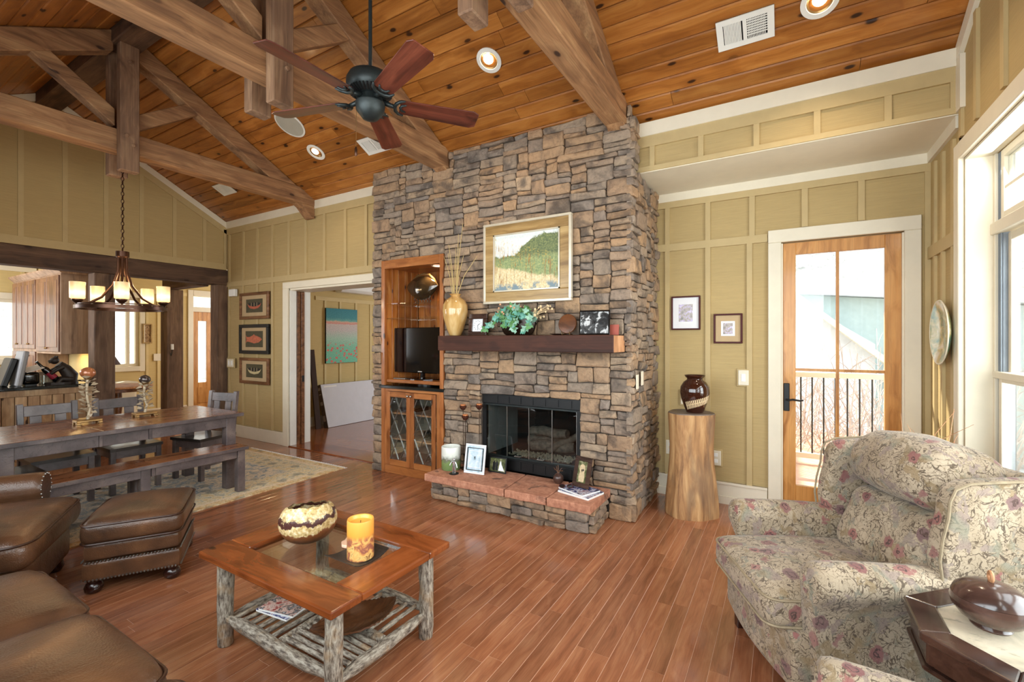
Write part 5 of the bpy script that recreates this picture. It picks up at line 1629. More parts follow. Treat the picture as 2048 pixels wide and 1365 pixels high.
# candlesticks on the dining table
orange = plain('ribbed_gourd', S(176, 108, 70), .25, .2, var=.25, vs=20, coat=.5)
gun = plain('gunmetal_gourd', S(86, 76, 72), .2, .6, var=.2, coat=.4)
for (x, y, h, m, lb) in ((-5.29, 1.55, .36, orange, 'tall branch candlestick with a ribbed orange gourd on top'), (-5.33, 1.985, .275, gun, 'short branch candlestick with a dark ribbed gourd on top')):
    t = thing('candlestick', lb, 'candlestick', (x, y, .76), group='branch candlesticks')
    b = G().box(-.055, .055, -.09, .09, .018, .04).build('base', M['brass'], t, bevel=.006)
    for sx in (-1, 1):
        for sy in (-1, 1): G().box(sx * .04 - .014, sx * .04 + .014, sy * .075 - .014, sy * .075 + .014, 0, .02).build('foot', M['brass'], t, bevel=.003)
    rr = random.Random(int(h * 100))
    P = [(0, 0, .04), (.01, .012, .04 + h * .25), (-.012, .0, .04 + h * .5), (.008, -.01, .04 + h * .75), (0, 0, .04 + h)]
    G().tube(P, [.012, .010, .010, .010, .012], 8).build('stem', M['leafmetal'], t, smooth=True)
    lm = G().add([(0, 0, 0), (.018, .02, .006), (.036, .0, .0), (.018, -.02, .006), (.018, 0, -.004)], [(0, 4, 1), (4, 2, 1), (0, 3, 4), (4, 3, 2)]).mesh('leaf', M['leafmetal'])
    for k in range(40):
        z = .06 + h * (.05 + .9 * k / 40)
        a = k * 2.4
        o = place('leaf', lm, t, (math.cos(a) * (.012 + .02 * rr.random()), math.sin(a) * (.012 + .02 * rr.random()), z))
        o.rotation_euler = (rr.uniform(-.6, .6), rr.uniform(-.8, .3), a)
        s_ = rr.uniform(1.0, 1.7); o.scale = (s_, s_, s_)
    G().lathe([(.02, 0), (.034, .02), (.03, .03)], 12, (0, 0, .04 + h - .01)).build('cup', M['brass'], t, smooth=True)
    R0 = .054 if m is orange else .046
    G().lathe([(.008, -.92 * R0)] + [(R0 * math.sin(PI * j / 12), -.92 * R0 * math.cos(PI * j / 12)) for j in range(1, 12)] + [(.008, .92 * R0)], 40, (0, 0, .04 + h + .9 * R0), wob=lambda a, z: 1 + .025 * math.cos(a * 16)).build('gourd', m, t, smooth=True)

# chandelier
cxy = Vector((-5.475, 1.86, 0))
t = thing('chandelier', 'bronze ring chandelier with five amber glass shades', 'chandelier', (cxy.x, cxy.y, 1.80))
def L(z): return z - 1.80
prof = []
g = G()
n = 48
for ro, ri, z0, z1 in ((.345, .320, 0, .020),):
    g.lathe([(ri, z0 - .012), (ro, z0 - .012), (ro, z1), (ri, z1), (ri, z0 - .012)], n, close=False)
    g.lathe([(ri - .01, .028), (ro - .012, .028), (ro - .012, .036), (ri - .01, .036), (ri - .01, .028)], n, close=False)
stuff(g.build('ring', M['bronze'], t, smooth=30))
G().lathe([(.03, .545), (.052, .55), (.052, .50), (.045, .49), (.02, .485)], 20).build('cap', M['bronze'], t, smooth=30)
Rv = Vector((.322, .947, 0)); Tc = Vector((.947, -.322, 0))
for k in range(5):
    ph = R(19 + 72 * k)
    d = Rv * math.cos(ph) + Tc * math.sin(ph)
    a = G().tube([d * .032 + Vector((0, 0, .50)), d * .035 + Vector((0, 0, .36)), d * .075 + Vector((0, 0, .22)), d * .155 + Vector((0, 0, .10)), d * .25 + Vector((0, 0, .035)), d * .325 + Vector((0, 0, .012))], .011, 8, flat=.6).build('arm', M['bronze'], t, smooth=True)
    c = d * .325
    G().lathe([(.012, .03), (.03, .045), (.042, .062), (.042, .072), (.01, .072)], 16, (c.x, c.y, 0)).build('cup', M['bronze'], t, smooth=30)
    sh = G().lathe([(.048, 0), (.054, .004), (.056, .15), (.053, .15), (.050, .01)], 24, close=False).build('lamp_shade', M['amber'], t, smooth=30, loc=(c.x, c.y, .075))
    bl = light('chandelier_bulb', 'POINT', cxy + c + Vector((0, 0, 1.80 + .27)), 3.2, (1, .72, .40), shadow_soft_size=.05)
G().tube([(0, 0, .10), (0, 0, .50)], .010, 8).build('stem', M['bronze'], t)
g = G()
z = .545
k = 0
while z < 1.48:
    a = (k % 2) * PI / 2
    pts = []
    for q in range(11):
        b = 2 * PI * q / 10
        pts.append((math.cos(a) * .011 * math.cos(b), math.sin(a) * .011 * math.cos(b), z + .022 + .022 * math.sin(b)))
    g.tube(pts, .0035, 5, cap=False)
    z += .036
    k += 1
stuff(g.build('chain', M['bronze'], t, smooth=True))

# ceiling fan
t = thing('ceiling_fan', 'black ceiling fan with five walnut blades on a long downrod', 'ceiling fan', (-2.09, 1.88, 2.90))
G().lathe([(.011, .16), (.011, 1.40)], 10).build('downrod', M['iron'], t, smooth=True)
G().lathe([(.055, 1.38), (.075, 1.36), (.06, 1.30), (.02, 1.27)], 20).build('canopy', M['iron'], t, smooth=40)
G().lathe([(.03, .175), (.085, .165), (.12, .145), (.135, .115), (.135, .08), (.120, .05), (.09, .03), (.07, .025)], 36).build('motor_housing', M['iron'], t, smooth=40)
g = G()
for k in range(36):
    a = 2 * PI * k / 36
    g.bar((.125 * math.cos(a), .125 * math.sin(a), .052), (.088 * math.cos(a), .088 * math.sin(a), .026), .008, .006)
stuff(g.build('vents', M['black'], t))
G().lathe([(.07, .025), (.075, .0), (.085, -.015), (.08, -.055), (.06, -.08), (.045, -.10), (.02, -.11), (.004, -.112)], 28).build('switch_housing', M['iron'], t, smooth=40)
blm = None
g = G()
N = 14
out = []
for k in range(N + 1):
    u = k / N
    x = .17 + .48 * u
    hw = .058 + .018 * u
    if u > .93: hw -= .02 * (u - .93) / .07
    out.append((x, hw))
poly = [(x, y) for x, y in out] + [(x, -y) for x, y in out[::-1]]
tilt = Matrix.Rotation(R(-13), 4, 'X')
blm = G().prism(poly, 'Z', -.0035, .0035, m=tilt).mesh('blade', M['fanblade'], bevel=.0015)
ig = G()
ig.tube([(.07, 0, .012), (.11, 0, .0), (.145, 0, -.006)], [.016, .014, .012], 8, m=tilt)
ig.tube([(.195, .062, -.006), (.165, .052, -.008), (.145, .028, -.008), (.14, 0, -.008), (.145, -.028, -.008), (.165, -.052, -.008), (.195, -.062, -.006)], [.005, .009, .011, .012, .011, .009, .005], 8, m=tilt)
ig.tube([(.205, .03, -.006), (.18, .02, -.008), (.172, 0, -.008), (.18, -.02, -.008), (.205, -.03, -.006)], [.004, .007, .009, .007, .004], 8, m=tilt)
irm = ig.mesh('blade_iron', M['iron'], smooth='all')
for k in range(5):
    a = R(-92 + 72 * k)
    o = place('blade', blm, t, (0, 0, .0), a)
    i_ = place('blade_iron', irm, o)
    stuff(i_)
G().tube([(-.06, -.05, -.03), (-.062, -.052, -.27)], .0016, 5).build('pull_chain', M['brass'], t)
G().lathe([(.003, 0), (.008, -.015), (.008, -.045), (.003, -.055)], 10, (-.062, -.052, -.27)).build('pull', M['bronze'], t, smooth=True)

# recessed ceiling fixtures on the slope
def on_slope(x, y):
    return Vector((x, y, zc(y) - .003))
nrmS = Vector((0, -SLOPE, -1)).normalized()
def slope_thing(name, label, cat, x, y, group=None):
    o = thing(name, label, cat, on_slope(x, y), 0, group)
    o.rotation_euler = (-ang, 0, 0)      # local -Z looks along the ceiling normal into the room
    return o
for k, (x, y, lb, on) in enumerate(((-2.075, 3.113, 'round recessed ceiling light, brightly lit, between the fan and the outer truss', 1), (-4.618, 3.353, 'round recessed ceiling light beside the round speaker', .5), (0.189, 3.43, 'round recessed ceiling light above the white vent', 1))):
    t = slope_thing('recessed_light', lb, 'light', x, y, 'recessed lights')
    G().lathe([(.105, 0), (.105, -.006), (.075, -.008), (.07, 0)], 32, close=False).build('ring', M['whitemetal'], t, smooth=30)
    G().lathe([(.07, -.004), (.060, .004), (.045, .010)], 28, close=False).build('baffle', M['brass'], t, smooth=True)
    G().sphere((0, -.012, -.002), .042, 16, 8, s=(1, 1, .5)).build('bulb', M['bulb'] if on > .6 else M['bulbdim'], t, smooth=True)
    p = on_slope(x, y) + nrmS * .06
    light('ceiling_lamp', 'SPOT', p, 26 * on, (1, .80, .55), direction=(0, -.1, -1), spot_size=R(130), spot_blend=.7, shadow_soft_size=.05)
t = slope_thing('ceiling_speaker', 'round grey ceiling speaker beside the fan', 'speaker', -4.599, 3.02)
G().lathe([(.165, 0), (.165, -.006), (.148, -.010), (.146, -.004)], 40, close=False).build('rim', M['whitemetal'], t, smooth=30)
G().lathe([(.0001, -.009), (.147, -.006)], 40, close=False).build('grille', M['greywhite'], t, smooth=30)
def vent(x, y, w, h, lb, rich):
    t = slope_thing('ceiling_vent', lb, 'vent', x, y, 'ceiling vents')
    G().box(-w / 2, w / 2, -h / 2, h / 2, -.004, 0.0).build('backing', M['dark'], t)
    for a in ((-w / 2, w / 2, -h / 2, -h / 2 + .035), (-w / 2, w / 2, h / 2 - .035, h / 2), (-w / 2, -w / 2 + .04, -h / 2 + .035, h / 2 - .035), (w / 2 - .04, w / 2, -h / 2 + .035, h / 2 - .035), (-.012, .012, -h / 2 + .035, h / 2 - .035)):
        G().box(a[0], a[1], a[2], a[3], -.012, -.004).build('frame', M['whitemetal'], t)
    g = G()
    n = 12
    for k in range(n):
        xx = -w / 2 + .045 + k * (w / 2 - .065) / n
        g.box(xx, xx + .007, -h / 2 + .035, h / 2 - .035, -.010, -.004)
    for k in range(n):
        xx = .018 + k * (w / 2 - .065) / n
        g.box(xx, xx + .004, -h / 2 + .035, h / 2 - .035, -.010, -.004)
    for k in range(7):
        yy = -h / 2 + .045 + k * (h - .09) / 7
        g.box(.012, w / 2 - .04, yy, yy + .006, -.008, -.004)
    stuff(g.build('louvers', M['whitemetal'], t))
vent(-.23, 3.455, .345, .205, 'large white ceiling vent near the window wall', True)
vent(-3.78, 3.455, .345, .20, 'white ceiling vent next to the top of the chimney', True)
vent(-6.72, 3.43, .33, .19, 'white ceiling vent above the picture wall', True)

# ------------------------------------------------------------------ coffee table
t = thing('coffee_table', 'rustic coffee table with glass inset and bark-covered log legs', 'table', (-1.9625, 1.4875, 0))
W, D = .4925, .3575
IX, IY = .325, .205
zt0, zt1 = .436, .47
G().box(-W, W, -D, -IY, zt0, zt1).build('top_board', M['coffee'], t, bevel=.007, seg=2)
G().box(-W, W, IY, D, zt0, zt1).build('top_board', M['coffee'], t, bevel=.007, seg=2)
G().box(-W, -IX, -IY, IY, zt0, zt1).build('top_board', M['coffeey'], t, bevel=.007, seg=2)
G().box(IX, W, -IY, IY, zt0, zt1).build('top_board', M['coffeey'], t, bevel=.007, seg=2)
G().box(-IX + .001, IX - .001, -IY + .001, IY - .001, zt0 + .008, zt0 + .016).build('glass_inset', M['glassgreen'], t)
rr = random.Random(11)
def logpts(p0, p1, n=6, wob=.004):
    p0 = Vector(p0); p1 = Vector(p1)
    return [p0.lerp(p1, k / n) + Vector((rr.uniform(-wob, wob), rr.uniform(-wob, wob), rr.uniform(-wob, wob))) for k in range(n + 1)]
for sx in (-1, 1):
    for sy in (-1, 1):
        P = logpts((sx * .405, sy * .275, 0), (sx * .405, sy * .275, .437), 7, .003)
        G().tube(P, [rr.uniform(.034, .039) for _ in P], 12).build('leg', M['bark'], t, smooth=60)
SZ = .115
for sy in (-1, 1):
    P = logpts((-.375, sy * .275, SZ + .02), (.375, sy * .275, SZ + .02))
    G().tube(P, [.018] + [rr.uniform(.026, .031) for _ in P[2:]] + [.018], 10).build('rail', M['barkx'], t, smooth=60)
for sx in (-1, 1):
    P = logpts((sx * .405, -.245, SZ), (sx * .405, .245, SZ))
    G().tube(P, [.018] + [rr.uniform(.026, .031) for _ in P[2:]] + [.018], 10).build('rail', M['barky'], t, smooth=60)
P = logpts((0.0, -.25, SZ + .012), (0.0, .25, SZ + .012))
G().tube(P, [.024] * len(P), 10).build('cross_log', M['bark'], t, smooth=60)
for s in (-1, 1):
    P = logpts((s * .02, 0, SZ + .012), (s * .385, 0, SZ + .012))
    G().tube(P, [.024] * len(P), 10).build('cross_log', M['bark'], t, smooth=60)
for qx in (-1, 1):
    for qy in (-1, 1):
        alongY = (qx * qy > 0)     # basket pattern: quadrants alternate
        if qx == -1: alongY = True if qy == -1 else False
        else: alongY = True if qy == 1 else False
        for k in range(6):
            if alongY:
                x = qx * (.055 + k * .058)
                P = logpts((x, qy * .01, SZ + .025), (x, qy * .262, SZ + .025), 3, .003)
            else:
                y = qy * (.045 + k * .036)
                P = logpts((qx * .01, y, SZ + .022), (qx * .395, y, SZ + .022), 3, .003)
            G().tube(P, [rr.uniform(.010, .0135) for _ in P], 7).build('slat', M['barky'] if alongY else M['barkx'], t, smooth=60)

# things on the coffee table
def gourdmat():
    t = NT('torn_gilt_gourd')
    v = t.coord()
    x, y, z = t.sep(v)
    n = t.noise(v, 14, 5, .7); nf = t.noise(v, 60, 3, .6)
    hgt = t.math('ADD', t.math('ADD', z, t.math('MULTIPLY', t.math('SUBTRACT', n, .5), .10)), t.math('MULTIPLY', y, -.10))
    gold = t.ramp(nf, [(.3, S(150, 118, 66)), (.5, S(206, 178, 122)), (.75, S(236, 226, 196))])
    c = t.ramp(hgt, [(0.0, S(66, 40, 20)), (.055, S(104, 64, 34)), (.085, S(128, 74, 40))])
    c = t.mix(t.step(hgt, .085, .095), c, gold)
    c = t.mix(t.math('MULTIPLY', t.step(hgt, .128, .133), t.math('SUBTRACT', 1.0, t.step(hgt, .152, .158))), c, S(74, 40, 34))
    t.bsdf(c, .35, 0, t.bump(nf, .4, .006), coat=.3)
    return t.m
gm = gourdmat()
TT = .4705
t = thing('gourd_bowl', 'round brown and gilt torn-edge bowl on the coffee table', 'bowl', (-2.135, 1.505, zt1 - .0175))
def gb(a, b):
    an = a * 2 * PI
    ht = .185 + .018 * math.sin(an * 1 + 2.2) + .008 * noise.noise(Vector((math.cos(an) * 4, math.sin(an) * 4, 1))) * 1.6
    ph = b * 2.35
    rr_ = .142 * math.sin(ph) ** .85 if ph > 0 else 0
    zz = .108 - .108 * math.cos(ph)
    if b > .55: zz = zz + (ht - (.108 - .108 * math.cos(2.35))) * ((b - .55) / .45)
    return (rr_ * math.cos(an), rr_ * math.sin(an), max(0, zz))
g = G()
g.grid(gb, 48, 20, True)
g.grid(lambda a, b: (gb(a, b)[0] * .95, gb(a, b)[1] * .95, gb(a, b)[2] * .985 + .004), 48, 20, True)
g.build('bowl', gm, t, smooth=True)
t = thing('candle_tray', 'dark square candle tray on the glass inset', 'tray', (-1.775, 1.515, zt0 + .0165))
g = G()
g.grid(lambda a, b: (-.105 + .21 * a, -.105 + .21 * b, .004 + .022 * (abs(2 * b - 1) ** 2.5)), 8, 12)
n = len(g.v)
g.grid(lambda a, b: (-.105 + .21 * a, -.105 + .21 * b, .0 + .022 * (abs(2 * b - 1) ** 2.5)), 8, 12)
for i in range(8):
    for (p, q) in (((i, 0), (i + 1, 0)), ((i, 12), (i + 1, 12))):
        A, B = p[0] * 13 + p[1], q[0] * 13 + q[1]; g.f.append([A, B, n + B, n + A])
for i in range(12):
    for (p, q) in (((0, i), (0, i + 1)), ((8, i), (8, i + 1))):
        A, B = p[0] * 13 + p[1], q[0] * 13 + q[1]; g.f.append([A, B, n + B, n + A])
g.build('tray', plain('dark_woven_tray', S(58, 52, 48), .35, .3, var=.3, vs=60, bump=.5, bs=260), t)
def candlemat():
    t = NT('amber_botanical_wax')
    v = t.coord(); x, y, z = t.sep(v)
    n = t.noise(v, 26, 3, .6, .8)
    wax = t.ramp(t.math('DIVIDE', z, .19), [(0, S(206, 140, 60)), (.55, S(226, 150, 56)), (1, S(240, 172, 74))])
    lf = t.ramp(n, [(.3, S(96, 52, 70)), (.42, S(150, 84, 70)), (.5, S(214, 160, 92)), (.62, S(226, 190, 120)), (.72, S(110, 60, 44))])
    low = t.math('SUBTRACT', 1.0, t.step(z, .095, .125))
    c = t.mix(t.math('MULTIPLY', low, .85), wax, lf)
    t.bsdf(c, .4, sss=.25, coat=.2)
    return t.m
t = thing('pillar_candle', 'amber pillar candle with pressed flowers on the dark tray', 'candle', (-1.748, 1.512, zt0 + .0215))
G().lathe([(.058, 0), (.062, .004), (.062, .180), (.060, .186), (.054, .184), (.048, .170), (.02, .166), (.001, .165)], 36).build('wax', candlemat(), t, smooth=40)
G().tube([(0, 0, .165), (.002, 0, .178)], .0015, 5).build('wick', M['black'], t)
t = thing('agate_slice', 'flat pale pink stone slice beside the candle', 'stone', (-1.90, 1.60, zt0 + .0165))
pts = []
for k in range(18):
    a = 2 * PI * k / 18
    q = .055 * (1 + .16 * math.sin(3 * a + .5) + .08 * math.sin(7 * a))
    if k in (4, 5): q *= .75
    pts.append((q * 1.25 * math.cos(a), q * math.sin(a)))
G().prism(pts, 'Z', 0, .016).build('slice', plain('pink_agate', S(232, 188, 158), .3, var=.12, coat=.4), t, bevel=.004)
t = thing('leaf_bowl', 'big brown leaf-shaped wooden bowl on the lower log shelf', 'bowl', (-1.735, 1.47, SZ + .037), R(70))
def lb_(a, b):
    u = a * 2 - 1; v_ = b * 2 - 1
    w = .118 * (1 - abs(u) ** 1.8) ** .8 + .002
    x = .205 * u
    y = w * v_
    z = .038 * abs(v_) ** 1.6 * (1 - u * u) + .055 * abs(u) ** 3 + .012 + .0025 * math.sin((abs(y) * 2.2 - x) * 150)
    return (x, y, z)
g = G()
g.grid(lb_, 70, 20)
n = len(g.v)
g.grid(lambda a, b: (lb_(a, b)[0], lb_(a, b)[1], lb_(a, b)[2] - .008), 70, 20)
for i in range(70):
    for j in (0, 20): g.f.append([i * 21 + j, (i + 1) * 21 + j, n + (i + 1) * 21 + j, n + i * 21 + j])
for i in range(20):
    for j in (0, 70): g.f.append([j * 21 + i, j * 21 + i + 1, n + j * 21 + i + 1, n + j * 21 + i])
g.build('leaf', wood('leaf_bowl_wood', S(44, 24, 14), S(84, 50, 28), S(108, 68, 40), 'X', 2, 14, .3, .3, 0, None, .1, 0, .3), t, smooth=True)
for k, (dx, dy, dz, m_, rz_, lb2) in enumerate(((0, 0, 0, M['mag'], .12, 'lower magazine on the log shelf'), (.012, .008, .012, M['mag2'], .22, 'upper red-covered magazine on the log shelf'))):
    t = thing('magazine', lb2, 'magazine', (-2.16 + dx, 1.40 + dy, SZ + .0375 + dz), rz_)
    G().box(-.105, .105, -.09, .09, 0, .0095).build('pages', M['paper'], t)
    G().box(-.106, .106, -.091, .091, .0095, .0108).build('cover', m_, t)
# ------------------------------------------------------------------ leather seating
T = Matrix.Translation
def RX(a): return Matrix.Rotation(a, 4, 'X')
def RY(a): return Matrix.Rotation(a, 4, 'Y')
def RZ(a): return Matrix.Rotation(a, 4, 'Z')

def loop_pts(sx, sy, r, z, n=6, puff=0.0):
    """rounded rectangle path"""
    P = []
    for cx, cy, a0 in ((sx - r, sy - r, 0), (-sx + r, sy - r, PI / 2), (-sx + r, -sy + r, PI), (sx - r, -sy + r, 1.5 * PI)):
        for k in range(n + 1):
            a = a0 + PI / 2 * k / n
            P.append((cx + r * math.cos(a), cy + r * math.sin(a), z))
    P.append(P[0])
    return P

# ottoman
t = thing('ottoman', 'square brown leather ottoman with brass nailhead rows and bun feet', 'ottoman', (-3.625, 1.345, 0), R(58))
ow, od = .245, .285
G().rbox(ow * 2, od * 2, .135, .05, 9, puff=.035, m=T((0, 0, .355)), wr=.005).build('cushion', M['leather'], t, smooth=True)
G().tube(loop_pts(ow * 1.01, od * 1.01, .06, .408), .006, 6, cap=False).build('piping', M['piping'], t, smooth=True)
G().tube(loop_pts(ow * 1.01, od * 1.01, .06, .300), .006, 6, cap=False).build('piping', M['piping'], t, smooth=True)
G().rbox(ow * 2 - .02, od * 2 - .02, .11, .03, 7, m=T((0, 0, .245))).build('upper_band', M['leather'], t, smooth=True)
G().rbox(ow * 2 - .01, od * 2 - .01, .12, .025, 7, m=T((0, 0, .135))).build('lower_band', M['leather'], t, smooth=True)
g = G()
for z in (.193, .088):
    for s in (-1, 1):
        for k in range(26):
            x = -ow + .03 + k * (2 * ow - .06) / 25
            g.sphere((x, s * (od - .006), z), .0062, 6, 4)
        for k in range(30):
            y = -od + .03 + k * (2 * od - .06) / 29
            g.sphere((s * (ow - .006), y, z), .0062, 6, 4)
stuff(g.build('nailheads', M['pewter'], t, smooth=True))
for sx in (-1, 1):
    for sy in (-1, 1):
        G().lathe([(.03, 0), (.043, .012), (.046, .035), (.038, .055), (.03, .062), (.036, .078)], 18, (sx * (ow - .055), sy * (od - .055), 0)).build('foot', M['leg'], t, smooth=40)

def rolled_arm(parent, s, xc, y0, y1, zr, r, mat, zb=.10, name='arm', inner=None):
    """side panel with a rolled top, extruded along y; s = side"""
    w = .10
    P = []
    for k in range(17):
        a = R(-40) + (R(260)) * k / 16
        P.append((xc + s * r * math.cos(a) * 1.0 + s * .0, zr + r * math.sin(a)))
    xin = xc - s * r * .62
    xout = xc + s * r * .45
    prof = [(xout, zb)] + P + [(xin, zb)]
    g = G()
    n = len(prof)
    ys = [y0, y0 + .012, y0 + .04, (y0 + y1) / 2, y1]
    sc_ = [.88, .97, 1.0, 1.0, .98]
    vs = []
    for y, q in zip(ys, sc_):
        for x, z in prof:
            vs.append((xc + (x - xc) * q, y, zr + (z - zr) * (q if z > zb else 1)))
    fs = []
    for i in range(len(ys) - 1):
        for k in range(n):
            fs.append((i * n + k, i * n + (k + 1) % n, (i + 1) * n + (k + 1) % n, (i + 1) * n + k))
    fs.append(list(range(n))); fs.append([(len(ys) - 1) * n + k for k in range(n)][::-1])
    g.add(vs, fs)
    return g.build(name, mat, parent, smooth=50)

# leather armchair (local -y is its front)
t = thing('leather_armchair', 'brown leather armchair with rolled arms beside the ottoman', 'armchair', (-3.70, .935, 0), R(150))
G().rbox(.86, .66, .24, .05, 8, m=T((0, .36, .20))).build('base', M['leather'], t, smooth=True)
G().rbox(.82, .72, .17, .07, 12, puff=.04, m=T((0, .34, .385)), wr=.006, seed=3).build('seat_cushion', M['leather'], t, smooth=True)
G().tube(loop_pts(.415, .365, .10, .445), .006, 6, cap=False, m=T((0, .34, 0))).build('piping', M['piping'], t, smooth=True)
for s in (-1, 1):
    a = rolled_arm(t, s, s * .46, .17, .95, .535, .095, M['leather'])
    g = G()
    for k in range(14):
        an = R(-40) + R(260) * k / 13
        g.sphere((s * .46 + s * .085 * math.cos(an), .172, .535 + .085 * math.sin(an)), .006, 6, 4)
    stuff(g.build('nailheads', M['pewter'], a, smooth=True))
G().rbox(.80, .22, .50, .08, 10, puff=.02, m=T((0, .82, .68)) @ RX(R(-12)), wr=.006).build('back_cushion', M['leather'], t, smooth=True)
G().rbox(.98, .16, .80, .06, 8, m=T((0, .95, .50))).build('back', M['leather'], t, smooth=True)
for sx in (-1, 1):
    for y in (.10, .92): G().lathe([(.03, 0), (.045, .03), (.035, .08)], 14, (sx * .36, y, 0)).build('foot', M['leg'], t, smooth=40)

# sofa
t = thing('leather_sofa', 'brown leather sofa with three seat cushions in the near corner', 'sofa', (-1.995, .0, 0))
G().rbox(2.02, .84, .26, .05, 8, m=T((0, .24, .19))).build('base', M['leather'], t, smooth=True)
for k in range(3):
    x = -.655 + k * .655
    c = G().rbox(.650, .72, .19, .06, 14, puff=.045, m=T((x, .335, .365)), wr=.006, seed=k * 5).build('seat_cushion', M['leather'], t, smooth=True)
    G().tube(loop_pts(.328, .363, .07, .432), .006, 6, cap=False, m=T((x, .335, 0))).build('piping', M['piping'], c, smooth=True)
    G().rbox(.64, .24, .50, .10, 10, puff=.03, m=T((x, -.06, .68)) @ RX(R(-10)), wr=.006, seed=k).build('back_cushion', M['leather'], t, smooth=True)
for s in (-1, 1):
    rolled_arm(t, s, s * 1.10, -.2, .42, .56, .10, M['leather']).rotation_euler = (0, 0, 0)
G().rbox(2.3, .18, .82, .06, 8, m=T((0, -.26, .49))).build('back', M['leather'], t, smooth=True)
for sx in (-1, 1):
    for y in (-.2, .56): G().lathe([(.03, 0), (.045, .03), (.035, .08)], 14, (sx * .92, y, 0)).build('foot', M['leg'], t, smooth=40)

# ------------------------------------------------------------------ floral wing chairs
def wing_chair(label):
    t = thing('wing_chair', label, 'armchair', group='floral wing chairs')
    FM = M['floral']
    # carcass with serpentine front rail
    g = G()
    pts = []
    N = 14
    for k in range(N + 1):
        u = -1 + 2 * k / N
        pts.append((u * .33, .075 - .03 * math.cos(u * PI / 2)))
    pts += [(.36, .90), (-.36, .90)]
    g.prism(pts, 'Z', .115, .345)
    g.build('base', FM, t, bevel=.015, seg=3)
    c = G().rbox(.585, .66, .145, .05, 14, puff=.035, m=T((0, .325, .405)), wr=.004, seed=2).build('seat_cushion', FM, t, smooth=True)
    for z in (.456, .350):
        G().tube(loop_pts(.296, .334, .06, z), .0055, 6, cap=False, m=T((0, .325, 0))).build('piping', M['floralpipe'], c, smooth=True)
    for s in (-1, 1):
        # rolled arm, lower in front, flaring
        g = G()
        vs = []; fs = []
        ys = [.115, .125, .15, .22, .35, .50, .66]
        prof0 = []
        r_ = .076
        for k in range(15):
            a = R(-50) + R(250) * k / 14
            prof0.append((r_ * math.cos(a), r_ * math.sin(a)))
        n = len(prof0) + 4
        for i, y in enumerate(ys):
            q = (.80, .95, 1.0, 1.0, 1.0, 1.0, .95)[i]
            zr = .555 + .012 * math.sin(i / 6 * PI)
            xc = s * (.345 + .012 * (1 - i / 6))
            for ox, oz in ((.042, .115), (.020, .30), (.012, .44)): vs.append((xc + s * ox, y + (.02 if i < 2 else 0), oz))
            for px, pz in prof0: vs.append((xc + s * px * q, y, zr + pz * q))
            vs.append((xc - s * .052, y + (.02 if i < 2 else 0), .115))
        for i in range(len(ys) - 1):
            for k in range(n):
                fs.append((i * n + k, i * n + (k + 1) % n, (i + 1) * n + (k + 1) % n, (i + 1) * n + k))
        fs.append(list(range(n))); fs.append([(len(ys) - 1) * n + k for k in range(n)][::-1])
        arm = g.add(vs, fs).build('arm', FM, t, smooth=50)
        # gathered scroll on the front of the roll
        g = G()
        for k in range(16):
            a = 2 * PI * k / 16
            xc = s * .357
            g.tube([(xc + .012 * math.cos(a), .112, .555 + .012 * math.sin(a)), (xc + .05 * math.cos(a), .118, .555 + .05 * math.sin(a))], [.004, .007], 5)
        g.sphere((s * .357, .112, .555), .016, 10, 6)
        stuff(g.build('scroll_pleats', FM, arm, smooth=True))
        # wing
        out = [(.60, .50), (.575, .60), (.565, .68), (.575, .76), (.595, .84), (.60, .90), (.62, .945), (.67, .968), (.76, .975), (.93, .985), (1.0, .97), (1.0, .12), (.62, .12)]
        x0, x1 = sorted((s * .315, s * .395))
        w = G().prism(out, 'X', x0, x1).build('wing', FM, t, bevel=.022, seg=3, smooth=40)
        G().tube([(s * .395, y_ - .004, z_) for y_, z_ in out[:10]], .0055, 6).build('piping', M['floralpipe'], w, smooth=True)
    G().rbox(.66, .13, .86, .05, 8, m=T((0, .965, .545))).build('back', FM, t, smooth=True)
    G().rbox(.56, .24, .36, .10, 12, puff=.0, m=T((0, .715, .600)) @ RX(R(-22)), wr=.010, seed=4).build('lumbar_cushion', FM, t, smooth=True)
    G().rbox(.555, .36, .255, .125, 14, puff=.04, m=T((0, .80, .90)) @ RX(R(-8)), wr=.012, seed=9).build('head_cushion', FM, t, smooth=True)
    for sx in (-1, 1):
        G().prism([(-.028, .12), (.028, .12), (.02, 0), (-.02, 0)], 'Y', .10, .15, m=T((sx * .275, 0, 0))).build('leg', M['leg'], t, bevel=.004)
        G().prism([(-.025, .12), (.025, .12), (.02, 0), (-.02, 0)], 'Y', .85, .90, m=T((sx * .30, 0, 0))).build('leg', M['leg'], t, bevel=.004)
    return t
wc = wing_chair('floral wing chair with a fat head cushion in front of the glazed door')
wc.location = (-.185, 2.365, 0); wc.rotation_euler = (0, 0, R(-63.4))
w2 = copy_tree(wc)
w2.location = (-.03, 1.135, 0); w2.rotation_euler = (0, 0, R(-90)); w2.scale = (1, .92, 1)
w2['label'] = 'floral wing chair of which only one arm shows at the bottom edge'

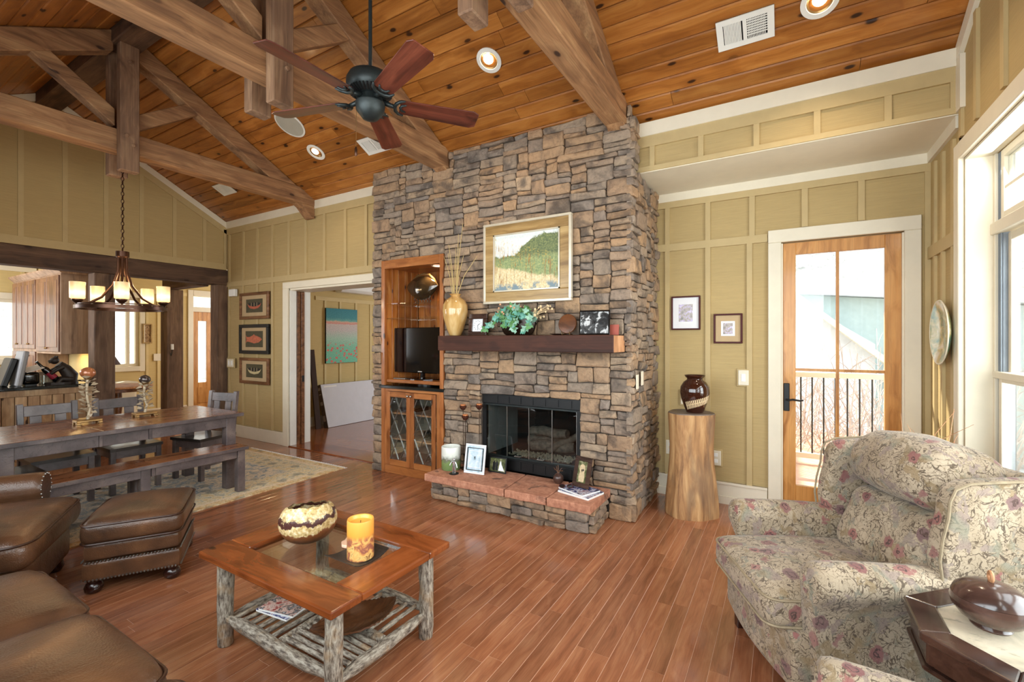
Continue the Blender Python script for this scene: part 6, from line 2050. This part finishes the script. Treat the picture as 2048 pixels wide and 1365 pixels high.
# octagonal end table
t = thing('end_table', 'dark octagonal end table with a pale stone inlay', 'table', (.632, 1.965, 0))
def octa(ap):
    rr_ = ap / math.cos(PI / 8)
    return [(rr_ * math.cos(PI / 8 + k * PI / 4), rr_ * math.sin(PI / 8 + k * PI / 4)) for k in range(8)]
inn, outp = octa(.195), octa(.275)
for k in range(8):
    a, b = outp[k], outp[(k + 1) % 8]; c, d = inn[(k + 1) % 8], inn[k]
    G().prism([a, b, c, d], 'Z', .575, .605).build('top_board', M['espresso'], t, bevel=.005, seg=2)
def inlaym():
    t = NT('slate_inlay')
    v = t.coord()
    n = t.noise(v, 8, 5, .65, .8); n2 = t.noise(t.vmath('MULTIPLY', v, (1, 3, 1)), 14, 4, .7)
    c = t.ramp(n, [(.3, S(176, 168, 148)), (.5, S(208, 196, 172)), (.7, S(226, 212, 190))])
    c = t.mix(t.math('MULTIPLY', t.step(n2, .58, .68), .5), c, S(110, 112, 84))
    t.bsdf(c, .35, 0, t.bump(n2, .15, .004))
    return t.m
G().prism(octa(.194), 'Z', .575, .600).build('stone_inlay', inlaym(), t)
G().prism(octa(.258), 'Z', .50, .575).build('apron', M['espresso'], t, bevel=.006)
G().prism(octa(.268), 'Z', .485, .50).build('moulding', M['espresso'], t, bevel=.004)
for k in range(4):
    a = PI / 4 + k * PI / 2
    x, y = .20 * math.cos(a), .20 * math.sin(a)
    G().box(x - .022, x + .022, y - .022, y + .022, 0, .485).build('leg', M['espresso'], t, bevel=.004)
G().prism(octa(.20), 'Z', .12, .14).build('shelf', M['espresso'], t, bevel=.004)
t = thing('lidded_box', 'round turned dark wood box with a ring handle on the end table', 'box', (.555, 2.0, .600))
wd_ = wood('turned_walnut', S(48, 32, 28), S(82, 58, 50), S(104, 76, 66), 'X', 4, 10, .22, .5, 0, None, .03, 0, .3)
G().lathe([(.046, 0), (.05, .006), (.046, .012), (.074, .03), (.092, .055), (.096, .074), (.093, .09)], 40).build('body', wd_, t, smooth=40)
G().lathe([(.0935, .091), (.085, .11), (.064, .128), (.037, .139), (.01, .143), (.0005, .143)], 40).build('lid', wd_, t, smooth=40)
G().tube([(0, .014 * math.cos(2 * PI * k / 16), .157 + .014 * math.sin(2 * PI * k / 16)) for k in range(17)], .0055, 8, cap=False).build('ring_handle', M['endgrain'], t, smooth=True)

# plant behind the wing chair
leafm = plain('pale_leaf', S(150, 168, 120), .5, var=.2)
t = thing('potted_plant', 'twiggy plant with round pale leaves behind the wing chair', 'plant', (.70, 3.45, 0))
G().lathe([(.11, 0), (.15, .26), (.16, .28), (.145, .28), (.13, .2), (.001, .2)], 24).build('pot', M['bronze'], t, smooth=40)
rr = random.Random(8)
lm = G().add([(0, 0, 0), (.02, .018, .004), (.045, .016, .0), (.055, 0, -.004), (.045, -.016, 0), (.02, -.018, .004)], [(0, 1, 2, 3, 4, 5)]).mesh('leaf', leafm)
for k in range(16):
    a = k * 2.4; sp = rr.uniform(.06, .22); h = rr.uniform(.62, .92)
    p = [Vector((0, 0, .2)), Vector((math.cos(a) * sp * .4, math.sin(a) * sp * .4, .2 + h * .5)), Vector((math.cos(a) * sp, math.sin(a) * sp, .2 + h * .85)), Vector((math.cos(a + .5) * sp * 1.5, math.sin(a + .5) * sp * 1.5, .2 + h))]
    G().tube(p, [.003, .0025, .002, .001], 5).build('stem', M['endgrain'], t, smooth=True)
    for q in range(3):
        b = p[1].lerp(p[2], .2 + .35 * q)
        o = place('leaf', lm, t, b)
        o.rotation_euler = (rr.uniform(-.5, .5), rr.uniform(-.8, .2), rr.uniform(0, 6.28))

# ------------------------------------------------------------------ stump and vase
def stumpmat():
    t = NT('weathered_stump')
    v = t.coord()
    g_ = t.noise(t.vmath('MULTIPLY', v, (14, 14, 1.6)), 1.0, 5, .65, .6)
    big = t.noise(t.vmath('MULTIPLY', v, (5, 5, 1.2)), 1.0, 3, .6)
    c = t.ramp(g_, [(.3, S(104, 68, 42)), (.5, S(170, 126, 82)), (.7, S(206, 166, 116))])
    c = t.mix(t.math('MULTIPLY', t.step(big, .5, .64), .55), c, S(96, 78, 66))
    hole = t.math('SUBTRACT', 1.0, t.step(t.voro(t.vmath('MULTIPLY', v, (9, 9, 3)), 1.0).outputs[0], .08, .16))
    c = t.mix(t.math('MULTIPLY', hole, .8), c, S(50, 34, 24))
    t.bsdf(c, .6, 0, t.bump(g_, .5, .01))
    return t.m
t = thing('tree_stump_pedestal', 'tall weathered tree-stump pedestal by the alcove wall', 'pedestal', (-.705, 4.20, 0))
def stw(a, z):
    return 1 + .06 * math.sin(2 * a + 1.0) + .05 * math.sin(3 * a + .6 + z) + .025 * math.sin(7 * a + 2) - .03 * math.cos(a - 2.4)
prof = [(.205, 0), (.207, .02), (.200, .15), (.185, .30), (.170, .45), (.166, .60), (.172, .75), (.178, .868)]
G().lathe(prof, 48, wob=stw).build('trunk', stumpmat(), t, smooth=40)
G().lathe([(.174, .868), (.172, .876), (.0005, .877)], 48, wob=lambda a, z: stw(a, .868)).build('cut_top', plain('grey_cut_top', S(106, 90, 78), .5, var=.2, vs=14), t, smooth=40)
def vasemat():
    t = NT('brown_glazed_vase')
    v = t.coord(); x, y, z = t.sep(v)
    an = t.n('Math', {'operation': 'ARCTAN2'}); t.set(an, 0, y); t.set(an, 1, x)
    A = an.outputs[0]
    zz = t.math('SUBTRACT', t.math('SUBTRACT', z, .085), t.math('MULTIPLY', t.math('ADD', A, 1.4), .030))
    band = t.math('SUBTRACT', 1.0, t.step(t.math('ABSOLUTE', zz), .030, .036))
    ang_ok = t.math('MULTIPLY', t.step(A, -2.3, -2.2), t.math('SUBTRACT', 1.0, t.step(A, -.2, -.1)))
    rib = t.step(t.math('SINE', t.math('ADD', t.math('MULTIPLY', A, 46.0), t.math('MULTIPLY', t.math('ABSOLUTE', zz), 90.0))), -.45, -.1)
    spine = t.math('SUBTRACT', 1.0, t.step(t.math('ABSOLUTE', zz), .0018, .003))
    f = t.math('MULTIPLY', t.math('MULTIPLY', band, ang_ok), t.math('MAXIMUM', rib, spine))
    c = t.mix(f, S(52, 24, 14), S(222, 196, 156))
    t.bsdf(c, .08, coat=.6)
    return t.m
t = thing('fern_vase', 'glossy dark brown vase with a cream fern band on the stump', 'vase', (-.665, 4.19, .877))
G().lathe([(.066, 0), (.070, .006), (.088, .05), (.112, .12), (.121, .17), (.116, .22), (.092, .262), (.066, .28), (.064, .29), (.078, .305), (.086, .318), (.084, .320), (.060, .295), (.058, .28), (.0005, .27)], 48).build('body', vasemat(), t, smooth=50)

# small framed prints on the alcove wall
def frame_pic(name, label, w, h, loc, rot, fm, fw, depth, mats, cat='picture', inner=None, mat_w=0.04, parts=None, group=None):
    """flat picture: local x across, z up, front toward -y"""
    t = thing(name, label, cat, loc, 0, group)
    t.rotation_euler = rot
    for a in ((-w / 2, w / 2, h / 2 - fw, h / 2), (-w / 2, w / 2, -h / 2, -h / 2 + fw), (-w / 2, -w / 2 + fw, -h / 2 + fw, h / 2 - fw), (w / 2 - fw, w / 2, -h / 2 + fw, h / 2 - fw)):
        G().box(a[0], a[1], -depth, 0, a[2], a[3]).build('frame', fm, t, bevel=.003)
    y = -depth * .45
    G().box(-w / 2 + fw, w / 2 - fw, y, 0, -h / 2 + fw, h / 2 - fw).build('mat_board', mats[0], t)
    if inner:
        iw, ih = inner
        G().box(-iw / 2, iw / 2, y - .0015, y, -ih / 2, ih / 2).build('print', mats[1], t)
    return t, y
frame_pic('framed_print', 'maroon-framed print with a wide white mat', .262, .322, (-.811, YA - .001, 1.757), (0, 0, 0), M['frame_maroon'], .014, .028, (M['mat_white'], M['art_violet']), inner=(.125, .165), group='small alcove prints')
t, y = frame_pic('framed_print', 'maroon-framed print on a tan mat near the door', .240, .272, (-.445, YA - .001, 1.604), (0, 0, 0), M['frame_maroon'], .016, .028, (M['mat_tan'], M['mat_white']), inner=(.115, .135), group='small alcove prints')
G().box(-.04, .04, y - .003, y - .0015, -.05, .05).build('sketch', M['art_violet'], t)
# switches and outlets
def plate(name, label, cat, loc, rz, w=.085, h=.135, kind='switch'):
    t = thing(name, label, cat, loc, rz)
    G().box(-w / 2 - .012, w / 2 + .012, -.014, 0, -h / 2 - .012, h / 2 + .012).build('backer', M['batten'], t, bevel=.003)
    G().box(-w / 2, w / 2, -.021, -.014, -h / 2, h / 2).build('plate', M['cream'], t, bevel=.003)
    if kind == 'switch': G().box(-.018, .018, -.026, -.021, -.034, .034).build('rocker', M['white'], t, bevel=.002)
    else:
        for z in (-.028, .028): G().box(-.016, .016, -.024, -.021, z - .016, z + .016).build('socket', M['white'], t, bevel=.003)
plate('light_switch', 'cream light switch beside the glazed door', 'switch', (-.318, YA - .0005, 1.16), 0)
plate('wall_outlet', 'cream outlet just above the baseboard, door side of the stump', 'outlet', (-.545, YA - .0005, .41), 0, kind='outlet')
plate('wall_outlet', 'cream outlet between the stump and the chimney', 'outlet', (-.95, YA - .0005, .46), 0, kind='outlet')
plate('wall_plate', 'cream wall plate partly hidden by the fern vase', 'outlet', (-.80, YA - .0005, .95), 0, .11, .13, 'none')

# hanging plate on the window wall
t = thing('hanging_plate', 'large round plate painted with a lake scene on the window wall', 'plate', (XR - .022, 4.085, 1.55))
t.rotation_euler = (0, R(-90), 0)
mm = Matrix.Identity(4)
G().lathe([(.10, .0), (.13, .005), (.20, .030), (.212, .040), (.214, .046), (.205, .044), (.13, .022), (.0005, .016)], 44).build('plate', M['plateart'], t, smooth=50)
G().tube([(.2135 * math.cos(2 * PI * k / 44), .2135 * math.sin(2 * PI * k / 44), .044) for k in range(45)], .004, 6, cap=False).build('rim', M['cream'], t, smooth=True)

# pictures on the olive wall by the den doorway
def canoe(t, y, w, hull, dark=False):
    P = [(-.5, .10), (-.42, -.02), (-.30, -.10), (0, -.14), (.30, -.10), (.42, -.02), (.5, .10), (.40, .03), (.2, -.02), (0, -.035), (-.2, -.02), (-.40, .03)]
    G().prism([(a * w, b * w) for a, b in P], 'Y', y - .003, y - .0015).build('canoe_hull', hull, t)
    Q = [(-.5, .10), (-.40, .03), (-.2, -.02), (0, -.035), (.2, -.02), (.40, .03), (.5, .10), (.25, .13), (0, .14), (-.25, .13)]
    G().prism([(a * w * .96, b * w) for a, b in Q], 'Y', y - .0032, y - .0015).build('canoe_inside', M['canoe_dark'], t)
    for x in (-.2, 0, .2): G().box(x * w - .004, x * w + .004, y - .0042, y - .0032, -.02 * w, .13 * w).build('thwart', M['canoe_cream'], t)
grp = 'three sporting prints on the olive wall'
px0 = -6.795
t, y = frame_pic('canoe_print', 'topmost brown-framed print of a red canoe', .755, .40, (px0, YB - BT, 2.01), (0, 0, 0), M['frame_brown'], .045, .03, (M['mat_tan'], M['mat_olive']), inner=(.43, .20), group=grp)
canoe(t, y, .36, M['canoe_red'])
t, y = frame_pic('trout_print', 'middle black-framed print of an orange trout', .765, .44, (px0, YB - BT, 1.512), (0, 0, 0), M['black'], .05, .035, (M['mat_tan'], M['mat_olive']), inner=(.45, .24), group=grp)
P = [(-.19, .03), (-.215, .06), (-.20, .0), (-.215, -.06), (-.19, -.035), (-.10, -.045), (.0, -.065), (.12, -.05), (.2, -.005), (.17, .02), (.08, .045), (.02, .055), (.0, .075), (-.03, .055), (-.10, .035)]
G().prism(P, 'Y', y - .003, y - .0015).build('trout', M['trout'], t)
t, y = frame_pic('canoe_print', 'lowest brown-framed print of a cream canoe', .755, .39, (px0, YB - BT, 1.037), (0, 0, 0), M['frame_brown'], .045, .03, (M['mat_tan'], M['mat_olive']), inner=(.43, .20), group=grp)
canoe(t, y, .36, M['canoe_cream'])
t = thing('wall_sensor', 'small white sensor box above the double switch', 'sensor', (-7.36, YB - BT, 2.23))
G().prism([(-.09, 0), (-.06, -.06), (.09, -.05), (.09, 0)], 'Z', -.055, .055).build('housing', M['white'], t, bevel=.006)
t = thing('double_switch', 'cream double switch plate beside the timber post', 'switch', (-7.43, YB - BT * 1.5, 1.14))
G().box(-.11, .11, -.012, 0, -.075, .075).build('backer', M['batten'], t)
G().box(-.085, .085, -.018, -.012, -.06, .06).build('plate', M['cream'], t, bevel=.003)
for x in (-.04, .04): G().box(x - .02, x + .02, -.023, -.018, -.034, .034).build('rocker', M['white'], t, bevel=.002)

# big painting over the mantel
t = thing('framed_painting', 'large gilt-framed landscape painting above the mantel', 'painting', (-2.045, CY - .055, 2.226))
w, h = .895, .742
for a in ((-w / 2, w / 2, h / 2 - .10, h / 2), (-w / 2, w / 2, -h / 2, -h / 2 + .10), (-w / 2, -w / 2 + .10, -h / 2 + .10, h / 2 - .10), (w / 2 - .10, w / 2, -h / 2 + .10, h / 2 - .10)):
    G().box(a[0], a[1], -.035, 0, a[2], a[3]).build('frame', M['frame_gold'], t, bevel=.006, seg=2)
for a in ((-w / 2 - .012, w / 2 + .012, h / 2 - .012, h / 2 + .012), (-w / 2 - .012, w / 2 + .012, -h / 2 - .012, -h / 2 + .012), (-w / 2 - .012, -w / 2 + .012, -h / 2 + .012, h / 2 - .012), (w / 2 - .012, w / 2 + .012, -h / 2 + .012, h / 2 - .012)):
    G().box(a[0], a[1], -.045, 0, a[2], a[3]).build('outer_moulding', M['frame_lite'], t, bevel=.004)
iw, ih = .695, .542
for a in ((-iw / 2, iw / 2, ih / 2 - .012, ih / 2), (-iw / 2, iw / 2, -ih / 2, -ih / 2 + .012), (-iw / 2, -iw / 2 + .012, -ih / 2, ih / 2), (iw / 2 - .012, iw / 2, -ih / 2, ih / 2)):
    G().box(a[0], a[1], -.038, -.01, a[2], a[3]).build('fillet', M['frame_lite'], t)
G().box(0, .68, -.02, 0, 0, .53).build('canvas', M['valley'], t, loc=(-.34, 0, -.265))

# ------------------------------------------------------------------ mantel things
MY = 3.58
t = thing('reed_vase', 'tall honey-coloured vase holding dry reeds on the mantel', 'vase', (-2.785, MY, MZ))
def honey():
    t = NT('honey_glaze')
    v = t.coord()
    n = t.noise(t.vmath('MULTIPLY', v, (7, 7, 1.6)), 1.0, 3, .6, .5)
    t.bsdf(t.ramp(n, [(.3, S(150, 104, 52)), (.5, S(196, 154, 92)), (.7, S(222, 192, 138))]), .14, coat=.5)
    return t.m
G().lathe([(.05, 0), (.06, .008), (.085, .07), (.115, .17), (.126, .24), (.122, .30), (.095, .35), (.055, .378), (.044, .388), (.046, .398), (.062, .408), (.060, .410), (.036, .40), (.034, .37), (.0005, .36)], 40).build('body', honey(), t, smooth=50)
rr = random.Random(4)
for k, (dx, dz, dy) in enumerate(((-.16, .40, .02), (-.09, .42, 0), (-.03, .36, .03), (.02, .46, -.02), (.07, .70, .03), (.10, .38, .0), (.27, .36, -.01), (-.06, .50, -.03), (.04, .60, .0))):
    p0 = Vector((rr.uniform(-.015, .015), rr.uniform(-.015, .015), .30))
    p2 = Vector((dx, dy, .40 + dz))
    p1 = p0.lerp(p2, .55) + Vector((-dx * .1, 0, .03))
    G().tube([p0, p0.lerp(p1, .5), p1, p2], [.0045, .0042, .0035, .002], 5).build('reed', plain('dry_reed', S(190, 164, 108), .7) if k == 0 else bpy.data.materials['dry_reed'], t, smooth=True)
t = thing('table_clock', 'small dark-framed square clock on the mantel', 'clock', (-2.535, MY + .03, MZ))
t.rotation_euler = (R(-6), 0, 0)
for a in ((-.105, .105, .16, .21), (-.105, .105, 0, .04), (-.105, -.058, .04, .16), (.058, .105, .04, .16)):
    G().box(a[0], a[1], -.022, 0, a[2], a[3]).build('frame', M['frame_brown'] if False else M['espresso'], t, bevel=.004)
G().box(-.058, .058, -.012, -.004, .04, .16).build('clock_face', M['mat_white'], t)
for k in range(12):
    a = k * PI / 6
    G().bar((.038 * math.sin(a), -.0128, .10 + .038 * math.cos(a)), (.048 * math.sin(a), -.0128, .10 + .048 * math.cos(a)), .003, .001, (0, 1, 0)).build('hour_mark', M['black'], t)
G().bar((0, -.0135, .10), (.022, -.0135, .115), .004, .001, (0, 1, 0)).build('clock_hand', M['black'], t)
G().bar((0, -.0135, .10), (.006, -.0135, .06), .003, .001, (0, 1, 0)).build('clock_hand', M['black'], t)
G().box(-.06, .06, 0, .05, 0, .008).build('stand', M['black'], t)

t = thing('ivy_planter', 'dark planter with trailing ivy on the mantel', 'plant', (-2.07, MY, MZ))
g = G()
def boat(a, b):
    u = a * 2 - 1
    an = PI * b
    w = .055 * (1 - u * u) ** .5 + .012
    hh = .13 + .05 * u * u
    return (.18 * u * (.75 + .25 * math.sin(an) ** .0 if False else 1) * (.62 + .38 * abs(math.cos(an)) ), -math.cos(an) * w, hh - (hh) * math.sin(an) ** .7)
g.grid(boat, 20, 16)
g.build('planter', plain('dark_planter', S(46, 32, 22), .35, .3, var=.3), t, smooth=True)
G().grid(lambda a, b: (.15 * (2 * a - 1), .045 * (2 * b - 1) * (1 - (2 * a - 1) ** 2) ** .5, .118), 12, 4).build('moss', plain('moss', S(60, 62, 34), .9, var=.4, vs=60), t)
ivm = [plain('ivy_teal', S(96, 158, 140), .45, var=.25, vs=30), plain('ivy_green', S(84, 132, 76), .45, var=.25, vs=30), plain('ivy_pale', S(132, 172, 150), .45, var=.25, vs=30)]
lv = [(0, -.03), (.022, -.02), (.03, -.032), (.036, -.005), (.02, .004), (.03, .03), (.0, .022), (-.03, .03), (-.02, .004), (-.036, -.005), (-.03, -.032), (-.022, -.02)]
lmesh = []
for m_ in ivm:
    g = G()
    pts = [(x, y * .2 - abs(x) * .15, y) for x, y in [(a, b) for a, b in lv]]
    g.add([(0, .004, 0)] + pts, [(0, i + 1, (i + 1) % 12 + 1) for i in range(12)])
    lmesh.append(g.mesh('leaf', m_))
rr = random.Random(14)
for k in range(62):
    u = rr.uniform(-1, 1)
    x = .19 * u + rr.uniform(-.03, .03)
    z = .13 + rr.uniform(.0, .12) * (1 - .55 * abs(u)) + .02
    y = rr.uniform(-.085, .03)
    o = place('leaf', lmesh[k % 3], t, (x, y, z))
    o.rotation_euler = (rr.uniform(-.5, .6), rr.uniform(-.6, .6), rr.uniform(-.8, .8))
    s_ = rr.uniform(.75, 1.35); o.scale = (s_, s_, s_)
for vi, (x0, x1, zb) in enumerate(((-.17, -.27, .04), (.02, .015, .03), (.17, .13, .02), (-.04, -.075, .06))):
    P = [Vector((x0 * .8, -.04, .15)), Vector((x0, -.09, .14)), Vector((x0 * .5 + x1 * .5, -.105, .09)), Vector((x1, -.10, zb + .02))]
    G().tube(P, .003, 5).build('vine', ivm[1], t, smooth=True)
    for k in range(5):
        p = P[1].lerp(P[3], k / 4)
        o = place('leaf', lmesh[(k + vi) % 3], t, p + Vector((rr.uniform(-.02, .02), -.012, rr.uniform(-.01, .015))))
        o.rotation_euler = (rr.uniform(-.4, .4), rr.uniform(-.7, .7), rr.uniform(-.5, .5))
dryf = plain('dried_flower', S(216, 190, 148), .8, var=.2)
pk = plain('dried_pink', S(206, 156, 120), .8, var=.2)
for k in range(18):
    a = rr.uniform(0, 1)
    p0 = Vector((.15, -.02, .14)); p1 = Vector((.18 + .18 * a, rr.uniform(-.07, .0), .13 + rr.uniform(.02, .13)))
    G().tube([p0, p0.lerp(p1, .5) + Vector((0, 0, .02)), p1], [.002, .002, .0015], 4).build('dry_stem', dryf, t)
    G().sphere(tuple(p1), rr.uniform(.007, .013), 6, 4, s=(1, 1, 1.2)).build('dry_flower', dryf, t)
for k in range(14):
    G().sphere((rr.uniform(-.17, .10), rr.uniform(-.10, -.03), .18 + rr.uniform(-.02, .10)), rr.uniform(.008, .013), 6, 4).build('dry_flower', pk, t)

t = thing('wooden_disc', 'polished round wooden disc on a small stand on the mantel', 'ornament', (-1.595, MY + .02, MZ))
G().lathe([(.0005, -.012), (.07, -.012), (.083, -.004), (.085, .0), (.080, .006), (.0005, .006)], 40, m=T((0, 0, .098)) @ RX(R(82))).build('disc', M['wicker'], t, smooth=40)
for s in (-1, 1):
    G().tube([(s * .035, .04, .0), (s * .03, 0, .012), (s * .035, -.035, .006), (s * .035, -.04, .03)], .0045, 6).build('stand', M['brass'], t, smooth=True)
t = thing('mantel_saucer', 'thin dark saucer lying behind the wooden disc', 'dish', (-1.70, MY + .05, MZ))
G().lathe([(.03, 0), (.075, .012), (.074, .014), (.0005, .005)], 24).build('dish', M['espresso'], t, smooth=True)

def easel_frame(name, label, w, h, loc, rz, fm, fw, pm_, tilt=-9, stand=True, group=None):
    t = thing(name, label, 'photo frame', loc, rz, group)
    mm = RX(R(tilt))
    for a in ((-w / 2, w / 2, h - fw, h), (-w / 2, w / 2, 0, fw), (-w / 2, -w / 2 + fw, fw, h - fw), (w / 2 - fw, w / 2, fw, h - fw)):
        G().box(a[0], a[1], -.014, 0, a[2], a[3], m=mm).build('frame', fm, t, bevel=.002)
    G().box(-w / 2 + fw, w / 2 - fw, -.008, -.002, fw, h - fw, m=mm).build('photo', pm_, t)
    if stand:
        G().bar((0, .002 + h * .6 * math.sin(R(-tilt)) , h * .6), (0, .06 + h * .35 * math.sin(R(-tilt)), .004), .05, .004, (1, 0, 0)).build('easel_leg', M['black'], t)
    return t, mm
t, mm = easel_frame('photo_frame', 'thin black-framed black and white photo at the mantel end', .252, .205, (-1.335, MY - .03, MZ), R(10), M['gloss_black'], .012, M['photo_bw'], -10, group='framed photos')
tag(G().box(-.05, .05, -.004, .004, 0, .085, m=RX(R(-8))).build('red_card', plain('red_card', S(166, 82, 66), .6), loc=(-1.205, MY + .04, MZ)), 'small plain red card standing behind the mantel photo', 'card')

# ------------------------------------------------------------------ hearth things
hz = HZ
t = thing('candle_cylinder', 'white and green painted ceramic cylinder on the hearth', 'vase', (-2.79, 3.52, hz))
def cyl():
    t = NT('painted_ceramic')
    v = t.coord(); x, y, z = t.sep(v)
    n = t.noise(v, 22, 4, .65)
    zz = t.math('ADD', z, t.math('MULTIPLY', t.math('SUBTRACT', n, .5), .10))
    c = t.ramp(t.math('DIVIDE', zz, .22), [(0, S(110, 134, 84)), (.35, S(124, 150, 92)), (.45, S(112, 110, 96)), (.55, S(176, 180, 168)), (.65, S(222, 224, 214)), (1, S(226, 226, 216))])
    t.bsdf(c, .25, coat=.4)
    return t.m
G().lathe([(.088, 0), (.094, .01), (.094, .215), (.090, .222), (.084, .215), (.084, .02), (.0005, .015)], 40).build('cylinder', cyl(), t, smooth=40)
t = thing('pewter_figurine', 'small pewter figurine on the hearth in front of the ceramic cylinder', 'figurine', (-2.66, 3.40, hz))
G().lathe([(.045, 0), (.045, .006), (.038, .009)], 20).build('base', M['black'], t, smooth=40)
g = G()
g.tube([(-.012, 0, .009), (-.010, 0, .05), (-.006, 0, .075)], [.007, .009, .011], 8)
g.tube([(.012, 0, .009), (.010, 0, .05), (.005, 0, .075)], [.007, .009, .011], 8)
g.tube([(0, 0, .065), (0, 0, .085), (0, -.002, .115), (0, 0, .122)], [.016, .014, .018, .008], 10)
g.tube([(-.016, 0, .113), (-.032, -.008, .095), (-.036, -.018, .075)], [.006, .005, .004], 6)
g.tube([(.016, 0, .113), (.034, -.004, .092), (.046, -.012, .065)], [.006, .005, .004], 6)
g.sphere((0, 0, .136), .0125, 12, 8)
g.build('figure', M['silver'], t, smooth=60)
t, mm = easel_frame('photo_frame', 'white-framed photo with a black inner line on the hearth', .215, .27, (-2.50, 3.50, hz), R(6), M['mat_white'], .016, M['photo_snow'], -10, group='framed photos')
for a in ((-.085, .085, .232, .238), (-.085, .085, .030, .036), (-.085, -.079, .036, .232), (.079, .085, .036, .232)):
    G().box(a[0], a[1], -.0155, -.008, a[2], a[3], m=mm).build('inner_line', M['black'], t)
for a in ((-.066, .066, .208, .214), (-.066, .066, .054, .060), (-.066, -.060, .06, .208), (.060, .066, .06, .208)):
    G().box(a[0], a[1], -.0155, -.008, a[2], a[3], m=mm).build('inner_line', M['mat_white'], t)
t, mm = easel_frame('photo_frame', 'small dark-framed wedding photo on the hearth', .19, .145, (-2.33, 3.64, hz), R(2), M['black'], .012, M['photo_green'], -10, group='framed photos')
for x in (-.04, -.01): G().prism([(x - .012, .02), (x + .012, .02), (x + .014, .09), (x + .006, .1), (x, .115), (x - .006, .1), (x - .014, .09)], 'Y', -.0095, -.008, m=mm).build('dark_figure', M['black'], t)
G().prism([(.01, .02), (.075, .02), (.04, .08), (.036, .1), (.03, .112), (.024, .1), (.02, .08)], 'Y', -.0095, -.008, m=mm).build('white_figure', M['mat_white'], t)
# lotus candle holders
lotus = plain('copper_lotus', S(104, 62, 48), .4, .6, var=.3, vs=30)
amb = plain('amber_wax', S(206, 128, 78), .4, var=.1)
pet = G().add([(0, 0, 0), (.016, -.012, .012), (.02, -.03, .035), (0, -.036, .055), (-.02, -.03, .035), (-.016, -.012, .012), (0, -.03, .03)], [(0, 1, 6), (1, 2, 6), (2, 3, 6), (3, 4, 6), (4, 5, 6), (5, 0, 6)]).mesh('petal', lotus)
for k, (x, y, h, lb2) in enumerate(((-2.705, 3.60, .565, 'lotus candle holder nearest the leaded-glass cabinet'), (-2.655, 3.57, .475, 'shortest lotus candle holder, in the middle'), (-2.555, 3.66, .575, 'lotus candle holder nearest the firebox'))):
    t = thing('lotus_candle_holder', lb2, 'candle holder', (x, y, hz), group='lotus candle holders')
    G().lathe([(.035, 0), (.035, .006), (.006, .012)], 16).build('base', M['bronze'], t, smooth=30)
    G().tube([(0, 0, .01), (.002, 0, h * .5), (0, 0, h)], .0028, 6).build('stem', M['bronze'], t)
    for ring, (q, sc_) in enumerate(((0, 1.0), (.35, .85))):
        for j in range(8):
            o = place('petal', pet, t, (0, 0, h - .004 + ring * .010))
            o.rotation_euler = (0, 0, (j + q) * PI / 4)
            o.scale = (sc_, sc_, sc_)
    G().lathe([(.004, 0), (.024, .02), (.026, .055), (.022, .055)], 16, (0, 0, h + .004)).build('cup', amb, t, smooth=30)
t = thing('twig_pot', 'small round dark pot with a few twigs on the hearth', 'pot', (-1.70, 3.64, hz))
G().lathe([(.022, 0), (.038, .015), (.046, .04), (.042, .065), (.025, .083), (.014, .088), (.012, .094), (.006, .094)], 28).build('pot', plain('dark_clay', S(74, 50, 42), .35, var=.2, coat=.2), t, smooth=50)
for k in range(7):
    a = k * .9
    G().tube([(0, 0, .085), (math.cos(a) * .015, math.sin(a) * .01, .11), (math.cos(a) * .045, math.sin(a) * .02, .115 + .02 * (k % 3))], .002, 4).build('twig', M['frame_brown'], t)
for k, (x, y, z, w, d, h, m_, rz_, lb2) in enumerate(((-1.435, 3.505, hz + .0003, .30, .22, .016, M['mag'], R(-14), 'lowest large white-edged book on the hearth'), (-1.455, 3.52, hz + .0168, .27, .21, .012, M['mag'], R(-22), 'upper glossy magazine on the hearth'))):
    t = thing('magazine', lb2, 'book', (x, y, z), rz_)
    G().box(-w / 2, w / 2, -d / 2, d / 2, 0, h).build('pages', M['paper'], t)
    G().box(-w / 2 - .001, w / 2 + .001, -d / 2 - .001, d / 2 + .001, h, h + .0012).build('cover', m_, t)
t, mm = easel_frame('photo_frame', 'brown wooden frame with a dog photo standing on the magazines', .165, .25, (-1.455, 3.55, hz + .030), R(-14), M['espresso'], .038, M['photo_green'], -14, group='framed photos')
dogm = plain('dog_cream', S(206, 182, 144), .6, var=.2, vs=40)
G().prism([(-.025, .045), (.025, .045), (.03, .09), (.022, .12), (.028, .15), (.022, .18), (.0, .19), (-.022, .18), (-.03, .15), (-.022, .12), (-.03, .09)], 'Y', -.0095, -.008, m=mm).build('dog', dogm, t)
G().prism([(.005, .135), (.018, .135), (.016, .15), (.007, .15)], 'Y', -.0105, -.0095, m=mm).build('dog_nose', M['black'], t)
t = thing('eyeglasses', 'dark sunglasses on the magazine beside the dog photo', 'glasses', (-1.55, 3.47, hz + .030), R(25))
for s in (-1, 1):
    G().tube([(s * .032 + .024 * math.cos(2 * PI * k / 14), 0, .018 + .016 * math.sin(2 * PI * k / 14)) for k in range(15)], .0025, 5, cap=False).build('rim', M['frame_maroon'], t)
    G().lathe([(.0005, 0), (.022, 0)], 14, m=T((s * .032, 0, .018)) @ RX(PI / 2) @ Matrix.Diagonal((1, .7, 1, 1)), close=False).build('lens', M['gloss_black'], t)
    G().tube([(s * .057, 0, .022), (s * .058, .08, .02), (s * .058, .1, .006)], .002, 5).build('temple', M['frame_maroon'], t)
